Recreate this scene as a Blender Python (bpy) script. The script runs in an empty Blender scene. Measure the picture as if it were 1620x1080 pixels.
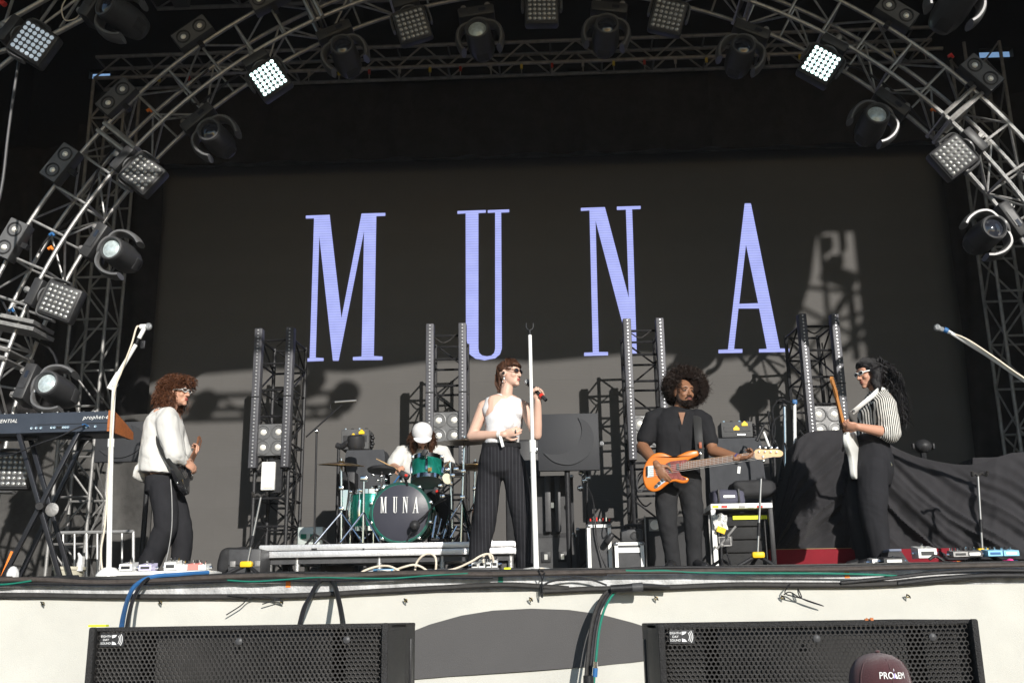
import bpy, bmesh, math, random
from math import sin, cos, pi, radians as rad
from mathutils import Vector as V, Matrix, Quaternion, noise
from mathutils.geometry import tessellate_polygon
random.seed(7)
S = bpy.context.scene
COL = S.collection

# ------------------------------------------------------------------ camera, light, exposure
ZC = -0.36                                   # eye height; the stage deck is z = 0, the ground z = -2
F = 1651.0                                   # focal length in pixels of the 1620 px wide photograph
TH, PSI, ROLL = rad(14.9), rad(2.2), rad(.88)
FW = V((-sin(PSI)*cos(TH), cos(PSI)*cos(TH), sin(TH)))
R0 = V((cos(PSI), sin(PSI), 0)); U0 = R0.cross(FW)
RT = R0*cos(ROLL) - U0*sin(ROLL); UP = U0*cos(ROLL) + R0*sin(ROLL)
CAM = V((0, 0, ZC))
cd = bpy.data.cameras.new('camera'); co = bpy.data.objects.new('camera', cd); COL.objects.link(co)
cd.sensor_width = 36; cd.lens = F/1620*36; cd.clip_start = .05; cd.clip_end = 2000
m = Matrix((RT, UP, -FW)).transposed().to_4x4(); m.translation = CAM; co.matrix_world = m
S.camera = co

SUN_AZ, SUN_EL = rad(20), rad(21)            # the sun stands behind the camera, to the right
TOSUN = V((sin(SUN_AZ)*cos(SUN_EL), -cos(SUN_AZ)*cos(SUN_EL), sin(SUN_EL)))
w = bpy.data.worlds.new('World'); S.world = w; w.use_nodes = True
nt = w.node_tree; bg = nt.nodes['Background']; sk = nt.nodes.new('ShaderNodeTexSky')
sk.sky_type = 'NISHITA'; sk.dust_density = .25; sk.air_density = 1.2; sk.ozone_density = 2.5; sk.sun_disc = False; sk.sun_elevation = SUN_EL; sk.sun_rotation = pi-SUN_AZ
nt.links.new(sk.outputs[0], bg.inputs[0]); bg.inputs[1].default_value = .105
sl = bpy.data.lights.new('sun', 'SUN'); sl.energy = 4.6; sl.angle = rad(.53); sl.color = (1, .96, .89)
so = bpy.data.objects.new('sun', sl); COL.objects.link(so); so.rotation_euler = (-TOSUN).to_track_quat('-Z', 'Y').to_euler()
S.view_settings.view_transform = 'Standard'; S.view_settings.look = 'None'
S.view_settings.exposure = .35; S.view_settings.gamma = 1; S.view_settings.use_curve_mapping = False
S.cycles.max_bounces = 6; S.cycles.use_denoising = True

# ------------------------------------------------------------------ placing: a photograph direction met with a plane
def at(px, py, Y):
    d = FW*F + RT*(px-810) + UP*(540-py)
    return CAM + d*(Y/d.y)
def fl(px, Y, z=0.0):                        # point on plane Y at height z seen in photograph column px
    p = V((0, Y, z)) - CAM; a = F*RT - (px-810)*FW
    return V((-(a.y*p.y + a.z*p.z)/a.x, Y, z))
def px2m(n, Y): return n*Y/F

# ------------------------------------------------------------------ materials
MATS = {}
def mat(name, col, rough=.5, metal=0., bump=0., bs=60., var=.12, vs=8., emit=None, es=1., coat=0., wave=None, spec=.22, stretch=None, sheen=0.):
    if name in MATS: return MATS[name]
    m = bpy.data.materials.new(name); m.use_nodes = True; n = m.node_tree.nodes; l = m.node_tree.links
    b = n['Principled BSDF']; b.inputs['Roughness'].default_value = rough; b.inputs['Metallic'].default_value = metal
    b.inputs['Coat Weight'].default_value = coat; b.inputs['Specular IOR Level'].default_value = spec
    b.inputs['Sheen Weight'].default_value = sheen
    c = tuple(col) + (1,); b.inputs['Base Color'].default_value = c
    tc = n.new('ShaderNodeTexCoord'); src = tc.outputs['Object']
    if stretch:
        mp = n.new('ShaderNodeMapping'); mp.inputs['Scale'].default_value = stretch; l.new(src, mp.inputs[0]); srcs = mp.outputs[0]
    else: srcs = src
    colout = None
    if wave:                                  # (scale, threshold, other colour, axis)
        wv = n.new('ShaderNodeTexWave'); wv.wave_type = 'BANDS'; wv.bands_direction = wave[3]; wv.inputs['Scale'].default_value = wave[0]
        wv.inputs['Distortion'].default_value = wave[4] if len(wave) > 4 else .4; wv.inputs['Detail'].default_value = 1; wv.inputs['Detail Scale'].default_value = .6
        l.new(src, wv.inputs[0]); rp = n.new('ShaderNodeValToRGB'); rp.color_ramp.elements[0].position = wave[1]-.03; rp.color_ramp.elements[1].position = wave[1]+.03
        rp.color_ramp.elements[0].color = c; rp.color_ramp.elements[1].color = tuple(wave[2]) + (1,)
        l.new(wv.outputs['Fac'], rp.inputs[0]); colout = rp.outputs[0]
    if var:
        nz = n.new('ShaderNodeTexNoise'); nz.inputs['Scale'].default_value = vs; nz.inputs['Detail'].default_value = 6; nz.inputs['Roughness'].default_value = .65
        l.new(srcs, nz.inputs[0])
        rp = n.new('ShaderNodeMapRange'); rp.inputs[1].default_value = .3; rp.inputs[2].default_value = .7; rp.inputs[3].default_value = 1-var; rp.inputs[4].default_value = 1+var
        l.new(nz.outputs['Fac'], rp.inputs[0])
        mx = n.new('ShaderNodeMix'); mx.data_type = 'RGBA'; mx.blend_type = 'MULTIPLY'; mx.inputs[0].default_value = 1; mx.inputs[6].default_value = c
        if colout: l.new(colout, mx.inputs[6])
        l.new(rp.outputs[0], mx.inputs[7]); l.new(mx.outputs[2], b.inputs['Base Color'])
        r2 = n.new('ShaderNodeMapRange'); r2.inputs[3].default_value = max(.03, rough-var*.5); r2.inputs[4].default_value = min(1, rough+var*.5)
        l.new(nz.outputs['Fac'], r2.inputs[0]); l.new(r2.outputs[0], b.inputs['Roughness'])
    elif colout: l.new(colout, b.inputs['Base Color'])
    if bump:
        nz = n.new('ShaderNodeTexNoise'); nz.inputs['Scale'].default_value = bs; nz.inputs['Detail'].default_value = 4; l.new(srcs, nz.inputs[0])
        bp = n.new('ShaderNodeBump'); bp.inputs['Strength'].default_value = bump; bp.inputs['Distance'].default_value = .02
        l.new(nz.outputs['Fac'], bp.inputs['Height']); l.new(bp.outputs[0], b.inputs['Normal'])
    if emit:
        b.inputs['Emission Color'].default_value = tuple(emit) + (1,); b.inputs['Emission Strength'].default_value = es
    MATS[name] = m
    return m

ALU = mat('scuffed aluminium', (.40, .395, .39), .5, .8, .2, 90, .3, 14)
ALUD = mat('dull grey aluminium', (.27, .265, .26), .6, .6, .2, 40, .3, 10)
CHROME = mat('chrome', (.8, .8, .8), .12, 1, 0, 60, .08, 20)
BLK = mat('black painted steel', (.022, .022, .024), .45, .2, .1, 120, .3, 20)
BLKP = mat('black plastic', (.028, .028, .030), .42, 0, .12, 200, .25, 15)
GREYP = mat('charcoal plastic', (.06, .06, .063), .4, 0, .1, 200, .2, 15)
RUB = mat('black rubber', (.035, .033, .032), .6, 0, .1, 150, .3, 25)
BROWNC = mat('dusty dark cable', (.06, .05, .045), .6, 0, .1, 150, .3, 25)
WHT = mat('white paint', (.80, .80, .78), .4, 0, .05, 80, .06, 12)
WHTG = mat('white gloss', (.82, .82, .80), .2, 0, 0, 80, .04, 12, coat=.5)
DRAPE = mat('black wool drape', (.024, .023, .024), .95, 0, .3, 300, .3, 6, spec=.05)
CLOTH = mat('charcoal cotton cloth', (.034, .033, .036), .95, 0, .35, 400, .15, 5, spec=.06, sheen=.05)
GRIPC = mat('grey cover cloth', (.062, .064, .070), .95, 0, .3, 300, .12, 6, spec=.06)
YEL = mat('yellow plastic', (.80, .50, .02), .4, 0, 0, 60, .08)
YELT = mat('fluorescent yellow tape', (.78, .85, .03), .5, 0, 0, 60, .08)
TEAL = mat('green cable', (.01, .16, .11), .5, 0, 0, 60, .15)
BLUEC = mat('blue cable', (.03, .12, .30), .45, 0, 0, 60, .15)
CREAM = mat('cream cable', (.66, .58, .47), .5, 0, 0, 60, .08)
REDP = mat('red plastic', (.6, .03, .02), .4, 0, 0, 60, .1)
ORP = mat('orange tape', (.85, .22, .03), .5, 0, 0, 60, .1)
GLASSB = mat('pale lens glass', (.88, .86, .80), .3, .3, .3, 40, .08, 40)
DARKGL = mat('dark lens glass', (.02, .022, .03), .05, 0, 0, 60, 0, coat=1)
SMOKE = mat('sunglass lens', (.03, .03, .04), .06, 0, 0, 60, 0, coat=1)

# ------------------------------------------------------------------ mesh builder and scene tree
CH = {}
WM = {}                                       # object -> world matrix
def frame(d, up=V((0, 0, 1))):
    d = V(d).normalized(); up = V(up)
    if abs(d.dot(up)) > .98*up.length: up = V((0, 1, 0)) if abs(d.y) < .9 else V((1, 0, 0))
    x = up.cross(d).normalized(); y = d.cross(x)
    return x, y, d
class MB:
    def __init__(s): s.v = []; s.f = []
    def add(s, vs, fs):
        k = len(s.v); s.v += [V(p) for p in vs]; s.f += [tuple(i+k for i in q) for q in fs]; return s
    def box(s, c, size, rot=None, bev=0.):
        c = V(c); hx, hy, hz = size[0]/2, size[1]/2, size[2]/2
        if bev and bev < min(hx, hy, hz):
            bm = bmesh.new(); bmesh.ops.create_cube(bm, size=1)
            for q in bm.verts: q.co = V((q.co.x*size[0], q.co.y*size[1], q.co.z*size[2]))
            bmesh.ops.bevel(bm, geom=bm.edges[:], offset=bev, segments=2, affect='EDGES', profile=.5)
            bm.verts.index_update(); vs = [q.co.copy() for q in bm.verts]; fs = [[q.index for q in fc.verts] for fc in bm.faces]; bm.free()
        else:
            vs = [V((x, y, z)) for z in (-hz, hz) for y in (-hy, hy) for x in (-hx, hx)]
            fs = [(0, 2, 3, 1), (4, 5, 7, 6), (0, 1, 5, 4), (2, 6, 7, 3), (0, 4, 6, 2), (1, 3, 7, 5)]
        if rot is not None: vs = [rot @ p for p in vs]
        return s.add([c+p for p in vs], fs)
    def tube(s, pts, r, n=8, cap=True, ref=None):       # r: number, list of numbers or list of (a, b)
        pts = [V(p) for p in pts]; L = len(pts)
        rs = r if isinstance(r, (list, tuple)) else [r]*L
        vs = []; x = None
        for i, p in enumerate(pts):
            d = (pts[min(i+1, L-1)] - pts[max(i-1, 0)])
            if d.length < 1e-9: d = V((0, 0, 1))
            d.normalize()
            if x is None: x, y, _ = frame(d, ref or V((0, 0, 1)))
            else:
                if ref is not None: x, y, _ = frame(d, ref)
                else:
                    x = (x - d*x.dot(d)); x = x.normalized() if x.length > 1e-6 else frame(d)[0]
                    y = d.cross(x)
            a, b = rs[i] if isinstance(rs[i], (tuple, list)) else (rs[i], rs[i])
            for k in range(n):
                t = 2*pi*k/n; vs.append(p + x*(a*cos(t)) + y*(b*sin(t)))
        fs = []
        for i in range(L-1):
            for k in range(n):
                k2 = (k+1) % n; fs.append((i*n+k, i*n+k2, (i+1)*n+k2, (i+1)*n+k))
        if cap: fs.append(tuple(range(n-1, -1, -1))); fs.append(tuple((L-1)*n+k for k in range(n)))
        return s.add(vs, fs)
    def cyl(s, a, b, r, n=10, r2=None): return s.tube([a, b], [r, r if r2 is None else r2], n)
    def limb(s, pts, rs, n=14, ref=None):               # rounded ends
        pts = [V(p) for p in pts]; g = lambda q: q if isinstance(q, (tuple, list)) else (q, q)
        rs = [g(q) for q in rs]
        d0 = (pts[0]-pts[1]).normalized(); d1 = (pts[-1]-pts[-2]).normalized(); P = []; Q = []
        for t in (80, 55, 28):
            k = min(rs[0]); P.append(pts[0]+d0*k*sin(rad(t))); Q.append((rs[0][0]*cos(rad(t)), rs[0][1]*cos(rad(t))))
        P += pts; Q += rs
        for t in (28, 55, 80):
            k = min(rs[-1]); P.append(pts[-1]+d1*k*sin(rad(t))); Q.append((rs[-1][0]*cos(rad(t)), rs[-1][1]*cos(rad(t))))
        return s.tube(P, Q, n, True, ref)
    def lathe(s, prof, o, d, n=24, up=V((0, 0, 1)), cap=True):     # prof [(r, h)] along axis d
        x, y, d = frame(d, up); o = V(o); vs = []; fs = []
        for r, h in prof:
            for k in range(n):
                t = 2*pi*k/n; vs.append(o + d*h + x*(r*cos(t)) + y*(r*sin(t)))
        for i in range(len(prof)-1):
            for k in range(n):
                k2 = (k+1) % n; fs.append((i*n+k, i*n+k2, (i+1)*n+k2, (i+1)*n+k))
        if cap and prof[0][0] > 1e-5: fs.append(tuple(range(n-1, -1, -1)))
        if cap and prof[-1][0] > 1e-5: fs.append(tuple((len(prof)-1)*n+k for k in range(n)))
        return s.add(vs, fs)
    def ell(s, c, r, rot=None, nu=16, nv=10):
        c = V(c); vs = []; fs = []
        for i in range(nv+1):
            ph = pi*i/nv
            for k in range(nu):
                t = 2*pi*k/nu; p = V((r[0]*sin(ph)*cos(t), r[1]*sin(ph)*sin(t), r[2]*cos(ph)))
                vs.append(c + (rot @ p if rot is not None else p))
        for i in range(nv):
            for k in range(nu):
                k2 = (k+1) % nu; fs.append((i*nu+k, (i+1)*nu+k, (i+1)*nu+k2, i*nu+k2))
        return s.add(vs, fs)
    def prism(s, poly, dv, holes=()):                    # poly: 3-D points of a flat outline, pushed along dv
        loops = [[V(p) for p in poly]] + [[V(p) for p in h] for h in holes]
        tri = tessellate_polygon(loops); flat = [p for L in loops for p in L]; n = len(flat); dv = V(dv)
        fs = []
        for t in tri:
            a, b, c = (flat[i] for i in t)
            t = tuple(t) if (b-a).cross(c-a).dot(dv) < 0 else tuple(reversed(t))
            fs.append(t)
            if dv.length > 0: fs.append(tuple(reversed([i+n for i in t])))
        if dv.length > 0:
            k = 0
            for L in loops:
                m = len(L)
                for i in range(m): j = (i+1) % m; fs.append((k+i, k+j, k+j+n, k+i+n))
                k += m
        return s.add(flat + ([p+dv for p in flat] if dv.length > 0 else []), fs)
    def obj(s, name, material, parent=None, smooth=True, local=False, loc=None, fix=True):
        me = bpy.data.meshes.new(name)
        M = WM[parent] if parent is not None else Matrix.Translation(loc if loc is not None else V((0, 0, 0)))
        if local: vs = s.v
        else: I = M.inverted(); vs = [I @ p for p in s.v]
        me.from_pydata([tuple(p) for p in vs], [], s.f)
        return link(name, me, material, parent, smooth, loc, fix)
def link(name, me, material, parent=None, smooth=True, loc=None, fix=False):
    if fix:
        bm = bmesh.new(); bm.from_mesh(me); bmesh.ops.recalc_face_normals(bm, faces=bm.faces); bm.to_mesh(me); bm.free()
    me.materials.clear(); me.materials.append(material)
    if smooth and len(me.polygons):
        me.polygons.foreach_set('use_smooth', [True]*len(me.polygons))
        try: me.set_sharp_from_angle(angle=rad(38))
        except Exception: pass
    o = bpy.data.objects.new(name, me); COL.objects.link(o)
    if parent is not None: o.parent = parent; WM[o] = WM[parent].copy(); CH.setdefault(parent, []).append(o)
    else:
        if loc is not None: o.location = loc
        WM[o] = Matrix.Translation(loc if loc is not None else V((0, 0, 0)))
    return o
def tag(o, label=None, cat=None, group=None, kind=None):
    for k, q in (('label', label), ('category', cat), ('group', group), ('kind', kind)):
        if q: o[k] = q
    return o
def thing(name, label, cat, loc=(0, 0, 0), M=None, group=None):
    o = bpy.data.objects.new(name, None); COL.objects.link(o); o.empty_display_size = .1
    W = M if M is not None else Matrix.Translation(V(loc)); o.matrix_world = W; WM[o] = W.copy()
    return tag(o, label, cat, group)
def setM(o, M):
    o.matrix_world = M; WM[o] = M.copy()
def copy_tree(o, M=None, label=None, group=None, parent=None):
    c = o.copy(); COL.objects.link(c)
    if parent is not None: CH.setdefault(parent, []).append(c); c.parent = parent; c.matrix_parent_inverse = o.matrix_parent_inverse.copy(); c.matrix_basis = o.matrix_basis.copy()
    if M is not None: setM(c, M)
    if label: c['label'] = label
    if group: c['group'] = group
    for ch in KIDS(o): copy_tree(ch, None, None, None, c)
    return c
def KIDS(o): return CH.get(o, [])
def spline(pts, k=6):
    pts = [V(p) for p in pts]
    if len(pts) < 3: return pts
    out = []; P = [pts[0]*2-pts[1]] + pts + [pts[-1]*2-pts[-2]]
    for i in range(1, len(P)-2):
        for j in range(k):
            t = j/k; a, b, c, d = P[i-1], P[i], P[i+1], P[i+2]
            out.append(.5*((2*b) + (c-a)*t + (2*a-5*b+4*c-d)*t*t + (3*b-a-3*c+d)*t**3))
    return out + [pts[-1]]
def text_mesh(body, size, o, x, y, ext=0., align='CENTER', shear=0., spacing=1.):
    cu = bpy.data.curves.new('t', 'FONT'); cu.body = body; cu.size = size; cu.align_x = align; cu.align_y = 'CENTER'; cu.extrude = ext; cu.shear = shear; cu.space_character = spacing
    cu.resolution_u = 3
    t = bpy.data.objects.new('t', cu); COL.objects.link(t); dg = bpy.context.evaluated_depsgraph_get()
    me = bpy.data.meshes.new_from_object(t.evaluated_get(dg)); bpy.data.objects.remove(t); bpy.data.curves.remove(cu)
    x = V(x).normalized(); y = V(y).normalized(); z = x.cross(y); b = MB()
    b.add([V(o) + x*q.co.x + y*q.co.y + z*q.co.z for q in me.vertices], [tuple(p.vertices) for p in me.polygons]); bpy.data.meshes.remove(me)
    return b
def remesh(mb, voxel, smooth=6, dec=None, factor=.5):
    me = bpy.data.meshes.new('r'); me.from_pydata([tuple(p) for p in mb.v], [], mb.f)
    bm = bmesh.new(); bm.from_mesh(me); bmesh.ops.recalc_face_normals(bm, faces=bm.faces); bm.to_mesh(me); bm.free()
    o = bpy.data.objects.new('r', me); COL.objects.link(o)
    q = o.modifiers.new('r', 'REMESH'); q.mode = 'VOXEL'; q.voxel_size = voxel; q.adaptivity = 0
    q = o.modifiers.new('s', 'SMOOTH'); q.iterations = smooth; q.factor = factor
    if dec: q = o.modifiers.new('d', 'DECIMATE'); q.ratio = dec
    dg = bpy.context.evaluated_depsgraph_get(); r = bpy.data.meshes.new_from_object(o.evaluated_get(dg))
    bpy.data.objects.remove(o); bpy.data.meshes.remove(me)
    return r
def rlink(name, me, material, parent, disp=None):
    I = WM[parent].inverted()
    if disp:
        me.update(); nn = [q.vector.copy() for q in me.vertex_normals]
        for q, n_ in zip(me.vertices, nn): q.co = q.co + n_*disp(q.co, n_)
    me.transform(I)
    o = link(name, me, material, parent)
    me.polygons.foreach_set('use_smooth', [True]*len(me.polygons))
    return o
# ------------------------------------------------------------------ the setting
def struct(name, b, m, smooth=False, kind='structure'): return tag(b.obj(name, m, None, smooth), kind=kind)
EDGE = 7.9                                    # front edge of the stage
struct('ground', MB().box((0, 5, -2.05), (120, 120, .1)), mat('trampled dark field', (.040, .044, .050), .95, 0, .5, 30, .4, .5))
b = MB().box((0, 10.95, -.05), (15, 6.1, .1)); struct('stage_floor', b, mat('black stage floor', (.045, .044, .043), .55, 0, .15, 60, .3, 2))
b = MB().box((0, 11.0, -1.1), (14.9, 5.7, 1.7)); struct('stage_substructure', b, DRAPE)
ROOFM = mat('black roof sheeting', (.012, .012, .013), .8, 0, .2, 20, .3, 1)
b = MB().box((0, 8.7, 10.3), (22, 10.6, .2)); struct('stage_roof', b, ROOFM)
b = MB()                                       # side walls of the stage house
b.box((-7.6, 11.0, 4.1), (.12, 5.2, 12.2)); struct('stage_side_wall', b, ROOFM)
b = MB(); b.box((7.6, 11.0, 4.1), (.12, 5.2, 12.2)); struct('stage_side_wall', b, ROOFM)
# back wall with two ragged openings through which the sky shows
bw = MB(); YB = 13.6
def hole(px0, px1, py0, py1):
    a = at(px0, py1, YB); c = at(px1, py0, YB); return a.x, c.x, a.z, c.z
h1 = hole(140, 175, 110, 125); h2 = hole(1550, 1602, 75, 92)
def wall(x0, x1, z0, z1): bw.box(((x0+x1)/2, YB+.06, (z0+z1)/2), (x1-x0, .12, z1-z0))
wall(-8, h1[0], -2, 10.19); wall(h1[1], h2[0], -2, 10.19); wall(h2[1], 8, -2, 10.19)
wall(h1[0], h1[1], -2, h1[2]); wall(h1[0], h1[1], h1[3], 10.19); wall(h2[0], h2[1], -2, h2[2]); wall(h2[0], h2[1], h2[3], 10.19)
struct('stage_back_wall', bw, ROOFM)
# unseen front hem of the roof, outline shaped to cast the screen's shadow edge
FY = 3.5; FZ = 5.06                            # outlines below are given for the plane Y = 7 and slid along the sun to FY
SX = (7-FY)*TOSUN.x/-TOSUN.y; SZ = (7-FY)*TOSUN.z/-TOSUN.y
def fascia(poly): return MB().prism([V((x+SX, FY, min(z+SZ, 10.2))) for x, z in poly], V((0, .12, 0)))
fb = fascia([(-11, 4.7), (-8.5, 4.78), (-5.5, 4.6), (-4.6, 4.86), (-3.7, 4.62), (-2.7, 4.93), (-1.5, 5.0), (-.5, 4.93), (.7, 5.06), (1.9, 5.0), (3.1, 5.09), (4.2, 4.97), (4.95, FZ), (5.28, 5.95), (5.42, 6.6), (8.5, 6.6), (8.5, 9.5), (-11, 9.5)])
struct('roof_shade_hem', fb, ROOFM)
fr = thing('shadow_truss', 'box truss with lamps hung under the front hem of the stage roof', 'truss', (-3+SX, FY-.1, 4.4+SZ))  # added shadow caster, out of view
fq = MB()
for z, y in ((4.42, FY-.1), (4.72, FY-.1), (4.42, FY+.2)): fq.cyl((-6.5+SX, y, z+SZ), (-.55+SX, y, z+SZ), .035)
for i in range(14): fq.cyl((-6.5+.44*i+SX, FY-.1, SZ+(4.42 if i % 2 else 4.72)), (-6.06+.44*i+SX, FY-.1, SZ+(4.72 if i % 2 else 4.42)), .02)
fq.obj('chord', BLK, fr)
for x, z, r in ((-.55, 4.62, .17), (-1.35, 4.5, .13), (-.95, 4.80, .14), (-2.3, 4.55, .16), (-3.9, 4.45, .2), (-4.7, 4.5, .16)): MB().lathe([(r*.6, -.22), (r, -.1), (r, .12), (r*.5, .22)], (x+SX, FY, z+SZ), (0, 1, .2), 14).obj('lamp', BLK, fr)  # lamp-shaped blocks added for round shadow blobs
# added sun blocker at the right wing, outside the frame
pw = thing('sun_blocker_wing', 'black speaker tower standing at the right wing of the stage', 'speaker tower', (6.9+SX, FY, -2))
MB().box((7.02+SX, FY+.06, 3.9), (2.25, .12, 11.8)).obj('scrim', ROOFM, pw, False)  # added sheet keeping the sun off the right of the screen
q = MB()
q.box((5.52+SX, FY+.1, 6.40+SZ), (.10, .2, .16)); q.box((5.60+SX, FY+.1, 6.16+SZ), (.16, .2, .13)); q.box((5.62+SX, FY+.1, 5.98+SZ), (.40, .2, .16), Matrix.Rotation(.4, 3, 'Y')); q.box((5.72+SX, FY+.1, 6.5+SZ), (.03, .2, .4))
for x0, z0, x1, z1, r in ((5.0, 5.25, 5.9, 5.5, .03), (5.1, 5.6, 5.9, 5.1, .03), (5.15, 5.0, 5.85, 5.95, .03), (5.45, 4.9, 5.45, 6.6, .035), (5.75, 4.9, 5.75, 6.0, .05), (5.2, 5.85, 5.9, 5.75, .03), (5.45, 5.3, 5.75, 5.75, .02), (5.6, 5.0, 5.9, 5.4, .04), (4.9, 4.75, 5.9, 5.2, .03)): q.cyl((x0+SX, FY+.1, z0+SZ), (x1+SX, FY+.1, z1+SZ), r)
q.obj('bracket', BLK, pw, False)  # boxes and bars added to break up the sunlit patch

# ------------------------------------------------------------------ front of the stage
sk_y = EDGE-.06
def skirt_sheet():
    b = MB(); nx, nz = 120, 14; vs = []
    zt = [-.165, -2.0]
    for j in range(nz+1):
        for i in range(nx+1):
            x = -6+12*i/nx; z = zt[0]+(zt[1]-zt[0])*j/nz
            y = sk_y - .02*noise.noise(V((x*1.2, z*1.5, 3))) - .006*noise.noise(V((x*6, z*2, 1)))
            vs.append((x, y, z))
    b.add(vs, [(j*(nx+1)+i, j*(nx+1)+i+1, (j+1)*(nx+1)+i+1, (j+1)*(nx+1)+i) for j in range(nz) for i in range(nx)])
    return b
sk_ = thing('stage_skirt', 'cream fabric banner along the stage front with a dark arch printed on it', 'banner', (0, sk_y, -2))
SKM = mat('cream banner fabric', (.52, .51, .465), .9, 0, .25, 220, .09, 1.3)
skirt_sheet().obj('banner', SKM, sk_, True)
# dark printed arch (lens-shaped emblem)
top = [at(x, y, sk_y-.02) for x, y in ((560, 1052), (600, 1022), (640, 1003), (680, 987), (730, 973), (780, 965), (840, 962), (900, 964), (950, 971), (1000, 984), (1050, 1000), (1090, 1020))]
bot = [at(x, y, sk_y-.02) for x, y in ((1090, 1030), (1050, 1040), (1000, 1047), (930, 1054), (820, 1062), (700, 1070), (610, 1078), (560, 1080))]
g = MB().prism(top+bot, V((0, 0, 0))); g.obj('emblem', mat('grey banner print', (.085, .082, .082), .85, 0, .25, 220, .05, 3), sk_, False)
for px in (68, 254, 446, 642, 840, 1038, 1238, 1436):    # eyelets tied with cord
    p = at(px, 954-(px-68)*.0085, sk_y-.03); e = MB()
    e.lathe([(.006, 0), (.013, 0), (.013, .006), (.006, .006)], p, (0, -1, 0), 10, cap=False)
    e.obj('eyelet', mat('brass', (.35, .27, .10), .35, 1), sk_)
    c = MB(); c.tube(spline([p+V((-.012, -.012, .012)), p+V((.004, -.022, 0)), p+V((.012, -.014, -.014))], 4), .005, 5); c.obj('tie_cord', BLK, sk_)
b = MB().box((0, EDGE-.012, -.10), (14, .03, .13), bev=.006)
tag(b.obj('stage_edge_rail', mat('worn silver edge', (.47, .47, .475), .6, .1, .4, 60, .4, 7)), 'scuffed silver edge rail along the front of the stage deck', 'edge rail')
# tapes stuck on the rail
for px, cm, nm, lab in ((456, ORP, 'tape_mark', 'orange tape strip on the left part of the silver stage edge'), (792, TEAL, 'tape_mark', 'green tape tag on the stage edge below the singer'), (1340, ORP, 'tape_mark', 'small orange tape piece on the stage edge below the right guitarist')):
    p = fl(px, EDGE-.03, -.075); tag(MB().box(p, (.035, .004, .06)).obj(nm, cm, None, False), lab, 'tape')
def cable(name, pts, r, m, label, group=None, n=7, cat='cable', k=7):
    o = MB().tube(spline(pts, k), r, n).obj(name, m, None, True)
    return tag(o, label, cat, group)
yb = EDGE-.10
def edge_run(pxs, zs, y=yb, ys=None): return [fl(px, (ys[i] if ys else y), zs[i]) for i, px in enumerate(pxs)]
cable('cable_bundle', edge_run([-60, 60, 150, 240, 330, 430, 520, 640, 760, 860, 960], [-.015, -.022, -.05, -.045, -.03, -.022, -.036, -.022, -.038, -.036, -.045]), .019, BROWNC, 'thick dusty cable bundle lying along the left half of the stage edge', n=9)
cable('cable_bundle', edge_run([860, 960, 1080, 1200, 1320, 1450, 1560, 1700], [-.042, -.037, -.042, -.040, -.046, -.040, -.036, -.036], yb-.01), .018, BROWNC, 'thick dusty cable bundle along the right half of the stage edge', n=9)
cable('cable', edge_run([-60, 80, 200, 330, 450, 560, 700, 840], [-.03, -.005, -.035, -.01, .0, -.012, -.006, -.02], yb+.05), .011, BLK, 'thin black cable behind the cable bundle on the left stage edge')
cable('cable', edge_run([840, 950, 1050, 1180, 1300, 1420, 1560, 1700], [-.012, -.02, -.008, -.018, -.022, -.02, -.012, -.015], yb+.05), .011, BLK, 'thin black cable behind the cable bundle on the right stage edge')
cable('cable', edge_run([-60, 60, 180, 300, 420, 540, 660, 780], [-.045, -.05, -.065, -.058, -.052, -.06, -.05, -.06], yb-.005), .010, BLK, 'second black cable under the dusty bundle on the left stage edge')
cable('cable', edge_run([360, 400, 450, 500, 560, 620, 680, 740], [-.05, -.062, -.052, -.04, -.05, -.056, -.04, -.03], yb-.014), .006, TEAL, 'short green cable weaving round the bundle on the left stage edge')
cable('cable', edge_run([-60, -20, 15, 50], [-.05, -.055, -.05, -.03], yb-.016), .007, TEAL, 'green cable end under the bundle at the left picture edge')
cable('cable', edge_run([990, 1020, 1050, 1100, 1180, 1290, 1370, 1420], [-.03, -.035, -.035, -.05, -.062, -.072, -.085, -.10], yb-.02), .008, TEAL, 'green cable dropping along the right part of the stage edge')
# black cables sagging across the top of the banner
cable('cable_bundle', edge_run([-60, 60, 160, 330, 480, 600, 690, 800, 900], [-.125, -.135, -.15, -.165, -.167, -.145, -.13, -.115, -.15], sk_y-.035), [.02]*57, RUB, 'dark cable bundle sagging along the top of the cream banner on the left')
cable('cable_bundle', edge_run([855, 930, 1000, 1060, 1160, 1260, 1360, 1460, 1560, 1700], [-.165, -.155, -.155, -.152, -.142, -.15, -.155, -.14, -.105, -.07], sk_y-.035), .020, RUB, 'dark cable bundle sagging along the top of the cream banner on the right')
cable('cable', edge_run([1330, 1400, 1470, 1540, 1620, 1700], [-.14, -.115, -.085, -.07, -.075, -.08], sk_y-.06), .014, BLK, 'loose black cable over the bundle at the right end of the banner')
cable('cable', edge_run([1420, 1490, 1560, 1640, 1700], [-.15, -.12, -.105, -.11, -.11], sk_y-.05), .016, BLK, 'second black cable curving over the bundle at the right end of the banner')
cable('cable', edge_run([855, 870, 905, 935, 960], [-.14, -.10, -.075, -.09, -.13], sk_y-.05), .007, BLK, 'thin black cable arching over the banner top left of the multicore drop')
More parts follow.
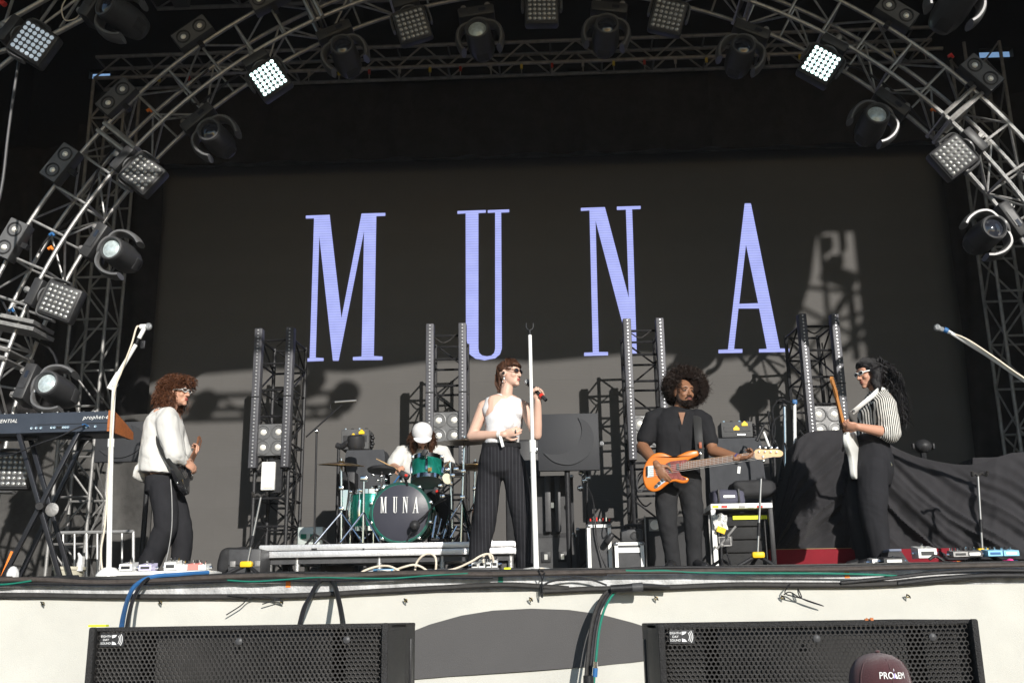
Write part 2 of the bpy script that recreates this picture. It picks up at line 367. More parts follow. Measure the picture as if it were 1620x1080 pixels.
# cables dropping to the loudspeakers
def drop(pts, r, m, lab): return cable('drop_cable', [at(x, y, Y) for x, y, Y in pts], r, m, lab)
drop([(330, 905, 8.0), (285, 908, 7.85), (240, 912, 7.8), (215, 925, 7.7), (203, 945, 7.45), (195, 975, 6.6), (190, 1010, 5.9)], .016, BLUEC, 'blue cable falling over the stage edge to the left subwoofer')
drop([(262, 908, 8.05), (232, 916, 7.75), (215, 938, 7.55), (205, 968, 6.7), (198, 1010, 5.9)], .012, BLK, 'black cable beside the blue one falling to the left subwoofer')
drop([(530, 908, 8.0), (505, 920, 7.78), (490, 945, 7.4), (480, 965, 6.9), (470, 1010, 6.0)], .016, BLK, 'left leg of the pair of dark cables falling behind the left subwoofer')
drop([(515, 906, 8.0), (528, 922, 7.78), (535, 945, 7.4), (541, 975, 6.9), (545, 1010, 6.0)], .018, BLK, 'right leg of the pair of dark cables falling behind the left subwoofer')
for k, (dx, mm, nm) in enumerate(((0, BLK, 'black'), (7, TEAL, 'green'), (-6, RUB, 'dark rubber'))):
    drop([(1060, 928, 7.72), (1010, 925+k, 7.72), (972+dx, 931+k, 7.7), (953+dx, 955, 7.66), (942+dx, 990, 7.6), (936+dx, 1040, 7.55), (930+dx, 1110, 7.5)], .014 if k != 1 else .009, mm, nm+' cable of the multicore dropping left of the right subwoofer')
c = thing('multicore_plug', 'black multicore connector lying on the cables left of the right subwoofer', 'connector', at(990, 929, 7.66))
MB().cyl(at(966, 931, 7.66), at(1000, 929, 7.66), .028, 14).obj('shell', BLK, c); MB().cyl(at(1000, 929, 7.66), at(1017, 928, 7.66), .033, 14).obj('locking_ring', GREYP, c)
c = thing('cable_plug', 'silver and blue plug hanging on the cables beside the right subwoofer', 'connector', at(942, 1060, 7.45))
MB().cyl(at(942, 1046, 7.45), at(942, 1056, 7.45), .016, 12).obj('sleeve', CHROME, c); MB().cyl(at(942, 1056, 7.45), at(941, 1070, 7.45), .017, 12).obj('boot', BLUEC, c)
MB().cyl(at(931, 1068, 7.45), at(931, 1090, 7.45), .036, 12).obj('plug_body', BLK, c)
for px, lab, pts in ((430, 'frayed cord end hanging left on the banner top', [(360, 941), (400, 944), (448, 946), (400, 944), (380, 958), (358, 972)]), (1265, 'tangled cord ends hanging right on the banner top', [(1250, 923), (1242, 938), (1268, 946), (1303, 958), (1268, 946), (1262, 930), (1268, 946), (1250, 936), (1240, 940)]), (857, 'looped cord tied over the stage edge beside the white stand', [(860, 903), (852, 900), (857, 915), (858, 945), (855, 930), (862, 905)]), (440, 'short cord end tied at the banner eyelet left of centre', [(415, 955), (440, 948), (447, 951), (425, 944), (415, 942)])):
    cable('tie_cord', [at(x, y, sk_y-.07) for x, y in pts], .0045, BLK, lab, n=5, cat='cord', k=4)

# ------------------------------------------------------------------ subwoofers in the pit
SUBM = mat('textured black paint', (.030, .029, .029), .5, 0, .6, 180, .2, 10)
GRIL = mat('black grille steel', (.055, .052, .050), .42, .3, .1, 100, .2, 8)
def hexgrille(b, x0, x1, z0, z1, y, p, w, t):
    ro = p/math.sqrt(3); ri = ro*w; rows = int((z1-z0)/(ro*1.5)); cols = int((x1-x0)/p)
    for r in range(rows):
        for c in range(cols):
            cx = x0 + (c+.5+(.5 if r % 2 else 0))*p; cz = z0 + (r+.6)*ro*1.5
            if cx+p*.5 > x1+p*.3: continue
            vs = []
            for k in range(6):
                a = pi/6+k*pi/3; vs.append((cx+ro*cos(a), y, cz+ro*sin(a)))
            for k in range(6):
                a = pi/6+k*pi/3; vs.append((cx+ri*cos(a), y-.0015, cz+ri*sin(a)))
            for k in range(6):
                a = pi/6+k*pi/3; vs.append((cx+ri*cos(a), y+t, cz+ri*sin(a)))
            fs = []
            for k in range(6):
                j = (k+1) % 6; fs.append((k, j, 6+j, 6+k)); fs.append((6+k, 6+j, 12+j, 12+k))
            b.add(vs, fs)
def subwoofer(name, label, x0, y0, yaw, ztop, side, W=1.16, D=.98, H=.56):
    # local frame: front face in the plane y = 0, x across, top at z = 0
    M = Matrix.Translation(V((x0, y0, ztop-H))) @ Matrix.Rotation(yaw, 4, 'Z')
    t = thing(name, label, 'subwoofer', M=M)
    f = .022
    b = MB().box((0, D/2+.05, H-f/2), (W, D-.1, f), bev=.006); b.obj('top_panel', SUBM, t, local=True)
    MB().box((0, D/2, f/2), (W, D, f)).obj('bottom_panel', SUBM, t, False, True)
    for s in (-1, 1):
        c = MB().box((s*(W/2-f/2), D*.30, H/2), (f, D*.60, H-.001), bev=.004)
        c.box((s*(W/2-f/2), D*.80+.004, H/2), (f*.9, D*.39, H-.008), bev=.004)
        o = c.obj('side_panel', SUBM, t, local=True)
        hb = MB().box((s*(W/2+.001), D*.8, H*.70), (.014, .055, .20), bev=.006); hb.obj('handle', BLKP, o, local=True)
        hb = MB().box((s*(W/2+.001), D*.8, H*.22), (.014, .10, .16), bev=.006); hb.obj('handle', BLKP, o, local=True)
        MB().box((s*(W/2-.012), -.004, H/2), (.026, .036, H+.004), bev=.008).obj('front_frame', SUBM, t, local=True)
    MB().box((0, .012, H-.006), (W-.05, .03, .014)).obj('front_frame', SUBM, t, False, True)
    MB().box((0, D-.02, H/2), (W-.05, .03, H-.05)).obj('back_panel', BLK, t, False, True)
    MB().box((0, .10, H/2), (W*.60, .02, H-.05)).obj('baffle', mat('matt black baffle', (.04, .039, .038), .8), t, False, True)
    for s in (-1, 1): MB().box((s*W*.415, .075, H/2), (W*.13, .02, H-.05)).obj('baffle', MATS['matt black baffle'], t, False, True)
    g = MB(); hexgrille(g, -W/2+.026, W/2-.026, .0, H-.016, .006, .0174, .70, .004)
    tag(g.obj('grille', GRIL, t, False, True, fix=False), kind='stuff')
    sc = MB()
    for x, z in ((-.36, .33), (0, .50), (.36, .50), (-.02, .19), (-.36, .20), (.36, .19)): sc.lathe([(.014, 0), (.014, .006), (.006, .010), (0.0001, .010)], (x*W, .005, z), (0, -1, 0), 10)
    sc.obj('screw', GREYP, t, local=True)
    pl = MB().box((-W/2+.088, 0, H-.046), (.092, .004, .05)).obj('badge', BLKP, t, False, True)
    lx, lz = -W/2+.088, H-.046
    lg = MB()
    for k, wd in enumerate(('EIGHTH', 'DAY', 'SOUND')):
        tm = text_mesh(wd, .0115, (0, 0, 0), (1, 0, 0), (0, 0, 1)); lg.add([q+V((lx-.024, -.0036, lz+.013-.013*k)) for q in tm.v], tm.f)
    for s in (-1, 1): lg.prism([V((lx+.0, -.0036, lz+s*.018)), V((lx+.018, -.0036, lz+s*.018)), V((lx+.012, -.0036, lz+s*.010)), V((lx+.0, -.0036, lz+s*.006))], V((0, 0, 0)))
    for r in (.023, .029, .035):
        for k in range(7):
            a0, a1 = -.62+k*.177, -.62+(k+1)*.177
            lg.add([(lx+.004+q*cos(a), -.0036, lz+q*sin(a)) for q, a in ((r, a0), (r, a1), (r+.0022, a1), (r+.0022, a0))], [(0, 1, 2, 3)])
    lg.obj('logo', mat('white print', (.8, .8, .8), .5, 0, 0, 60, 0), pl, False, True)
    return t
pL = at(375, 989, 4.15); pR = at(1290, 983, 4.05)
sL = subwoofer('subwoofer', 'black subwoofer with hexagon grille in the pit at left, yellow tape on its top edge', pL.x+.01, 4.15, rad(1.5), pL.z, 1)
sR = subwoofer('subwoofer', 'black subwoofer with hexagon grille in the pit at right, behind the maroon cap', pR.x, 4.05, rad(-1.0), pR.z, -1, W=1.165)
for t_, q_ in ((sL, pL), (sR, pR)):
    nm = 'left' if t_ is sL else 'right'
    k = copy_tree(t_, Matrix.Translation(V((0, 0, -.57))) @ WM[t_], 'lower subwoofer under the one at %s in the pit' % nm)
    k2 = copy_tree(t_, Matrix.Translation(V((0, 0, -1.10))) @ WM[t_], 'lowest subwoofer under the stack at %s in the pit' % nm)
    bpy.data.objects.remove(k2) if False else None
a = at(140, 989.5, 4.16); c2 = at(250, 988, 4.2)
tag(MB().box(a+V((.035, .012, .0)), (.07, .03, .008)).obj('tape_strip', YELT, None, False), 'bright yellow tape end on the left corner of the left subwoofer', 'tape')
p = at(1377, 981, 4.15); o = MB()
for k in range(4): o.box(p+V((.009*k-.015, .015*(k % 2), .004)), (.012, .008, .007), Matrix.Rotation(.5*k, 3, 'Y'))
tag(o.obj('dry_leaf', mat('dry leaf', (.42, .14, .05), .7), None, False), 'small orange leaf scrap on top of the right subwoofer', 'leaf')

# ------------------------------------------------------------------ video wall
YS = 12.6; X0, X1, Z0, Z1 = -5.15, 5.11, 0.0, 5.475
vw = thing('video_wall', 'huge dark LED video wall at the back of the stage showing the letters MUNA', 'video screen', (0, YS, 0))
SCRM = mat('dark LED face', (.098, .094, .091), .8, 0, 0, 60, .04, 2, spec=.06)
n_ = SCRM.node_tree.nodes; l_ = SCRM.node_tree.links
wv = n_.new('ShaderNodeTexWave'); wv.wave_type = 'BANDS'; wv.bands_direction = 'Z'; wv.inputs['Scale'].default_value = 17; tc = n_.new('ShaderNodeTexCoord'); l_.new(tc.outputs['Object'], wv.inputs[0])
bp = n_.new('ShaderNodeBump'); bp.inputs['Strength'].default_value = .12; bp.inputs['Distance'].default_value = .004; l_.new(wv.outputs['Fac'], bp.inputs['Height']); l_.new(bp.outputs[0], n_['Principled BSDF'].inputs['Normal'])
nxp, nzp = 20, 11; pw_, ph_ = (X1-X0)/nxp, (Z1-Z0)/nzp
pm = MB().box((0, .05, 0), (pw_-.0004, .1, ph_-.0004)).obj('led_panel', SCRM, vw, False, True); first = True
rr = random.Random(3)
for i in range(nxp):
    for j in range(nzp):
        o = pm if first else pm.copy()
        if not first: COL.objects.link(o); o.parent = vw
        first = False; o.location = (X0+(i+.5)*pw_, rr.uniform(0, .0006), Z0+(j+.5)*ph_); o.rotation_euler = (rr.uniform(-.0003, .0003), 0, rr.uniform(-.0003, .0003))
MB().box((0, YS+.06, Z1+.075), (X1-X0+.02, .14, .13)).obj('header_strip', mat('grey header strip', (.16, .158, .155), .7, 0, .1, 30, .3, 4), vw, False)
LET = mat('lit lavender pixels', (.01, .01, .02), .5, 0, 0, 60, 0)
n_ = LET.node_tree.nodes; l_ = LET.node_tree.links; pb = n_['Principled BSDF']
tc = n_.new('ShaderNodeTexCoord')
def lw(sc, dr):
    q = n_.new('ShaderNodeTexWave'); q.wave_type = 'BANDS'; q.bands_direction = dr; q.inputs['Scale'].default_value = sc; l_.new(tc.outputs['Object'], q.inputs[0]); return q.outputs['Fac']
nz = n_.new('ShaderNodeTexNoise'); nz.inputs['Scale'].default_value = 5; l_.new(tc.outputs['Object'], nz.inputs[0])
m1 = n_.new('ShaderNodeMath'); m1.operation = 'MULTIPLY_ADD'; m1.inputs[1].default_value = .30; m1.inputs[2].default_value = .70; l_.new(lw(9.5, 'Z'), m1.inputs[0])
m2 = n_.new('ShaderNodeMath'); m2.operation = 'MULTIPLY_ADD'; m2.inputs[1].default_value = .35; l_.new(nz.outputs['Fac'], m2.inputs[0]); l_.new(m1.outputs[0], m2.inputs[2])
m3 = n_.new('ShaderNodeMath'); m3.operation = 'MULTIPLY'; m3.inputs[1].default_value = .80; l_.new(m2.outputs[0], m3.inputs[0])
pb.inputs['Emission Color'].default_value = (.42, .465, .93, 1); l_.new(m3.outputs[0], pb.inputs['Emission Strength'])
LP = {'M': ([(15, 120), (160, 115), (232, 745), (355, 107), (500, 103), (500, 122), (445, 124), (430, 975), (482, 979), (482, 1000), (302, 1002), (302, 982), (355, 978), (370, 215), (215, 1005), (180, 1005), (97, 245), (75, 985), (123, 988), (123, 1006), (15, 1010), (18, 990), (38, 988), (65, 137), (15, 138)], []),
 'U': ([(940, 92), (1113, 86), (1113, 103), (1068, 105), (1068, 930), (1072, 955), (1090, 972), (1120, 977), (1148, 972), (1165, 955), (1170, 930), (1170, 102), (1125, 104), (1125, 87), (1256, 82), (1256, 100), (1207, 102), (1211, 930), (1200, 965), (1170, 990), (1105, 1002), (1050, 992), (1010, 962), (992, 910), (990, 107), (940, 110)], []),
 'N': ([(150, 112), (297, 107), (443, 660), (425, 122), (370, 124), (370, 104), (515, 100), (515, 118), (463, 120), (492, 1012), (456, 1014), (240, 190), (260, 990), (316, 990), (316, 1010), (170, 1014), (170, 994), (223, 992), (203, 127), (150, 130)], []),
 'A': ([(1150, 84), (1188, 84), (1365, 968), (1422, 968), (1422, 990), (1237, 993), (1237, 972), (1285, 970), (1238, 725), (1112, 725), (1085, 972), (1136, 972), (1136, 995), (990, 998), (990, 976), (1048, 974)], [[(1158, 335), (1232, 692), (1117, 696)]])}
LETTERS = {}
for ch, (po, ho) in LP.items():
    ox, oy = (480, 310) if ch in 'MU' else (880, 300)
    cv = lambda L: [at(ox+x/3.8575, oy+y/3.8575, YS-.0075) for x, y in L]
    LETTERS[ch] = (cv(po), [cv(h) for h in ho])
    MB().prism(LETTERS[ch][0], V((0, 0, 0)), LETTERS[ch][1]).obj('letter', LET, vw, False)

# ------------------------------------------------------------------ drapes
def drape(x0, x1, z0, z1, y, amp=.06, fr=7., nx=60, seed=0):
    b = MB(); nz = 14; vs = []
    for j in range(nz+1):
        for i in range(nx+1):
            x = x0+(x1-x0)*i/nx; z = z0+(z1-z0)*j/nz
            yy = y + amp*sin(x*fr*2+1.2*noise.noise(V((x*2, z*.4, seed)))*3) + amp*.6*noise.noise(V((x*3, z*.6, seed+5)))
            vs.append((x, yy, z))
    return b.add(vs, [(j*(nx+1)+i, j*(nx+1)+i+1, (j+1)*(nx+1)+i+1, (j+1)*(nx+1)+i) for j in range(nz) for i in range(nx)])
def dr(lab, *a, **k): return tag(drape(*a, **k).obj('stage_drape', DRAPE, None, True), lab, 'drape')
dr('black pleated drape hanging above the video wall under the rear truss', -5.6, 5.2, 5.35, 6.42, 12.2, .04, 4, 160)
dr('black drape hanging left of the video wall behind the lattice tower', -6.2, -5.0, 0, 6.1, 12.45, .05, 5, 60, 2)
dr('black drape hanging right of the video wall', 4.98, 6.3, 0, 6.1, 12.45, .05, 5, 60, 4)
dr('wide black drape closing the left side of the stage behind the arch', -7.5, -6.0, 0, 6.0, 12.9, .06, 5, 60, 6)
GD = mat('greyish scrim cloth', (.060, .058, .056), .9, 0, .5, 8, .5, 2.2, spec=.2)  # lighter copy of the black drape, sunlight put into its colour
o = drape(-6.6, -4.75, 0, 2.1, 12.25, .05, 4, 60, 9).obj('sunlit_tone_drape', GD, None, True); tag(o, 'greyish scrim cloth in sunlight behind the railing at left', 'drape')

# ------------------------------------------------------------------ trusses
def box_truss(name, label, x0, x1, y, z, w, h, bay, mtl, rc=.025, rb=.012):
    t = thing(name, label, 'truss', (x0, y, z))
    n = max(2, round((x1-x0)/bay)); st = (x1-x0)/n
    for yy in (y, y+w):
        for zz in (z, z+h): MB().cyl((x0, yy, zz), (x1, yy, zz), rc, 8).obj('chord', mtl, t)
    dg = None
    for yy in (y, y+w):
        for k in range(n):
            a, c = (x0+k*st, yy, z), (x0+(k+1)*st, yy, z+h)
            if k % 2: a, c = (a[0], yy, z+h), (c[0], yy, z)
            MB().cyl(a, c, rb, 6).obj('brace', mtl, t)
    for zz in (z, z+h):
        for k in range(0, n+1, 2): MB().cyl((x0+k*st, y, zz), (x0+k*st, y+w, zz), rb, 6).obj('rung', mtl, t)
    return t
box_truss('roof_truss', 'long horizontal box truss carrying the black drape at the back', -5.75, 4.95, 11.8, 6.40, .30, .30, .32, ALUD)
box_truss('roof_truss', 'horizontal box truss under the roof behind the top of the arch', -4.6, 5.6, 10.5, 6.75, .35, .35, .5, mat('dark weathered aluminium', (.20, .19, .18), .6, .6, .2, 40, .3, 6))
cl = [mat('clip '+n_, c_, .5, 0, 0, 60, 0) for n_, c_ in (('yellow', (.5, .38, .05)), ('red', (.35, .04, .03)), ('grey', (.25, .24, .23)))]
for k in range(26):
    x = -4.9+.385*k; t = thing('drape_clip', 'small %s clip hanging on the rear truss above the black drape' % ('yellow', 'red', 'grey')[(k*7) % 3], 'clip', (x, 11.8, 6.35), group='clips along the rear truss')
    MB().box((x, 11.79, 6.345), (.03, .03, .06)).obj('jaw', cl[(k*7) % 3], t, False); MB().cyl((x, 11.79, 6.31), (x, 11.79, 6.25), .007, 6).obj('tail', cl[2], t)
def tower(name, label, x0, x1, y, z0, z1, d, bay, mtl):
    t = thing(name, label, 'lattice tower', ((x0+x1)/2, y, z0))
    for xx in (x0, x1):
        for yy in (y, y+d): MB().cyl((xx, yy, z0), (xx, yy, z1), .021, 8).obj('chord', mtl, t)
    n = round((z1-z0)/bay); st = (z1-z0)/n
    for k in range(n):
        a, c = (x0, x1) if k % 2 else (x1, x0)
        for yy in (y, y+d): MB().cyl((a, yy, z0+k*st), (c, yy, z0+(k+1)*st), .012, 6).obj('brace', mtl, t)
        for xx in (x0, x1): MB().cyl((xx, y if k % 2 else y+d, z0+k*st), (xx, y+d if k % 2 else y, z0+(k+1)*st), .012, 6).obj('brace', mtl, t)
        MB().cyl((x0, y, z0+k*st), (x1, y, z0+k*st), .014, 6).obj('rung', mtl, t); MB().cyl((x0, y+d, z0+k*st), (x1, y+d, z0+k*st), .014, 6).obj('rung', mtl, t)
    return t
YT = 11.5
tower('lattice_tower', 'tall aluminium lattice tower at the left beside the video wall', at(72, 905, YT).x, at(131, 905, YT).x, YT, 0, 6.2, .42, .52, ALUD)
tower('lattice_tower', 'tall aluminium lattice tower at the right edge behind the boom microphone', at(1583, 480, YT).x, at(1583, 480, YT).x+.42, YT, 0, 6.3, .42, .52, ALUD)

AX, AZ = -.08, .82; RO, RI = 5.40, 5.015; YA, YA2 = 9.0, 9.40
def ap(r, th, y): return V((AX+r*cos(th), y, AZ+r*sin(th)))
arch = thing('arch_truss', 'big semicircular aluminium box truss arching over the front of the stage', 'arch truss', (AX, YA, 0))
T0, T1 = rad(-9.5), rad(189.5); NB = 48
for r in (RO, RI):
    for y in (YA, YA2):
        MB().tube([ap(r, T0+(T1-T0)*k/140, y) for k in range(141)], .0205, 8).obj('chord', ALU, arch)
seg = [rad(a) for a in (14, 40.5, 66, 90.5, 115, 140.5, 166)]
for k in range(NB+1):
    th = T0+(T1-T0)*k/NB
    MB().cyl(ap(RO, th, YA), ap(RI, th, YA), .014, 8).obj('rung', ALU, arch)
    MB().cyl(ap(RO, th, YA2), ap(RI, th, YA2), .012, 6).obj('rung', ALU, arch)
    if k % 2 == 0:
        for r in (RO, RI): MB().cyl(ap(r, th, YA), ap(r, th, YA2), .013, 6).obj('rung', ALU, arch)
    if k < NB:
        th2 = T0+(T1-T0)*(k+1)/NB
        for r in (RO, RI):
            a, c = (YA, YA2) if k % 2 else (YA2, YA)
            MB().cyl(ap(r, th, a), ap(r, th2, c), .011, 6).obj('brace', ALU, arch)
        a, c = (RO, RI) if k % 2 else (RI, RO)
        MB().cyl(ap(a, th, YA2), ap(c, th2, YA2), .011, 6).obj('brace', ALU, arch)
for a in seg:                                   # bolted joints between the arch segments
    j = MB()
    for da in (-.0085, .0085):
        p0, p1 = ap(RO+.03, a+da, YA), ap(RI-.03, a+da, YA); d = (p1-p0).normalized(); t_ = V((0, 1, 0)).cross(d)
        rot = Matrix((d, V((0, 1, 0)), d.cross(V((0, 1, 0))))).transposed()
        j.box((p0+p1)/2+V((0, .2, 0)), ((p1-p0).length, .44, .014), rot)
    for da in (-.0085, .0085):
        for y in (YA-.028, YA2+.028):
            j.cyl(ap(RO+.02, a+da, y), ap(RI-.02, a+da, y), .022, 6)
    j.obj('joint_plate', mat('bare aluminium plate', (.45, .44, .43), .5, .8, .15, 40, .25, 9), arch, False)
for px, py in ((50, 385), (85, 400)): pass
# ------------------------------------------------------------------ stage lights
FXM = mat('fixture grey-black shell', (.040, .040, .042), .38, 0, .08, 160, .2, 12)
FXS = mat('fixture satin yoke', (.13, .13, .133), .33, .1, .06, 160, .15, 12)
LENSP = mat('lens with painted reflection', (.50, .58, .60), .12, .2, .3, 30, .3, 25)  # pale tone puts the sun's reflection into the lens colour
LEDON = mat('lit LED lens', (.3, .35, .35), .3, emit=(.72, 1, .95), es=2.6, var=0)
LEDDIM = mat('half lit LED lens', (.4, .45, .5), .2, emit=(.75, .88, 1), es=.28, var=0)
LEDOFF = mat('clear LED lens', (.42, .42, .41), .15, .55, .2, 200, .2, 40)
SILV = mat('small silver label', (.7, .7, .7), .35, .5)
def moving_head():
    t = thing('moving_head', '', 'stage light')
    b = MB().box((0, 0, -.055), (.36, .25, .11), bev=.018); b.box((0, -.126, -.055), (.16, .012, .06)); base = b.obj('base', FXM, t, local=True)
    MB().box((.06, -.134, -.055), (.07, .004, .03)).obj('display', DARKGL, base, False, True)
    for x in (-.12, .12): k = MB().box((x, 0, .03), (.035, .10, .08), bev=.008); k.cyl((x, -.03, .05), (x, .03, .05), .03, 10); k.obj('clamp', ALUD, base, local=True)
    y = MB(); y.lathe([(.10, -.115), (.12, -.13), (.12, -.15)], (0, 0, 0), (0, 0, 1), 20)
    for s in (-1, 1):                         # curved yoke arms
        pts = [V((0, 0, -.15)), V((s*.12, 0, -.155)), V((s*.185, 0, -.195)), V((s*.215, 0, -.28)), V((s*.205, 0, -.37)), V((s*.175, 0, -.43))]
        y.tube(spline(pts, 4), [(.030, .088)]*21, 10, True, V((0, 1, 0)))
    yo = y.obj('yoke', FXS, t, local=True)
    MB().box((-.05, -.079, -.165), (.06, .006, .022)).obj('label', SILV, yo, False, True); MB().box((.03, -.079, -.165), (.025, .006, .018)).obj('label', SILV, yo, False, True)
    h = MB(); h.lathe([(.0001, -.185), (.09, -.186), (.092, -.20), (.118, -.205), (.124, -.17), (.126, -.10), (.134, -.02), (.134, .06), (.126, .14), (.10, .21), (.06, .235), (.0001, .24)], (0, 0, 0), (0, 1, 0), 26)
    for k in range(9): h.box((0, .04+.014*k, -.134+.0008*k*k*.3), (.12, .006, .008))
    h.box((0, .04, .13), (.16, .20, .05), bev=.015)
    hd = h.obj('head', FXM, t, local=True); hd.location = (0, 0, -.33)
    r = MB().lathe([(.088, -.20), (.098, -.225), (.112, -.22), (.116, -.19)], (0, 0, 0), (0, 1, 0), 24, cap=False).obj('lens_ring', GREYP, hd, local=True)
    l = MB().lathe([(.0001, -.212), (.03, -.21), (.055, -.204), (.07, -.193), (.088, -.19)], (0, 0, 0), (0, 1, 0), 24).obj('lens', LENSP, hd, local=True)
    return t
def led_panel():
    t = thing('led_panel_light', '', 'stage light')
    b = MB().box((0, 0, -.045), (.26, .16, .09), bev=.014).obj('base', FXM, t, local=True)
    k = MB().box((0, 0, .03), (.04, .10, .08), bev=.008); k.cyl((0, -.03, .05), (0, .03, .05), .03, 10); k.obj('clamp', ALUD, b, local=True)
    y = MB().lathe([(.06, -.088), (.08, -.10), (.08, -.115)], (0, 0, 0), (0, 0, 1), 18)
    for s in (-1, 1): y.tube(spline([V((0, 0, -.115)), V((s*.12, 0, -.12)), V((s*.178, 0, -.15)), V((s*.188, 0, -.24)), V((s*.185, 0, -.31))], 4), [(.014, .045)]*17, 8, True, V((0, 1, 0)))
    y.obj('yoke', FXS, t, local=True)
    h = MB().box((0, .02, 0), (.33, .15, .33), bev=.03).obj('head', FXM, t, local=True); h.location = (0, 0, -.295)
    MB().box((0, -.057, 0), (.285, .012, .285), bev=.005).obj('front_plate', GREYP, h, local=True)
    g = MB()
    for i in range(6):
        for j in range(6): g.lathe([(.019, 0), (.0185, .006), (.012, .012), (.0001, .014)], (-.115+.046*i, -.062, -.115+.046*j), (0, -1, 0), 8)
    o = g.obj('lens_array', LEDOFF, h, local=True); tag(o, kind='stuff')
    return t
def blinder(n=2):
    t = thing('blinder_light', '', 'stage light')
    L = .19*n if n == 2 else .36
    W = .19 if n == 2 else .36
    h = MB(); wall_ = .012
    h.box((0, .03, 0), (L, .13, W), bev=.008)
    body = h.obj('housing', FXM, t, local=True)
    pl = MB().box((0, -.037, 0), (L-.012, .006, W-.012)).obj('front_plate', FXS, t, False, True)
    spots = [(-.095, 0), (.095, 0)] if n == 2 else [(-.085, .085), (.085, .085), (-.085, -.085), (.085, -.085)]
    for x, z in spots:
        r = .058 if n == 2 else .072
        c = MB().lathe([(r+.012, 0), (r+.012, .012), (r, .014), (r-.004, .0)], (x, -.036, z), (0, -1, 0), 20, cap=False).obj('lamp_rim', BLKP if n == 2 else FXS, t, local=True)
        MB().lathe([(r, .001), (r*.7, -.006+.004), (r*.42, .004), (r*.38, .012), (r*.2, .018), (.0001, .019)], (x, -.037, z), (0, -1, 0), 20).obj('lamp', GLASSB, c, local=True)
    MB().box((0, .05, -W/2-.03), (.05, .06, .06)).obj('clamp', BLK, t, False, True)
    return t
def hang(px, py, Y, off, tilt=0.0, th=None):
    p = at(px, py, Y); d = V((p.x-AX, 0, p.z-AZ)).normalized() if th is None else V((cos(th), 0, sin(th)))
    x = V((0, 1, 0)).cross(d); M = Matrix((x, V((0, 1, 0)), d)).transposed().to_4x4(); M.translation = p + d*off
    return M
def override(o, m):
    o.material_slots[0].link = 'OBJECT'; o.material_slots[0].material = m
def sub(o, n): return [c for c in KIDS(o) if c.name.split('.')[0] == n][0]
G1 = 'moving head lights hung along the arch'
MH = [(193, 405, 9.2, 0, 'moving head with glassy lens on the left arch, over the lower panel', 1, 0),
 (345, 222, 9.2, 0, 'dark moving head on the arch over the top left corner of the video wall', 0, 0),
 (548, 92, 9.2, 0, 'unlit moving head on the arch right of the lit LED panel at upper left', 0, 0),
 (760, 66, 9.2, 0, 'moving head with a bright lens near the arch top, just left of centre', 1, 0),
 (958, 60, 9.2, 0, 'moving head hanging near the top of the arch, just right of centre', 0, 0),
 (1170, 92, 9.2, 0, 'dark moving head on the arch left of the lit LED panel at upper right', 0, 0),
 (1378, 200, 9.2, 0, 'moving head with a pale lens on the right arch, over the screen corner', 1, 0),
 (1556, 374, 9.2, 0, 'sunlit moving head with a dark glass lens on the right arch', 2, 0),
 (92, 618, 9.2, 0, 'moving head with a blue-grey lens at the foot of the arch above the synthesizer', 1, rad(12))]
mh0 = moving_head(); used = False
for px, py, Y, tl, lab, lens, pan in MH:
    M = hang(px, py, Y, .33)
    if pan: M = M @ Matrix.Rotation(pan, 4, 'Z')
    if not used: o = mh0; setM(o, M); used = True; tag(o, lab, group=G1)
    else: o = copy_tree(mh0, M, lab, G1)
    h = sub(o, 'head'); h.rotation_euler = (rad(-6), 0, rad(random.uniform(-5, 5)))
    override(sub(h, 'lens'), [DARKGL, LENSP, DARKGL][lens])
# two heads on the front truss, nearer the camera
for px, py, Y, th, lab, tilt in ((196, 28, 8.0, rad(152), 'large moving head hanging from the truss at the top left corner', rad(-24)), (1508, 12, 7.7, rad(62), 'moving head with sunlit yoke at the top right corner', rad(-20))):
    o = copy_tree(mh0, hang(px, py, Y, .33, th=th), lab, G1); h = sub(o, 'head'); h.rotation_euler = (tilt, 0, rad(-8) if px < 800 else rad(6)); override(sub(h, 'lens'), DARKGL)
G2 = 'flat LED panel lights on the arch'
LPN = [(427, 127, 8.95, 'brightly lit LED panel on the upper left of the arch', 1, None), (1297, 105, 8.95, 'brightly lit LED panel on the upper right of the arch', 1, None),
 (653, 42, 8.95, 'unlit LED panel on the arch left of the moving head with the bright lens', 0, None), (857, 16, 8.95, 'unlit LED panel at the very top of the arch', 0, None), (1056, 28, 8.95, 'unlit LED panel on the arch right of the top', 0, None),
 (1507, 250, 8.95, 'sunlit grey LED panel on the right side of the arch', 0, None), (227, 277, 8.95, 'unlit LED panel on the left arch above the moving head with glassy lens', 0, None), (97, 478, 8.95, 'unlit LED panel on the lower left arch above the keyboard', 0, None),
 (24, 745, 8.95, 'LED panel at the foot of the left arch behind the keyboard stand', 0, None), (55, 70, 7.9, 'LED panel with glowing dots in the top left corner', 2, rad(148))]
lp0 = led_panel(); used = False
for px, py, Y, lab, on, th in LPN:
    M = hang(px, py, Y, .295, th=th) @ Matrix.Rotation(0, 4, 'Z')
    if not used: o = lp0; setM(o, M); used = True; tag(o, lab, group=G2)
    else: o = copy_tree(lp0, M, lab, G2)
    h = sub(o, 'head'); h.rotation_euler = (rad(random.uniform(4, 14)), 0, rad(random.uniform(-4, 4)))
    override(sub(h, 'lens_array'), [LEDOFF, LEDON, LEDDIM][on])
G3 = 'two-lamp blinders on the outer rim of the arch'
bl0 = blinder(); used = False
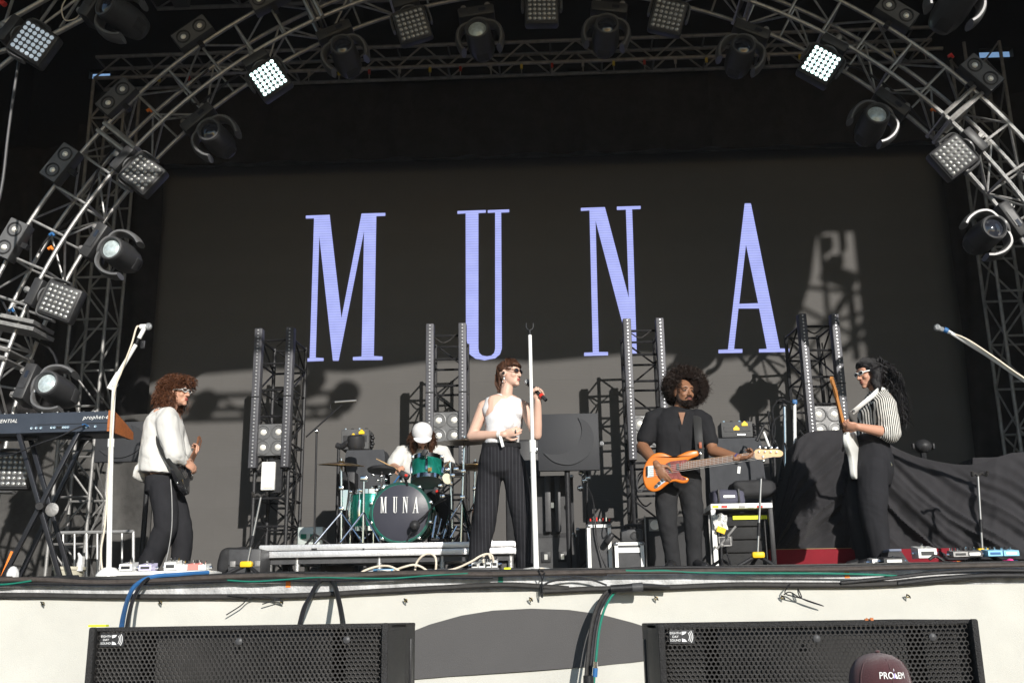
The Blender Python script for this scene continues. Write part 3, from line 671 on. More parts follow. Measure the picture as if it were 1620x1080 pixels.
for px, py, lab in ((18, 379, 'two-lamp blinder on the outer left arch at the picture edge'), (96, 259, 'two-lamp blinder on the outer left arch in half sun, second from the picture edge'), (185, 155, 'two-lamp blinder on the outer left arch beside the lattice tower top'), (305, 53, 'two-lamp blinder on the outer arch right of the big top left moving head'), (425, -4, 'two-lamp blinder cut by the top edge, left of centre'),
 (1418, 20, 'two-lamp blinder on the outer right arch near the top edge'), (1552, 117, 'sunlit two-lamp blinder on the outer right arch'), (1650, 240, 'two-lamp blinder on the outer right arch beyond the picture edge')):
    if px > 1620: continue
    M = hang(px, py, 8.93, 0)
    if not used: o = bl0; setM(o, M); used = True; tag(o, lab, group=G3)
    else: o = copy_tree(bl0, M, lab, G3)
# pipes of the front truss at the top left corner
ft = thing('front_truss', 'bright aluminium truss end carrying lights in the top left corner', 'truss', at(80, 20, 8.1))
for a, c, r in (((75, 60), (620, -231), .025), ((-280, 200), (560, -279), .025), ((300, -60), (272, -115), .014), ((440, -135), (412, -195), .014), ((560, -199), (532, -262), .014), ((-150, 126), (75, 60), .025), ((-30, 130), (60, 60), .022), ((60, 40), (110, -30), .014), ((95, 45), (150, -40), .014), ((0, 60), (30, -30), .014), ((40, 60), (160, -30), .012)):
    MB().cyl(at(a[0], a[1], 8.15), at(c[0], c[1], 8.15 if r > .02 else 8.3), r, 8).obj('chord' if r > .02 else 'brace', ALU, ft)
p_ = at(420, -160, 8.15)
MB().cyl(p_, V((p_.x, p_.y, 10.2)), .012, 6).obj('hanger', BLK, ft); p_ = at(-150, 126, 8.15); MB().cyl(p_, V((p_.x, p_.y, 10.2)), .012, 6).obj('hanger', BLK, ft)
MB().box(at(285, -4, 8.12), (.14, .14, .12)).obj('coupler', BLK, ft, False)
o = MB().tube(spline([at(110, -10, 8.05), at(98, 12, 8.05), at(103, 32, 8.05), at(122, 28, 8.05), at(135, 5, 8.05)], 5), .006, 6).obj('cable', CREAM, None); tag(o, 'thin looped cable hanging from the front truss at top left', 'cable')
o = MB().tube([at(8, 8, 8.2), at(2, 3, 8.2), at(-8, 0, 8.2)], .025, 8).obj('plug', REDP, None); tag(o, 'red plug at the top left corner of the truss', 'plug')
o = MB().tube(spline([at(30, 95, 8.0), at(20, 160, 8.0), at(12, 220, 8.0), at(2, 300, 8.0), at(-20, 380, 8.0)], 5), .013, 8).obj('cable', GREYP, None); tag(o, 'grey cable hanging down the dark left edge from the corner LED panel', 'cable')
for px, py, cm, lab in ((78, 372, BLUEC, 'blue connector on the left arch'), (76, 394, ORP, 'orange connector on the left arch above the lower LED panel'), (232, 176, ORP, 'orange safety tag on the upper left arch'), (1473, 175, ORP, 'orange tag on the right arch joint'), (1500, 90, REDP, 'red cable tag under the top right moving head'), (14, 492, BLUEC, 'blue clamp on the platform at the left arch foot')):
    p = at(px, py, 9.2); t = MB().tube([p, p+V((.03, 0, .02)), p+V((.05, 0, -.01))], [.016, .02, .012], 7); tag(t.obj('connector', cm, None), lab, 'connector')
for k, (pp, lab) in enumerate((([(1300, 95), (1360, 110), (1420, 150), (1470, 200), (1540, 230)], 'loose dark cable following the right arch'), ([(60, 400), (80, 372), (130, 330), (160, 260), (200, 215)], 'loose dark cable following the left arch'), ([(95, 640), (85, 560), (30, 520), (0, 470)], 'black cable hanging at the left arch foot'), ([(330, 110), (300, 140), (310, 165), (360, 130), (420, 90)], 'tangled cables behind the upper left arch'))):
    o = MB().tube(spline([at(x, y, 9.3) for x, y in pp], 6), .012, 6).obj('cable', BLK, None); tag(o, lab, 'cable')
pf = thing('arch_platform', 'grey metal platform bolted across the lower left arch', 'platform', at(30, 520, 9.2))
for k in range(2): MB().box(at(20, 508+11*k, 9.1), (.62, .4, .035), Matrix.Rotation(rad(13), 3, 'Y')).obj('plank', ALUD, pf, False)

# ------------------------------------------------------------------ LED strip towers
LD = mat('tiny LED lens', (.42, .42, .43), .25, .3, 0, 60, 0)
STR = mat('LED strip housing', (.085, .085, .095), .5, .2, .1, 80, .12, 6)
def led_tower(label):                         # origin on the floor between the front strips
    t = thing('light_tower', label, 'light tower')
    wx, d, H = .19, .50, 2.74
    for x in (-wx, wx):
        for y in (.10, .10+d): MB().cyl((x, y, 0), (x, y, H), .022, 8).obj('chord', BLK, t, local=True)
    n = 9; st = H/n
    for k in range(n+1):
        z = max(.03, min(H-.03, k*st))
        for y in (.10, .10+d): MB().cyl((-wx, y, z), (wx, y, z), .014, 6).obj('rung', BLK, t, local=True)
        for x in (-wx, wx): MB().cyl((x, .10, z), (x, .10+d, z), .012, 6).obj('rung', BLK, t, local=True)
        if k < n:
            for x in (-wx, wx): MB().cyl((x, .10 if k % 2 else .10+d, z), (x, .10+d if k % 2 else .10, z+st), .011, 6).obj('brace', BLK, t, local=True)
            MB().cyl((-wx if k % 2 else wx, .10+d, z), (wx if k % 2 else -wx, .10+d, z+st), .011, 6).obj('brace', BLK, t, local=True)
    MB().box((0, .35, .012), (.62, .74, .02)).obj('base_plate', BLK, t, False, True)
    for x in (-.183, .183):
        s = MB().box((x, .02, 2.03), (.088, .10, 1.59), bev=.008).obj('led_strip', STR, t, local=True)
        g = MB()
        for k in range(40): g.lathe([(.012, 0), (.009, .005), (.0001, .006)], (x, -.031, 1.26+.0395*k), (0, -1, 0), 6)
        tag(g.obj('lens_row', LD, s, local=True), kind='stuff')
        MB().box((x, -.0325, 2.03), (.09, .006, .012)).obj('joint', BLK, s, False, True)
    c = MB().tube(spline([V((-.15, .1, 2.7)), V((-.05, .06, 2.62)), V((.03, .1, 2.66)), V((.1, .08, 2.72))], 5), .008, 6)
    c.tube(spline([V((.16, .4, 2.6)), V((.2, .45, 2.2)), V((.17, .35, 1.7)), V((.2, .4, 1.0)), V((.15, .3, .2))], 6), .009, 6); c.obj('cable', TEAL if 'left end' in label else RUB, t, local=True)
    return t
TW = [((410, 460), 'black truss tower with LED strips, leftmost of the four in front of the screen'), ((680, 732), 'black truss tower with LED strips behind the drummer'), ((991, 1045), 'black truss tower with LED strips behind the bass player'), ((1268, 1324), 'black truss tower with LED strips rising behind the cloth, rightmost of the four')]
lt0 = led_tower('x'); b40 = blinder(4)
for k, ((a, c), lab) in enumerate(TW):
    p = (at(a, 520, 11.3)+at(c, 520, 11.3))/2; M = Matrix.Translation(V((p.x, 11.3, .05))) @ Matrix.Rotation(rad((-3, 0, 1.5, 5)[k]), 4, 'Z')
    o = lt0 if k == 0 else None
    if k == 0: setM(lt0, M); tag(lt0, lab, group='LED strip towers in front of the screen')
    else: o = copy_tree(lt0, M, lab, 'LED strip towers in front of the screen')
    M2 = M @ Matrix.Translation(V((0, .06, 1.55+(.0, .09, .0, .06)[k])))
    lb = ('four-lamp blinder inside the leftmost light tower', 'four-lamp blinder inside the tower behind the drummer', 'four-lamp blinder inside the tower behind the bass player', 'four-lamp blinder in the rightmost tower just above the black cloth')[k]
    if k == 0: setM(b40, M2); tag(b40, lb, group='four-lamp blinders in the light towers')
    else: copy_tree(b40, M2, lb, 'four-lamp blinders in the light towers')
wl = thing('strobe_light', 'white upright strobe panel under the lamps of the leftmost light tower', 'strobe', at(425, 772, 11.28))
MB().box(at(425, 753, 11.30), (.15, .07, .31), bev=.01).obj('housing', WHT, wl); MB().box(at(425, 753, 11.262), (.10, .012, .26)).obj('tube_cover', mat('milky tube cover', (.78, .74, .62), .3), wl, False)
MB().box(at(440, 753, 11.34), (.10, .07, .36)).obj('bracket', BLK, wl, False)
# ------------------------------------------------------------------ helpers for things measured in the photograph
def bpx(x0, x1, y0, y1, Y, depth):            # box whose front face fills a photograph rectangle at distance Y
    a = at(x0, y1, Y); c = at(x1, y0, Y)
    return V(((a.x+c.x)/2, Y+depth/2, (a.z+c.z)/2)), (c.x-a.x, depth, c.z-a.z)
def onfloor(x0, x1, y0, Y, depth, z=0.0):     # the same, standing on height z
    c, s = bpx(x0, x1, y0, 900, Y, depth); top = at((x0+x1)/2, y0, Y).z
    return V((c.x, c.y, (top+z)/2)), (s[0], depth, top-z)
CASE = mat('carpeted case panel', (.075, .075, .078), .8, 0, .4, 300, .2, 10)
CORNER = mat('steel case corner', (.5, .5, .5), .3, .9)
TOLEX = mat('black tolex', (.035, .035, .036), .65, 0, .5, 350, .2, 10)
def flight_case(name, label, c, s, edge, panel=CASE, ew=.022, latch=2, cat='flight case', split=None):
    t = thing(name, label, cat, (c.x, c.y, c.z-s[2]/2))
    MB().box(c, (s[0]-.012, s[1]-.012, s[2]-.012)).obj('body', panel, t, False)
    x0, x1, y0, y1, z0, z1 = c.x-s[0]/2, c.x+s[0]/2, c.y-s[1]/2, c.y+s[1]/2, c.z-s[2]/2, c.z+s[2]/2; h = ew/2
    for z in (z0+h, z1-h):
        for y in (y0+h, y1-h): MB().box((c.x, y, z), (s[0]-.003, ew, ew)).obj('edge_profile', edge, t, False)
    for x in (x0+h, x1-h):
        for y in (y0+h, y1-h): MB().box((x, y, c.z), (ew+.003, ew+.003, s[2]-ew*2)).obj('edge_profile', edge, t, False)
        for z in (z0+h, z1-h): MB().box((x, c.y, z), (ew+.003, s[1]-ew*2, ew-.003)).obj('edge_profile', edge, t, False)
    if split: MB().box((c.x, y0+h-.004, z0+s[2]*split), (s[0]-ew, ew, ew*1.6)).obj('edge_profile', edge, t, False)
    for x in (x0+h, x1-h):
        for z in (z0+h, z1-h): MB().ell((x, y0+h, z), (ew*.9, ew*.9, ew*.9), None, 8, 6).obj('corner', CORNER, t)
    for k in range(latch):
        q = MB().box((x0+s[0]*(k+1)/(latch+1), y0-.002, c.z), (.09, .014, .10), bev=.004); l = q.obj('latch', BLKP, t)
        MB().box((x0+s[0]*(k+1)/(latch+1), y0-.011, c.z), (.03, .008, .05)).obj('catch', CORNER, l, False)
    return t
def tripod(t, base, top, spread, hub, r, mp, ml, n=3, a0=.4, leg_r=None, legs=True):
    base = V(base); top = V(top)
    MB().cyl(base+V((0, 0, .02)), top, r, 10).obj('pole', mp, t)
    if legs:
        d = (top-base).normalized(); hp = base + d*hub
        for k in range(n):
            a = a0+2*pi*k/n; f = base+V((cos(a)*spread, sin(a)*spread, .012))
            l = MB().cyl(hp, f, leg_r or r*1.1, 8).obj('leg', ml, t); MB().ell(f, (.018, .018, .014), None, 8, 6).obj('foot', RUB, l)
def mic(t, p, d, L=.16, body=BLKP, head=CHROME, r=.018, cap=True):
    p = V(p); d = V(d).normalized()              # p: tip of the grille, d: from the grille to the cable end
    m_ = MB().tube([p+d*.045, p+d*.065, p+d*.08, p+d*L], [r*.95, r*1.05, r*.85, r*.62], 12).obj('body', body, t)
    MB().ell(p+d*.028, (r*1.32, r*1.32, r*1.4), None, 14, 10).obj('grille', head, t)
    return m_
MICG = mat('mic grille mesh', (.42, .43, .44), .38, .7, .5, 700, .1)

# ------------------------------------------------------------------ drum riser
RZ = .33; RY = 9.6; rx0 = at(412, 862, RY).x; rx1 = fl(813, RY, .3).x; RD = 1.62
r = thing('drum_riser', 'low silver-edged drum riser with a black top under the drum kit', 'riser', ((rx0+rx1)/2, RY, 0))
MB().box(((rx0+rx1)/2, RY+RD/2+.01, RZ-.014), (rx1-rx0-.02, RD-.04, .026)).obj('deck', mat('black riser deck', (.05, .048, .046), .55, 0, .2, 60, .3, 4), r, False)
for z, h in ((RZ-.028, .052), (RZ-.088, .058)):
    for y in (RY, RY+RD): MB().box(((rx0+rx1)/2, y+(.006 if z < .28 else 0), z), (rx1-rx0, .045, h), bev=.006).obj('rail', mat('riser silver edge', (.66, .66, .67), .4, .5, .2, 50, .15, 5), r)
    for x in (rx0, rx1): MB().box((x, RY+RD/2, z-.001), (.04, RD-.05, h), bev=.006).obj('rail', MATS['riser silver edge'], r)
for px in (426, 470, 600, 700, 808):
    for dy in (.06, RD-.08):
        x = fl(px, RY+.06, .1).x; MB().cyl((x, RY+dy, 0), (x, RY+dy, RZ-.12), .028, 10).obj('leg', ALU, r)
for px in (452, 512): c_, s_ = onfloor(px-6, px+6, 885, RY+.5, .06); MB().box(c_, (.06, .06, .22)).obj('leg', BLK, r, False)
MB().box(((rx0+rx1)/2, RY+.05, RZ-.145), (rx1-rx0-.1, .03, .055)).obj('shade_strip', GREYP, r, False)  # dark strip standing in for the shade below the riser rails
tg = thing('riser_tag', 'small white tag on the front edge of the drum riser', 'tag', at(634, 864, RY-.03)); MB().box(at(634, 864, RY-.028), (.085, .004, .028)).obj('card', WHT, tg, False)
for px, py, lab in ((497, 868, 'dark latch slot on the left of the riser rail'), (575, 868, 'small dark hole in the riser rail')):
    t = MB().box(at(px, py, RY-.025), (.05 if px < 500 else .016, .006, .014)); tag(t.obj('rail_slot', BLK, None, False), lab, 'fitting')
# black gear and bars under the riser
for k, (a, c, y0, Y, lab) in enumerate(((515, 560, 893, 10.1, 'black box pushed under the riser at left'), (640, 690, 892, 10.0, 'black stage box under the middle of the riser'), (575, 592, 897, 9.75, 'small multicolour plug box under the riser'))):
    c_, s_ = onfloor(a, c, y0, Y, .25); t = thing('stage_box', lab, 'stage box', (c_.x, Y, 0)); MB().box(c_, s_, bev=.008).obj('body', BLKP, t)
    for j in range(4): MB().cyl((c_.x-s_[0]*.35+j*s_[0]*.23, Y, c_.z), (c_.x-s_[0]*.35+j*s_[0]*.23, Y-.012, c_.z), .012, 8).obj('socket', (REDP, CHROME, TEAL, CHROME)[j], t)

# ------------------------------------------------------------------ drum kit
GREEN = mat('green sparkle lacquer', (.008, .155, .115), .22, .35, .05, 300, .45, 18, coat=.6, stretch=(1, 1, .25))
HEADC = mat('coated drum head', (.33, .34, .33), .6)
BDH = mat('dark drum head film', (.045, .046, .060), .35, 0, .03, 40, .08, 4)
BRONZE = mat('bronze cymbal', (.33, .22, .09), .3, .9, .1, 200, .25, 8)
DKCYM = mat('dark bronze cymbal', (.13, .10, .07), .35, .8, .1, 200, .25, 8)
def drum(name, label, c, ax, R, H, shell, front, nlug, hoopm, tilt=None, letters=False):
    c = V(c); ax = V(ax).normalized(); t = thing(name, label, 'drum', c)   # c: centre of front/top head, ax: pointing inward
    MB().lathe([(R-.006, .0), (R, .012), (R, H-.012), (R-.006, H)], c, ax, 40).obj('shell', shell, t)
    MB().lathe([(.0001, -.002), (R*.93, -.002), (R*.965, .004), (R*.965, .01)], c, ax, 40).obj('head', front, t)
    MB().lathe([(.0001, H+.002), (R*.96, H+.002)], c, ax, 40).obj('head', HEADC, t)
    for h in (.0, H-.03):
        MB().lathe([(R*.97, h-.008), (R*1.035, h-.008), (R*1.035, h+.035), (R*1.0, h+.035)], c, ax, 40, cap=False).obj('hoop', hoopm, t)
    x, y, d = frame(ax)
    for k in range(nlug):
        a = 2*pi*(k+.5)/nlug; o = x*cos(a)+y*sin(a)
        l = MB().tube([c+o*(R+.014)+ax*(H*.25), c+o*(R+.018)+ax*(H*.5), c+o*(R+.014)+ax*(H*.75)], [.012, .016, .012], 8).obj('lug', CHROME, t)
        MB().cyl(c+o*(R*1.04+.006)-ax*.012, c+o*(R*1.04+.006)+ax*(H*.3), .005, 6).obj('tension_rod', CHROME, l)
        MB().box(c+o*(R*1.045)+ax*.006, (.03, .03, .03), None, bev=.006).obj('claw', CHROME, l)
    return t
BY = 9.92; bc = at(634, 812, BY); bc.z = RZ+.302
bd = drum('bass_drum', 'green bass drum with MUNA in white on its dark front head', bc, (0, 1, 0), .283, .42, GREEN, BDH, 10, mat('green hoop', (.004, .045, .035), .3, 0, 0, 60, .1, coat=.5))
for ch, (l0, l1) in zip('MUNA', ((601.5, 612.5), (621.5, 629), (636.5, 646), (652.5, 663))):
    po, ho = LETTERS[ch]; xs = [p.x for p in po]; zs = [p.z for p in po]; A = at(l0, 811, BY); B = at(l1, 785.5, BY)
    cv = lambda L: [V((A.x+(p.x-min(xs))/(max(xs)-min(xs))*(B.x-A.x), BY-.006, A.z+(p.z-min(zs))/(max(zs)-min(zs))*(B.z-A.z))) for p in L]
    MB().prism(cv(po), V((0, 0, 0)), [cv(h) for h in ho]).obj('letter', WHT, bd, False)
for s in (-1, 1):
    MB().cyl(bc+V((s*.25, .12, -.12)), V((bc.x+s*.42, BY+.02, RZ)), .010, 8).obj('spur', CHROME, bd)
bm_ = thing('kick_microphone', 'black round microphone in front of the lower right of the bass drum head', 'microphone', at(656, 830, BY-.09))
MB().ell(at(656, 831, BY-.10), (.05, .06, .052), None, 16, 12).obj('body', BLKP, bm_)
MB().tube(spline([at(660, 825, BY-.09), at(672, 815, BY-.1), at(690, 796, BY-.1), at(712, 783, BY-.05)], 5), .009, 8).obj('boom', BLK, bm_)
MB().cyl(at(712, 783, BY-.05), V((at(712, 783, BY).x, BY-.05, RZ)), .009, 8).obj('pole', BLK, bm_)
MB().tube(spline([at(656, 838, BY-.09), at(648, 845, BY-.1), at(644, 856, BY-.1)], 5), .006, 6).obj('cable', BLK, bm_)
tc_ = at(676.5, 727, 10.06); rt = drum('rack_tom', 'green rack tom mounted above the right of the bass drum', tc_, V((.02, -.28, -1)), .155, .235, GREEN, HEADC, 6, CHROME)
MB().box(at(680, 742, 9.83), (.035, .006, .035)).obj('badge', mat('bronze badge', (.25, .13, .04), .4, .8), rt, False)
MB().cyl(tc_+V((0, .25, -.15)), V((tc_.x-.08, BY+.22, bc.z+.28)), .014, 8).obj('mount', CHROME, rt)
ft_ = drum('floor_tom', 'green floor tom standing left of the bass drum', V((at(588, 768, 10.15).x, 10.15, RZ+.53)), (0, 0, -1), .195, .38, GREEN, HEADC, 8, CHROME)
for k in range(3):
    a = .8+2.1*k; x, y = at(588, 768, 10.15).x+.215*cos(a), 10.15+.215*sin(a); MB().cyl((x, y, RZ), (x, y, RZ+.36), .008, 8).obj('leg', CHROME, ft_)
sn = drum('snare_drum', 'chrome snare drum in the middle of the kit behind the bass drum', V((at(618, 745, 10.4).x, 10.4, RZ+.60)), (0, 0, -1), .178, .15, CHROME, HEADC, 8, CHROME)
MB().cyl((at(618, 745, 10.4).x, 10.4, RZ), (at(618, 745, 10.4).x, 10.4, RZ+.45), .014, 8).obj('stand', CHROME, sn)
pd_ = thing('drum_pad', 'flat black electronic drum pad left of the drummer', 'drum pad', at(604, 744, 10.05))
MB().lathe([(.0001, .012), (.13, .010), (.142, 0), (.135, -.02), (.0001, -.025)], at(604, 742, 10.1), (0, .12, 1), 28).obj('pad', BLKP, pd_)
MB().cyl(at(604, 744, 10.1), V((at(604, 744, 10.1).x, 10.1, RZ)), .012, 8).obj('pole', CHROME, pd_)
for k, (px, py) in enumerate(((590, 751), (603, 753), (617, 750), (610, 758), (598, 760))): MB().ell(at(px, py, 10.0), (.022, .02, .016), None, 8, 6).obj('clamp', CHROME, pd_)
def cymbal_stand(label, px, py, Y, R, cm, name='cymbal_stand', pole=None, tilt=(.05, -.1, 1), hub=.42, spread=.24, a0=.5, low=None):
    c = at(px, py, Y); b = V((fl(px if pole is None else pole, Y, RZ).x, Y, RZ)); t = thing(name, label, 'cymbal stand', b)
    MB().lathe([(.0001, .028), (R*.10, .026), (R*.16, .010), (R*.5, .004), (R, -.016), (R, -.019), (R*.5, .001), (R*.14, .006), (.0001, .02)], c, tilt, 36).obj('cymbal', cm, t)
    if low: MB().lathe([(.0001, -.004), (R*.16, .0), (R*.5, -.012), (R, .004), (R*.5, -.015), (.0001, -.014)], c-V((0, 0, .045)), tilt, 36).obj('cymbal', cm, t)
    MB().cyl(c, c+V((0, 0, .05)), .006, 8).obj('wing_nut', CHROME, t)
    tripod(t, b, c, spread, hub, .013, CHROME, CHROME, 3, a0, .012)
    for q in (.45, .7): p = b.lerp(c, q); MB().box(p, (.045, .04, .04), bev=.008).obj('collar', CHROME, t)
    return t
cymbal_stand('crash cymbal on a chrome stand at the left end of the kit', 540, 733, 9.98, .225, BRONZE, hub=.32, spread=.27, a0=-.5)
cymbal_stand('large dark cymbal on a heavy chrome stand right of the drummer', 735, 697, 10.0, .27, DKCYM, pole=729, tilt=(-.02, -.06, 1), spread=.24, a0=-1.1)
cymbal_stand('hi-hat cymbals on a stand half hidden behind the singer', 752, 734, 10.35, .19, BRONZE, 'hi_hat', low=1, pole=748, tilt=(0, -.05, 1))
t = thing('clamp_stand', 'bare chrome stand between the floor tom and the bass drum', 'drum stand', V((fl(574, 9.8, RZ).x, 9.8, RZ)))
tripod(t, V((fl(574, 9.8, RZ).x, 9.8, RZ)), at(576, 757, 9.8), .22, .30, .012, CHROME, CHROME, 3, -.6, .011); MB().box(at(576, 757, 9.8), (.07, .05, .05), bev=.01).obj('clamp', CHROME, t)
t = thing('clamp_stand', 'chrome multi-clamp stand crowded right of the bass drum', 'drum stand', V((fl(716, 10.1, RZ).x, 10.1, RZ)))
tripod(t, V((fl(716, 10.1, RZ).x, 10.1, RZ)), at(712, 730, 10.1), .24, .34, .013, CHROME, CHROME, 3, .2, .012)
for px, py in ((708, 743), (716, 752), (722, 742), (712, 765), (700, 785), (690, 775), (697, 768)): MB().box(at(px, py, 10.0), (.05, .045, .045), bev=.012).obj('clamp', CHROME, t)
MB().cyl(at(700, 752, 10.0), at(735, 752, 10.0), .016, 8).obj('arm', CHROME, t)
t = thing('percussion_disc', 'pale round percussion disc hanging right of the rack tom', 'percussion', at(709, 757, 9.95)); MB().lathe([(.0001, -.006), (.05, -.004), (.052, .006), (.0001, .008)], at(707, 757, 9.93), (.6, -.8, .1), 18).obj('disc', mat('cream disc', (.6, .56, .42), .5), t); MB().cyl(at(707, 757, 9.93), at(716, 752, 10.05), .008, 8).obj('arm', CHROME, t)
t = thing('kick_pedal', 'chrome pedal hardware at the lower right of the bass drum', 'drum pedal', V((fl(692, 9.85, RZ).x, 9.85, RZ)))
for px, py, px2, py2 in ((684, 850, 690, 815), (690, 852, 698, 820), (700, 852, 706, 828), (690, 845, 720, 852), (712, 850, 722, 832)): MB().cyl(at(px, py, 9.85), at(px2, py2, 9.9), .010, 8).obj('strut', CHROME, t)
MB().box(at(694, 854, 9.85), (.12, .2, .02)).obj('plate', BLK, t, False)
for k, (px, py, lab) in enumerate(((672, 716, 'small microphone clipped on top of the rack tom'), (640, 751, 'black box with a red light clipped left of the rack tom'), (689, 776, 'red and black microphone under the rack tom'))):
    t = thing('drum_microphone', lab, 'microphone', at(px, py, 9.85)); c_ = at(px, py, 9.86)
    MB().box(c_, (.05, .06, .07) if k != 1 else (.10, .07, .06), Matrix.Rotation(.5, 3, 'Y'), bev=.012).obj('body', BLKP, t); MB().cyl(c_+V((.0, .0, -.02)), c_+V((.02, .06, -.09)), .012, 8).obj('clip', CHROME if k == 0 else BLK, t)
    if k: MB().ell(c_+V((.02, -.04, -.01)), (.016, .012, .014), None, 8, 6).obj('light', REDP, t)
for k, pp in enumerate(([(632, 752), (622, 765), (612, 775), (605, 800)], [(700, 790), (712, 805), (728, 812), (748, 806)], [(545, 735), (552, 770), (548, 820), (560, 850)], [(705, 832), (720, 838), (742, 842), (752, 855)])):
    tag(MB().tube(spline([at(x, y, 10.0) for x, y in pp], 6), .008, 6).obj('cable', BLK if k else BLUEC, None), ('blue cable tangled behind the bass drum', 'black cable arcing right of the bass drum', 'black cable hanging left of the floor tom', 'black cable on the riser right of the bass drum')[k], 'cable')
fan = thing('drum_fan', 'black cylindrical scoop light on a short arm over the left cymbal', 'work light', at(555, 705, 10.3))
MB().lathe([(.06, 0), (.085, -.02), (.09, -.11), (.075, -.14), (.0001, -.14)], at(563, 697, 10.3)+V((0, 0, .06)), (0, -.15, 1), 20).obj('scoop', BLKP, fan)
MB().tube(spline([at(533, 704, 10.35), at(541, 706, 10.33), at(550, 700, 10.3), at(560, 697, 10.3)], 5), .03, 10).obj('arm', BLKP, fan); MB().cyl(at(536, 704, 10.35), V((at(536, 704, 10.35).x, 10.35, RZ)), .016, 8).obj('pole', BLK, fan)
t = thing('black_box', 'dark upright hardware case behind the left cymbal stand', 'case', V((fl(542, 10.45, RZ).x, 10.45, RZ))); c_, s_ = onfloor(530, 562, 745, 10.45, .2, RZ); MB().box(c_, s_, bev=.02).obj('body', BLK, t); MB().box(c_+V((0, -.105, .1)), (.06, .02, .2)).obj('latch', CHROME, t, False)
# microphone over the drums
dm = thing('boom_stand', 'black boom stand with a long silver microphone left of the drum kit', 'microphone stand', V((fl(497, 9.9, RZ).x, 9.9, RZ)))
tripod(dm, V((fl(497, 9.9, RZ).x, 9.9, RZ)), at(501, 682, 9.9), .16, .12, .010, BLK, BLK, 3, .3, .010)
MB().cyl(at(484, 691, 9.9), at(541, 640, 9.9), .008, 8).obj('boom', BLK, dm); MB().ell(at(501, 682, 9.9), (.022, .022, .022), None, 8, 6).obj('joint', CHROME, dm)
MB().cyl(at(530, 636, 9.9), at(564, 633.5, 9.9), .013, 10).obj('microphone', mat('nickel', (.45, .44, .42), .35, .9), dm)
MB().tube(spline([at(532, 636, 9.9), at(524, 637, 9.9), at(523, 646, 9.9), at(530, 652, 9.9)], 4), .004, 6).obj('cable', BLK, dm)
t = thing('silver_case', 'pale silver case standing behind the left end of the riser', 'case', V((fl(490, 11.25, RZ).x, 11.0, RZ))); c_, s_ = bpx(470, 511, 840, 860, 11.25, .2); MB().box(c_, (s_[0], .2, s_[2]+.1), bev=.01).obj('body', mat('pale silver', (.55, .60, .58), .4, .3), t)
for px in (480, 495): MB().box(at(px, 848, 11.24), (.06, .01, .05)).obj('panel', TEAL, t, False)
# drum throne (behind the kit)
th = thing('drum_throne', 'round black drum stool under the drummer', 'stool', V((fl(665, 10.75, RZ).x, 10.75, RZ)))
MB().lathe([(.0001, .08), (.15, .075), (.17, .04), (.15, 0), (.0001, 0)], V((fl(665, 10.75, RZ).x, 10.75, RZ+.44)), (0, 0, 1), 24).obj('seat', TOLEX, th); tripod(th, V((fl(665, 10.75, RZ).x, 10.75, RZ)), V((fl(665, 10.75, RZ).x, 10.75, RZ+.44)), .25, .25, .016, CHROME, CHROME)

# ------------------------------------------------------------------ amplifiers under covers
def draped_box(c, s, seed, fold=.012, flare=.03):
    b = MB(); bm = bmesh.new(); bmesh.ops.create_cube(bm, size=1); bmesh.ops.subdivide_edges(bm, edges=bm.edges[:], cuts=22, use_grid_fill=True)
    for q in bm.verts:
        x, y, z = q.co; k = .5-z; e = 1-.06*(max(abs(x), abs(y)) > .46 and z > .46)
        p = V((x*s[0]*(1+flare*k)*e, y*s[1]*(1+flare*k)*e, z*s[2]-(.02 if max(abs(x), abs(y)) > .47 and z > .44 else 0)))
        n = noise.noise(V((p.x*7, p.y*7, p.z*2.2+seed)))*fold*(.4+k) + noise.noise(V((p.x*18+p.z*6, p.y*18, p.z*5+seed)))*fold*.5
        q.co = c + p + V((x, y, 0)).normalized()*n if (abs(x)+abs(y)) > .01 else c+p+V((0, 0, n*.5))
    bm.verts.index_update(); b.add([q.co.copy() for q in bm.verts], [[q.index for q in f.verts] for f in bm.faces]); bm.free(); return b
def amp_head(label, x0, x1, y0, y1, Y, tags, zsit):
    c_, s_ = bpx(x0, x1, y0, y1, Y, .24); s_ = (s_[0], .24, s_[2]); t = thing('guitar_amplifier', label, 'amplifier', (c_.x, c_.y, c_.z-s_[2]/2))
    MB().box(c_, s_, bev=.012).obj('cabinet', mat('grey tolex', (.10, .10, .102), .6, 0, .5, 300, .15, 10), t)
    MB().box(c_+V((0, -.122, .005)), (s_[0]*.84, .008, s_[2]*.32)).obj('panel', BLKP, t, False)
    for k in range(4): MB().cyl(c_+V((-s_[0]*.38+k*s_[0]*.25, -.06, s_[2]/2)), c_+V((-s_[0]*.38+k*s_[0]*.25, -.06, s_[2]/2+.018)), .014, 8).obj('foot', RUB if k % 2 else CHROME, t)
    for px, py in tags:
        p = at(px, py, Y-.012); q = MB().prism([p+V((dx*.03, 0, dz*.03)) for dx, dz in ((-1, -.7), (1, -.7), (1, .1), (.45, .5), (.2, .9), (-.2, .9), (-.45, .5), (-1, .1))], V((0, .004, 0))); q.obj('tag', YEL, t, False)
    MB().box(c_+V((.04, -.123, -s_[2]*.33)), (.08, .004, .012)).obj('nameplate', SILV, t, False)
    k = MB()
    for j in range(5): k.ell(c_+V((s_[0]/2+.02+.01*(j % 2), -.05, .05-.03*j)), (.02, .03, .02), None, 7, 5)
    k.obj('cable_plugs', BLK, t)
    return t
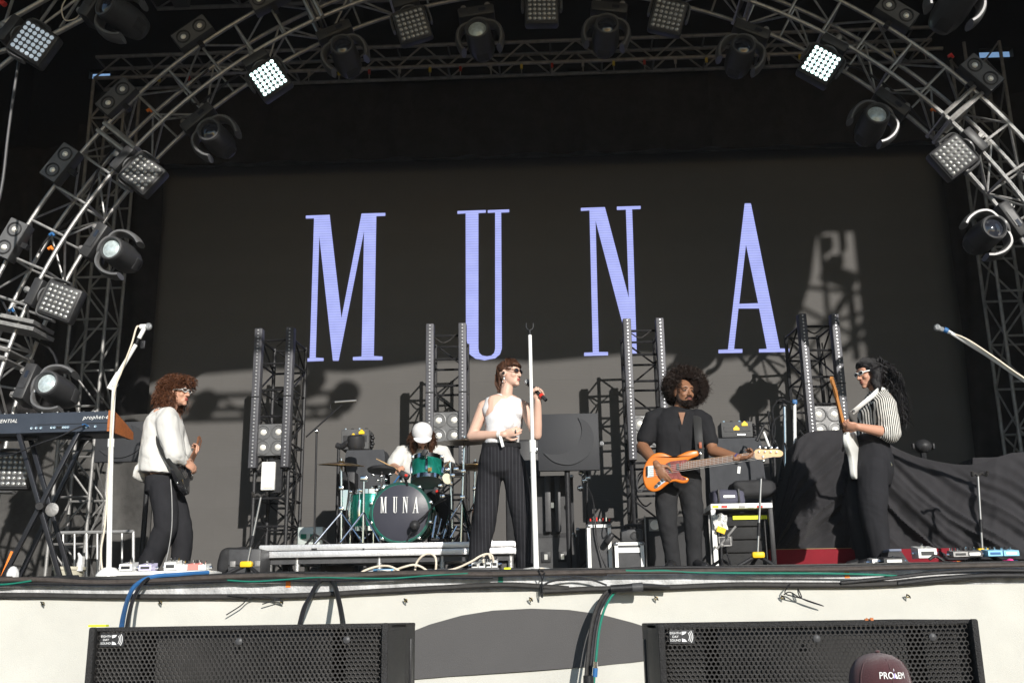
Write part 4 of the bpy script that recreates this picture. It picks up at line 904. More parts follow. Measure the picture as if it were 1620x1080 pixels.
for lab, lab2, a, c, y0, Y, z in (('amp cabinet under a grey cloth cover left of the drummer', 'grey amp head with two yellow tags on the covered cabinet left of the drummer', 541, 609, 711, 10.75, RZ), ('amp cabinet under a grey cloth cover right of the bass player', 'grey amp head with two yellow tags on the covered cabinet right of the bass player', 1133, 1205, 692, 10.5, 0)):
    c_, s_ = onfloor(a, c, y0, Y, .36, z); t = thing('amp_cabinet', lab, 'amp cabinet', (c_.x, c_.y, z)); draped_box(c_, s_, a*.1, .016, .05).obj('cover', GRIPC, t)
    MB().box(c_-V((0, 0, .03)), (s_[0]*.86, s_[1]*.8, s_[2]-.06)).obj('cabinet', TOLEX, t, False)
    if a < 600: amp_head(lab2, 539, 584, 678, 711, Y+.02, ((559, 689), (572, 683)), 0)
    else: amp_head(lab2, 1142, 1190, 666, 692, Y+.02, ((1165, 677), (1178, 670)), 0)

# ------------------------------------------------------------------ cases and boxes, centre right
def stack(lab, *a, **k): c_, s_ = onfloor(*a[:5], z=k.pop('z', 0.)); return flight_case('flight_case', lab, c_, s_, *a[5:], **k)
stack('black flight case standing on the floor behind the white microphone stand', 838, 915, 846, 10.0, .5, BLK, mat('black case panel', (.06, .06, .062), .6, 0, .3, 200, .2, 8), latch=2)
zc = at(870, 846, 10.0).z
stack('tall black case stacked on the flight case behind the white stand', 842, 906, 752, 10.05, .42, BLK, MATS['black case panel'], latch=1, z=zc)
for k, px in enumerate((868, 884)):
    t = thing('case_strut', ('left', 'right')[k]+' grey upright bar on the tall black case behind the white stand', 'bar', V((fl(px, 9.99, zc).x, 9.99, zc))); p0 = V((fl(px, 10.0, zc).x, 10.0, zc+.01)); MB().box(p0+V((0, -.0, .28)), (.055, .05, .52), bev=.006).obj('bar', GREYP, t)
t = thing('wedge_speaker', 'black speaker half hidden behind the singer and the white stand', 'speaker', at(826, 760, 10.4)); c_, s_ = bpx(800, 853, 694, 800, 10.4, .3); c2_ = V((c_.x, c_.y, (c_.z+s_[2]/2)/2)); MB().box(c2_, (s_[0], .3, c_.z+s_[2]/2), bev=.03).obj('cabinet', BLKP, t); MB().box(at(849, 712, 10.39), (.02, .02, .05), bev=.004).obj('handle', CHROME, t)
stack('grey carpeted case with white edges right of the moon panel pole', 931, 966, 829, 9.1, .42, WHT, CASE, latch=0, ew=.026)
stack('black case behind the grey carpeted case, left of it', 914, 932, 835, 9.95, .4, BLK, TOLEX, latch=0)
stack('small case with white edges and lid under the practice amp', 974, 1018, 857, 8.95, .36, WHT, CASE, latch=0, ew=.026, split=.74)
c_, s_ = bpx(983, 1017, 836, 857, 8.97, .2); t = thing('practice_amp', 'small black amp with a carry handle on the white-edged case', 'amplifier', (c_.x, c_.y, c_.z-s_[2]/2)); MB().box(c_, s_, bev=.02).obj('cabinet', GREYP, t)
MB().tube(spline([c_+V((-s_[0]*.3, 0, s_[2]/2-.01)), c_+V((-s_[0]*.22, 0, s_[2]/2+.035)), c_+V((s_[0]*.22, 0, s_[2]/2+.035)), c_+V((s_[0]*.3, 0, s_[2]/2-.01))], 5), .014, 8).obj('handle', BLKP, t); q = MB().lathe([(.034, 0), (.034, .012), (.026, .012), (.022, .004), (.0001, .004)], c_+V((.02, -.10, 0)), (0, -1, 0), 18, cap=False).obj('dial', BLKP, t); MB().box(c_+V((-.19, 0, -.02)), (.05, .18, .10), Matrix.Rotation(.6, 3, 'Y'), bev=.02).obj('side_pouch', BLK, t)
c_, s_ = onfloor(1024, 1122, 816, 9.5, .42); t = thing('bass_cabinet', 'large black bass cabinet behind the legs of the bass player', 'amp cabinet', (c_.x, c_.y, 0)); MB().box(c_, s_, bev=.015).obj('cabinet', TOLEX, t); MB().box(c_+V((0, -.213, -.03)), (s_[0]-.05, .01, s_[2]-.12)).obj('grille_cloth', mat('speaker cloth', (.05, .05, .052), .9, 0, .4, 500, .1), t, False)
e = at(1036, 830, 9.27); q = MB().lathe([(.042, 0), (.042, .006), (.030, .006), (.028, .002), (.018, .002), (.016, .006), (.0001, .006)], e, (0, -1, 0), 20, cap=False).obj('emblem', SILV, t); MB().box(e+V((0, .012, 0)), (.10, .012, .10)).obj('emblem_plate', ALUD, t, False)
for px in (1022, 1124): MB().box(fl(px, 9.28, .25), (.012, .012, .5)).obj('corner_strip', ALUD, t, False)
# small mixer with leads on the carpeted case
t = thing('mixer_box', 'small black mixer with leads on the grey carpeted case', 'mixer', at(945, 824, 9.9)); MB().box(at(948, 826, 9.3), (.20, .14, .04), bev=.006).obj('body', BLKP, t)
for k in range(7): MB().cyl(at(934+5*k, 824, 9.22), at(934+5*k, 820-(k % 3), 9.22), .007, 6).obj('knob', CHROME if k % 2 else REDP, t)
# rack table with a white frame
TY = 9.35; a = at(1124, 797, TY); c2 = at(1222, 797, TY); zt = a.z
t = thing('rack_table', 'white-framed rack table with black gear inside, left of the black cloth', 'rack', (a.x, TY, 0))
MB().box(((a.x+c2.x)/2, TY+.3, zt-.02), (c2.x-a.x, .6, .045), bev=.004).obj('top_frame', WHTG, t)
for x in (a.x+.02, c2.x-.02):
    for y in (TY+.025, TY+.57): MB().box((x, y, (zt-.045)/2), (.042, .042, zt-.045), bev=.004).obj('post', WHTG if x == a.x+.02 and y < TY+.1 else BLK, t)
MB().box(((a.x+c2.x)/2+.02, TY+.38, zt*.46), (c2.x-a.x-.12, .4, zt*.86)).obj('rack_body', BLK, t, False)
for k in range(4): MB().box(((a.x+c2.x)/2+.02, TY+.165, .12+.115*k), (c2.x-a.x-.16, .03, .10), bev=.004).obj('rack_unit', TOLEX, t)
for k in range(6): MB().box(at(1132+14*k, 801, TY-.003), (.05, .004, .018)).obj('label', (YELT, REDP, WHT, ALUD, WHT, REDP)[k], t, False)
MB().box(at(1186, 818, TY+.14), (.30, .012, .035)).obj('tape_strip', YELT, t, False)
t = thing('paper_sheets', 'crumpled white papers hanging on the left corner of the rack table', 'paper', at(1140, 825, TY-.03)); b = MB(); vs = []
for j in range(6):
    for i in range(6): p = at(1128+i*4.4+(j > 3)*2, 813+j*4.6+2*sin(i*1.7), TY-.03); vs.append(p+V((0, .025*sin(i*1.9+j*1.3), 0)))
b.add(vs, [(j*6+i, j*6+i+1, j*6+i+7, j*6+i+6) for j in range(5) for i in range(5)]); b.obj('sheet', WHT, t, False)
MB().box(at(1141, 838, TY-.04), (.075, .01, .05), Matrix.Rotation(.4, 3, 'Y')).obj('yellow_note', YEL, t, False)
t = thing('small_amp_plate', 'small grey box with a pale outline inside the rack table', 'box', at(1148, 857, TY-.02)); MB().box(at(1147, 856, TY+.03), (.13, .06, .09), bev=.012).obj('body', GREYP, t)
q = MB()
for dx, dz, sx, sz in ((0, .036, .11, .008), (0, -.036, .11, .008), (.05, 0, .008, .065), (-.05, 0, .008, .065)): q.box(at(1147, 856, TY-.004)+V((dx, 0, dz)), (sx, .006, sz))
q.obj('outline', ALUD, t, False)
# bags on the table
def bag(name, lab, x0, x1, y0, y1, Y, d, m, seed): 
    c_, s_ = bpx(x0, x1, y0, y1, Y, d); t = thing(name, lab, 'bag', (c_.x, c_.y, c_.z-s_[2]/2)); b = MB(); bm = bmesh.new(); bmesh.ops.create_cube(bm, size=1); bmesh.ops.subdivide_edges(bm, edges=bm.edges[:], cuts=9, use_grid_fill=True)
    for q in bm.verts:
        p = q.co*2; L = (abs(p.x)**4+abs(p.y)**4+abs(p.z)**4)**.25; p = p/max(L, .01)*.5; p = V((p.x*s_[0], p.y*s_[1], p.z*s_[2])); n = noise.noise(p*9+V((seed, 0, 0)))*.02; q.co = c_+p+p.normalized()*n
    bm.verts.index_update(); b.add([q.co.copy() for q in bm.verts], [[q.index for q in f.verts] for f in bm.faces]); bm.free(); b.obj('body', m, t); return t, c_, s_
t, c_, s_ = bag('tool_bag', 'grey-violet soft bag on the white rack table', 1127, 1180, 772, 798, TY+.02, .26, mat('violet grey nylon', (.085, .085, .12), .7, 0, .3, 300, .15, 6), 3)
for dx in (-.3, .28): MB().box(c_+V((dx*s_[0], -.125, 0)), (.018, .03, s_[2]*.95), bev=.004).obj('strap', BLKP, t)
MB().box(c_+V((.0, -.135, .0)), (.10, .006, .02)).obj('patch', SILV, t, False)
bag('instrument_bag', 'flat black instrument bag lying behind the grey-violet bag', 1160, 1228, 756, 786, TY+.35, .3, mat('black nylon', (.03, .03, .032), .6, 0, .3, 300, .15, 6), 8)

# ------------------------------------------------------------------ moon panels on poles
def moon_panel(label, x0, x1, y0, y1, Y, pole, first=True):
    c_, s_ = bpx(x0, x1, y0, y1, Y, .05); t = thing('moon_panel', label, 'panel', V((fl(pole, Y, 0).x, Y, 0)))
    PM = mat('slate painted board', (.036, .037, .041), .6, 0, .06, 60, .06, 3)
    b = MB().box(c_, s_, bev=.006).obj('board', PM, t)
    W = s_[0]; Yf = c_.y-s_[1]/2-.014; f = lambda zx, zy: V((c_.x-W/2+(zx-90)/352*W, Yf, c_.z+s_[2]/2-(zy-50)/360*s_[2]))
    ou = [(325, 78), (372, 105), (405, 160), (413, 215), (402, 275), (375, 320), (330, 355), (275, 375), (220, 370), (170, 348), (122, 300)]
    inn = [(165, 308), (215, 308), (262, 293), (305, 258), (335, 210), (346, 160), (340, 115)]
    o = spline([f(*p) for p in ou], 4); i = spline([f(*p) for p in inn], 4)
    MB().prism(o+i, V((0, .0135, 0))).obj('crescent', PM, t, False)
    MB().cyl(V((fl(pole, Y, 0).x, Y+.06, 0)), V((fl(pole, Y, 0).x, Y+.06, c_.z)), .025, 12).obj('pole', BLK, t)
    MB().lathe([(.22, 0), (.22, .012), (.03, .02), (.03, .05)], V((fl(pole, Y, 0).x, Y+.06, .0)), (0, 0, 1), 24).obj('base', BLK, t)
    return t
moon_panel('slate square panel with a raised crescent moon on a black pole right of the singer', 852, 946, 653, 745, 9.6, 902)
moon_panel('slate panel on a black pole behind the curly-haired guitarist', 148, 236, 666, 731, 9.9, 217)
# microphone and leads right of the moon panel
t = thing('microphone_stand', 'slim black stand with a vocal microphone peeking out right of the moon panel', 'microphone stand', fl(928, 9.75, 0)); tripod(t, fl(928, 9.75, 0), at(929, 735, 9.75), .2, .15, .010, BLK, BLK); MB().cyl(at(929, 735, 9.75), at(946, 708, 9.72), .009, 8).obj('boom', BLK, t); mic(t, at(955, 698, 9.7), V((-.7, .1, -.7)), .15, BLKP, MICG)
for px, py in ((920, 748), (925, 760), (918, 772), (930, 756)): MB().ell(at(px, py, 9.72), (.03, .03, .03), None, 8, 6).obj('clamp', CHROME, t)
tag(MB().tube(spline([at(930, 770, 9.3), at(938, 790, 9.15), at(941, 820, 9.06), at(944, 850, 9.06), at(952, 880, 9.05), at(962, 905, 9.0)], 6), .007, 6).obj('cable', BLK, None), 'thin black cable hanging across the grey carpeted case', 'cable')
tag(MB().tube(spline([at(1018, 745, 9.2), at(1008, 765, 9.2), at(1008, 785, 9.25), at(1020, 800, 9.3), at(1030, 795, 9.35)], 6), .007, 6).obj('cable', GREYP, None), 'grey cable looping beside the orange bass', 'cable')

# ------------------------------------------------------------------ black cloth over gear, red platform
RED = mat('red carpet platform', (.185, .013, .021), .9, 0, .3, 300, .12, 5)
c_, s_ = onfloor(1219, 1352, 868, 9.87, .5); rp_ = thing('red_platform', 'low red carpeted platform under the black cloth at right', 'platform', (c_.x, c_.y, 0)); MB().box(c_, s_, bev=.006).obj('carpet', RED, rp_)
MB().box(c_+V((0, 0, s_[2]/2+.004)), (s_[0]-.02, s_[1]-.02, .006)).obj('top', mat('bare plywood edge', (.25, .17, .09), .8), rp_, False)
c_, s_ = onfloor(1398, 1520, 867, 8.98, .4); rq_ = thing('red_platform', 'red carpeted platform end showing under the cloth right of the guitarist\'s legs', 'platform', (c_.x, c_.y, 0)); MB().box(c_, s_, bev=.006).obj('carpet', RED, rq_)
def cloth_heap():
    pr_ = [(1216, 872), (1226, 830), (1240, 775), (1252, 725), (1262, 695), (1275, 685), (1290, 681), (1315, 680), (1338, 679), (1362, 684), (1385, 690), (1403, 700), (1425, 712), (1450, 722), (1480, 729), (1510, 734), (1535, 735), (1560, 731), (1580, 722), (1600, 716), (1630, 714), (1680, 716), (1740, 724)]
    bt_ = [(1214, 873), (1400, 866), (1440, 874), (1500, 885), (1560, 884), (1640, 884), (1750, 884)]
    def lerp(L, x):
        for (a, b_), (c, d) in zip(L, L[1:]):
            if a <= x <= c: return b_+(d-b_)*(x-a)/(c-a)
        return L[-1][1] if x > L[-1][0] else L[0][1]
    b = MB(); NX, NZ = 220, 60; vs = []; YF = 9.95; YBK = 10.15
    for j in range(NZ+6):
        for i in range(NX+1):
            px = 1216+(1740-1216)*i/NX; yt = lerp(pr_, px); yb_ = lerp(bt_, px)
            v = min(1, j/NZ); k = max(0, j-NZ)
            g_ = max(0, min(1, (px-1342)/62)); g2 = max(0, min(1, (px-1405)/170)); back = YBK-.90*g_-.25*g2-.05*noise.noise(V((px*.004, 3, 0))); yf = YF-.86*g_-.23*g2
            Y = back+(yf-back)*(v**.75)
            # long diagonal wrinkles fanning from the high points, plus gathers at the hem
            dx = (px-1330)/170.0; ph = dx*2.2+v*3.1*(1 if px < 1335 else -1)
            wr = (abs(noise.noise(V((ph*1.7, v*.7, 1.3))))-.25)*.20*(.25+v) + noise.noise(V((ph*4.5, v*1.2, 7)))*.055*(.35+v*.8) + (abs(noise.noise(V((px*.022, v*1.1, 4))))-.2)*.12*v*v + noise.noise(V((px*.08+v*4, v*5, 11)))*.012
            top_soft = min(1, v*6)
            wr *= (.85 if px > 1405 else 1.25)*(1-.75*max(0, (v-.8)/.2)); Y2 = Y + wr*top_soft
            if px < 1342: Y2 = max(Y2, 9.89+.06*(1-v))
            py = yt+(yb_-yt)*v
            p = at(px, py, yf if v > .999 else Y); p.y = Y2
            if k: p = at(px, yb_, yf); p.y = max(Y2, 9.89 if px < 1342 else 0)+.012*k; p.z -= .001*k
            vs.append(p)
    W_ = NX+1; fs = [(j*W_+i, j*W_+i+1, (j+1)*W_+i+1, (j+1)*W_+i) for j in range(NZ+5) for i in range(NX)]
    n0 = len(vs)
    for i in range(NX+1): p = vs[i]; vs.append(p+V((0, .5, -.02)))
    for i in range(NX+1): p = vs[i]; vs.append(V((p.x, p.y+.55, .02)))
    fs += [(i+1, i, n0+i, n0+i+1) for i in range(NX)] + [(n0+i+1, n0+i, n0+W_+i, n0+W_+i+1) for i in range(NX)]
    return b.add(vs, fs)
ch_ = cloth_heap().obj('cloth_cover', CLOTH, None, True, fix=False); tag(ch_, 'large charcoal cloth heaped over covered gear at the right of the stage', 'cloth cover')
t = thing('floor_lamp', 'small round black stage lamp peeking over the black cloth at right', 'stage light', at(1460, 716, 10.4)); MB().ell(at(1460, 706, 10.4), (.085, .085, .07), None, 16, 10).obj('head', BLKP, t)
for s in (-1, 1): MB().box(at(1460+s*16, 706, 10.4), (.025, .06, .06), bev=.008).obj('yoke', BLK, t)
MB().cyl(V((at(1460, 706, 10.4).x, 10.4, 0)), at(1460, 712, 10.4), .03, 8).obj('pole', BLK, t)
t = thing('grey_lump', 'grey covered console edge rising behind the cloth at the right picture edge', 'covered gear', V((fl(1590, 10.2, 0).x, 10.2, 0))); c_, s_ = onfloor(1560, 1625, 722, 10.2, .5); draped_box(c_, s_, 8.1, .03, .02).obj('cover', CLOTH, t)
# stands and leads left of the cloth
for k, (b0, t0, lab, mm) in enumerate((((1246, 760), (1241, 640), 'chrome stand pole left of the rightmost light tower', CHROME), ((1259, 712), (1257, 636), 'white stand pole close left of the rightmost light tower', WHTG), ((1232, 775), (1224, 700), 'dark stand pole behind the bass headstock', BLK))):
    Y = 10.45; t = thing('stand_pole', lab, 'microphone stand', V((fl(b0[0], Y, 0).x, Y, 0))); MB().cyl(V((fl(b0[0], Y, 0).x, Y, 0)), at(t0[0], t0[1], Y), .017, 10).obj('pole', mm, t); MB().box(at(t0[0], t0[1], Y), (.05, .04, .05), bev=.01).obj('clutch', BLK if k != 1 else BLUEC, t); MB().cyl(at(t0[0], t0[1], Y), at(t0[0]+(-14, 10, -9)[k], t0[1]+(-6, -8, -50)[k], Y), .013, 8).obj('arm', BLK, t)
    MB().lathe([(.12, 0), (.12, .012), (.02, .02)], V((fl(b0[0], Y, 0).x, Y, 0)), (0, 0, 1), 18).obj('base', BLK, t)
for k, pp in enumerate(([(1240, 655), (1225, 665), (1222, 690), (1232, 710), (1240, 740)], [(1257, 640), (1235, 632), (1222, 648), (1226, 680), (1218, 720)], [(1262, 690), (1250, 720), (1240, 700), (1236, 735), (1230, 770)], [(1265, 680), (1275, 700), (1255, 740), (1232, 760)])): tag(MB().tube(spline([at(x, y, 10.4) for x, y in pp], 6), .009, 6).obj('cable', BLK, None), ('tangled black lead at the chrome stand, front loop', 'tangled black lead arching over the stands left of the rightmost tower', 'tangled black lead running down beside the cloth', 'black lead sliding down the left slope of the cloth')[k], 'cable')
t = thing('amp_microphone', 'black pencil microphone with a white arm in front of the right amp cabinet', 'microphone', at(1203, 700, 10.1)); MB().cyl(at(1197, 697, 10.1), at(1207, 676, 10.1), .018, 10).obj('body', BLKP, t); MB().cyl(at(1207, 676, 10.1), at(1210, 668, 10.1), .009, 8).obj('cable_end', BLK, t); MB().cyl(at(1208, 683, 10.12), at(1217, 706, 10.12), .013, 8).obj('arm', WHTG, t); MB().tube(spline([at(1210, 668, 10.1), at(1215, 672, 10.1), at(1218, 690, 10.1), at(1217, 706, 10.12)], 5), .005, 6).obj('cable', BLK, t); MB().cyl(at(1217, 706, 10.12), V((at(1217, 706, 10.12).x, 10.12, 0)), .012, 8).obj('pole', BLK, t)

# ------------------------------------------------------------------ left side: railing, bucket, keyboard
t = thing('crowd_railing', 'grey steel railing with upright bars behind the left microphone stand', 'railing', V((fl(175, 11.0, 0).x, 11.0, 0)))
za = at(175, 841, 11.0).z; RLM = mat('galvanised railing', (.42, .42, .42), .45, .6)
MB().cyl(fl(95, 11.0, za), fl(212, 11.0, za), .02, 8).obj('top_rail', RLM, t); MB().cyl(fl(95, 11.0, .08), fl(212, 11.0, .08), .016, 8).obj('bottom_rail', RLM, t)
for px in (100, 118, 137, 154, 172, 193, 211): MB().cyl(fl(px, 11.0, .02), fl(px, 11.0, za), .017 if px in (137, 211) else .012, 8).obj('bar', RLM, t)
bk_ = thing('bucket', 'beige plastic bucket behind the keyboard stand', 'bucket', fl(108, 8.9, 0)); MB().lathe([(.10, 0), (.125, .10), (.135, .10), (.135, .125), (.12, .125), (.11, .02), (.0001, .02)], fl(108, 8.9, .0)+V((0, 0, -.0)), (0, 0, 1), 24).obj('pail', mat('beige plastic', (.48, .45, .36), .5), bk_)
MB().tube([fl(125, 8.85, .09), fl(128, 8.85, .2), fl(124, 8.85, .24)], [.03, .022, .008], 8).obj('bag_end', mat('clear bag', (.6, .6, .6), .3), bk_)
t = thing('orange_stick', 'orange glow stick leaning at the left picture edge', 'stick', at(6, 912, 8.3)); MB().cyl(at(3, 912, 8.3), at(19, 872, 8.35), .012, 8).obj('stick', ORP, t)
t = thing('water_bag', 'crumpled clear plastic bag by the keyboard stand foot', 'bag', at(20, 908, 8.3)); MB().ell(at(20, 910, 8.3), (.05, .05, .075), None, 9, 7).obj('bag', mat('clear bag', (.6, .6, .6), .3), t)
NAVY = mat('blue-grey synth metal', (.055, .065, .085), .45, .4, .08, 200, .1, 6)
WOOD = mat('walnut', (.36, .115, .035), .45, 0, .15, 30, .35, 10, coat=.2, stretch=(1, 6, 6))
k0 = at(172, 650, 8.3); k1 = at(172, 681, 8.3); kz0, kz1 = k1.z, k0.z; kx = k0.x; dp = .44; L_ = 1.15
KM = Matrix.Translation(V((kx, 8.3, kz0))) @ Matrix.Rotation(rad(-1.5), 4, 'Z')
kb = thing('synthesizer', 'blue-grey synthesizer with wooden end cheeks on an X stand, seen from behind', 'keyboard', M=KM); h = kz1-kz0
pr_ = [V((0, 0, 0)), V((0, 0, h)), V((0, .05, h+.004)), V((0, .20, h*.72)), V((0, dp-.02, h*.38)), V((0, dp-.02, .01)), V((0, .06, -.012))]
MB().prism([p+V((-L_, 0, 0)) for p in pr_], V((L_-.002, 0, 0))).obj('case', NAVY, kb, False, True)
ck = [V((0, -.004, -.004)), V((0, -.004, h+.006)), V((0, .06, h+.008)), V((0, dp*.6, h*.7)), V((0, dp, h*.36)), V((0, dp+.01, .0)), V((0, dp-.03, -.006))]
for x in (0, -L_-.028): MB().prism([p+V((x, 0, 0)) for p in ck], V((.028, 0, 0))).obj('end_cheek', WOOD, kb, False, True)
for k in range(13): MB().cyl((-.05-.075*k-.02*(k % 3), .06, h), (-.05-.075*k-.02*(k % 3), .055, h+.022), .010, 8).obj('knob', CHROME if k % 2 else BLKP, kb, True, True)
MB().box((-.30, -.002, h*.40), (.60, .004, .004)).obj('seam', BLK, kb, False, True)
wm = text_mesh('prophet-6', .046, (-.105, -.0035, h*.70), (1, 0, 0), (0, 0, 1), shear=.35, spacing=1.15); wm.obj('lettering', WHT, kb, False, True)
wm = text_mesh('SEQUENTIAL', .042, (-.90, -.0035, h*.62), (1, 0, 0), (0, 0, 1), shear=.3, spacing=1.1); wm.obj('lettering', WHT, kb, False, True)
for k, x in enumerate((-.47, -.445, -.42, -.395, -.37, -.35, -.33, -.175, -.16, -.10, -.60, -.64, -.56)):
    MB().lathe([(.011, 0), (.011, .008), (.006, .008), (.006, .003), (.0001, .003)], (x, 0, h*.23), (0, -1, 0), 10).obj('socket', CHROME if k not in (2, 3) else BLKP, kb, True, True)
for x in (-.165, -.18): MB().cyl((x, -.002, h*.26), (x-.01, -.04, h*.30), .009, 8).obj('jack_plug', BLUEC, kb, True, True)
tag(MB().tube(spline([KM @ V((-.17, -.04, h*.28)), at(115, 680, 8.2), at(95, 690, 8.18), at(60, 702, 8.18), at(20, 718, 8.2), at(-30, 726, 8.2)], 6), .007, 6).obj('cable', BLK, None), 'black lead running from the synthesizer down to the left picture edge', 'cable')
ks = thing('keyboard_stand', 'black double X keyboard stand under the synthesizer', 'keyboard stand', fl(60, 8.45, 0))
for (x0, y0, x1, y1, Y) in ((30, 686, 95, 917, 8.34), (124, 684, 4, 917, 8.30), (47, 690, 112, 914, 8.64), (133, 694, 30, 914, 8.60)):
    a, c2 = at(x0, y0, Y), at(x1, y1, Y); c2.z = max(c2.z, .012); d = (a-c2); rot = frame(d, V((0, 1, 0))); R_ = Matrix(rot).transposed()
    MB().box((a+c2)/2, (.036, .03, d.length), R_, bev=.004).obj('bar', mat('satin black tube', (.030, .031, .036), .35, .4), ks)
for (x, y) in ((62, 800),): MB().cyl(at(x, y, 8.25), at(x+12, y, 8.7), .03, 12).obj('pivot', BLK, ks)
MB().lathe([(.05, 0), (.055, .02), (.03, .03)], at(84, 806, 8.36), (0, -1, 0), 16).obj('locking_disc', ALUD, ks)
for x0, x1, Y in ((0, 60, 8.42), (95, 145, 8.42)): MB().cyl(at(x0, 690, Y), at(x1, 693, Y), .02, 8).obj('cross_bar', BLK, ks)
for px, Y in ((100, 8.25), (-5, 8.25)): MB().cyl(fl(px-12, Y, .015), fl(px+24, Y, .015), .014, 8).obj('foot_bar', BLK, ks)

# ------------------------------------------------------------------ microphone stands at the front
def sleeve(t, a, c, r, m): return MB().cyl(a, c, r, 12).obj('sleeve', m, t)
WY = 8.2; b0 = fl(172, WY, 0); j = at(181, 608, WY)
t = thing('boom_stand', 'white boom stand with a white microphone at the left, in front of the synthesizer', 'microphone stand', b0)
MB().cyl(b0, at(175.5, 700, WY), .021, 12).obj('pole', WHTG, t); MB().cyl(at(175.5, 702, WY), at(180.5, 612, WY), .0165, 12).obj('pole', WHTG, t); MB().cyl(at(175.2, 707, WY), at(175.8, 694, WY), .026, 12).obj('collar', WHTG, t)
MB().lathe([(.10, 0), (.10, .02), (.085, .045), (.05, .075), (.03, .08)], b0, (0, 0, 1), 20).obj('base', WHTG, t)
MB().cyl(at(173.5, 614, WY), at(215, 545, WY), .017, 12).obj('boom', WHTG, t); MB().cyl(at(173, 615, WY), at(188, 590, WY), .024, 12).obj('counterweight', WHTG, t); MB().cyl(at(214, 547, WY), at(222, 530, WY), .013, 10).obj('boom', BLK, t); MB().ell(j, (.03, .03, .03), None, 12, 8).obj('joint', WHTG, t)
MB().cyl(at(220, 535, WY), at(229, 518, WY), .018, 10).obj('clip', WHTG, t); q = MB().ell(at(235, 516.5, WY), (.030, .028, .032), None, 12, 9).obj('microphone', MICG, t); MB().cyl(at(222, 517, WY), at(232, 516.5, WY), .022, 10).obj('microphone', WHTG, t); MB().box(at(226, 545, WY+.03), (.04, .02, .07), bev=.006).obj('tape_wrap', BLK, t)
MB().tube(spline([at(222, 517, WY), at(216, 518, WY-.02), at(208, 545, WY-.03), at(193, 585, WY-.03), at(181, 620, WY-.04), at(175, 690, WY-.04), at(171, 760, WY-.03), at(166, 830, WY-.03), at(160, 868, WY-.03), at(162, 900, WY-.05), at(172, 912, WY-.05)], 6), .0075, 7).obj('cable', CREAM, t)
CY = 8.25; t = thing('straight_stand', 'tall straight white microphone stand in front of the singer with an empty clip on top', 'microphone stand', fl(848, CY, 0))
MB().cyl(fl(848.5, CY, 0), at(842.5, 705, CY), .022, 12).obj('pole', WHTG, t); MB().cyl(at(842.5, 706, CY), at(838.3, 530, CY), .015, 12).obj('pole', WHTG, t); MB().cyl(at(842.9, 715, CY), at(842.2, 696, CY), .028, 12).obj('collar', WHTG, t); MB().cyl(at(838.3, 531, CY), at(838, 522, CY), .010, 10).obj('thread', BLK, t)
for s in (-1, 1): MB().tube(spline([at(838, 523, CY), at(838+s*5, 519, CY), at(838+s*5.5, 511, CY)], 4), .006, 7).obj('clip', BLKP, t)
MB().lathe([(.12, 0), (.12, .012), (.10, .02), (.03, .03)], fl(848.5, CY, 0), (0, 0, 1), 24).obj('base', WHTG, t)
GY = 7.95; t = thing('boom_stand', 'white boom stand reaching in from the right edge with a silver microphone', 'microphone stand', fl(1690, GY, 0))
bp0, bp1 = at(1500, 524, GY), at(1700, 652, GY); MB().tube([bp0, at(1560, 560, GY), at(1625, 604, GY), bp1], [.014, .017, .019, .019], 12).obj('boom', WHTG, t); mic(t, at(1477, 516, GY), (at(1510, 529, GY)-at(1477, 516, GY)), .17, MICG, MICG, .020); MB().cyl(at(1493, 521, GY), at(1499, 524, GY), .023, 12).obj('band', BLUEC, t)
MB().tube(spline([at(1505, 527, GY), at(1530, 537, GY-.03), at(1570, 563, GY-.03), at(1620, 598, GY-.03), at(1690, 640, GY-.03)], 6), .008, 7).obj('cable', CREAM, t); MB().cyl(fl(1690, GY, 0), at(1690, 640, GY), .02, 12).obj('pole', WHTG, t); MB().lathe([(.12, 0), (.12, .02), (.03, .03)], fl(1690, GY, 0), (0, 0, 1), 20).obj('base', WHTG, t)
def guitar_stand(lab, bx, tx, ty, Y, yoke=True, by=None):
    b = fl(bx, Y, 0); top = at(tx, ty, Y); t = thing('guitar_stand', lab, 'guitar stand', b)
    hub = at(bx+(tx-bx)*.12, 895 if by is None else by, Y); hub.z = max(hub.z, .10)
    MB().cyl(hub, top, .010, 10).obj('pole', mat('grey steel tube', (.30, .30, .30), .35, .8), t); MB().cyl(hub.lerp(top, .25), hub.lerp(top, .42), .014, 10).obj('sleeve', BLK, t)
    MB().box(hub+V((0, -.02, 0)), (.10, .06, .05), bev=.015).obj('hub', YEL, t)
    for k, (dx, dy) in enumerate(((-.16, -.06), (.13, -.05), (-.02, .2))): l = MB().cyl(hub, b+V((dx, dy, .012)), .016, 8).obj('leg', BLK, t)
    for s in (-1, 1):
        if yoke: MB().tube(spline([top, top+V((s*.03, -.01, .015)), top+V((s*.055, -.03, .0)), top+V((s*.06, -.05, .03))], 4), .012, 8).obj('yoke', RUB, t)
    return t
guitar_stand('yellow-hubbed guitar stand with a leaning pole at the left, before the riser', 388, 413, 785, 8.5); guitar_stand('yellow-hubbed guitar stand with a slim pole right of the bass player', 1198, 1204, 757, 8.45, False, 880)
guitar_stand('yellow-hubbed guitar stand with a black yoke before the black cloth at right', 1557, 1547, 752, 8.5, True, 884)
t = thing('boom_stand', 'short black boom stand in front of the rack table', 'microphone stand', fl(1142, 9.0, 0)); tripod(t, fl(1142, 9.0, 0), at(1141, 862, 9.0), .16, .10, .012, BLK, BLK); MB().cyl(at(1134, 868, 9.0), at(1164, 832, 9.0), .010, 8).obj('boom', ALUD, t); MB().ell(at(1141, 862, 9.0), (.022, .022, .022), None, 8, 6).obj('joint', ALUD, t)
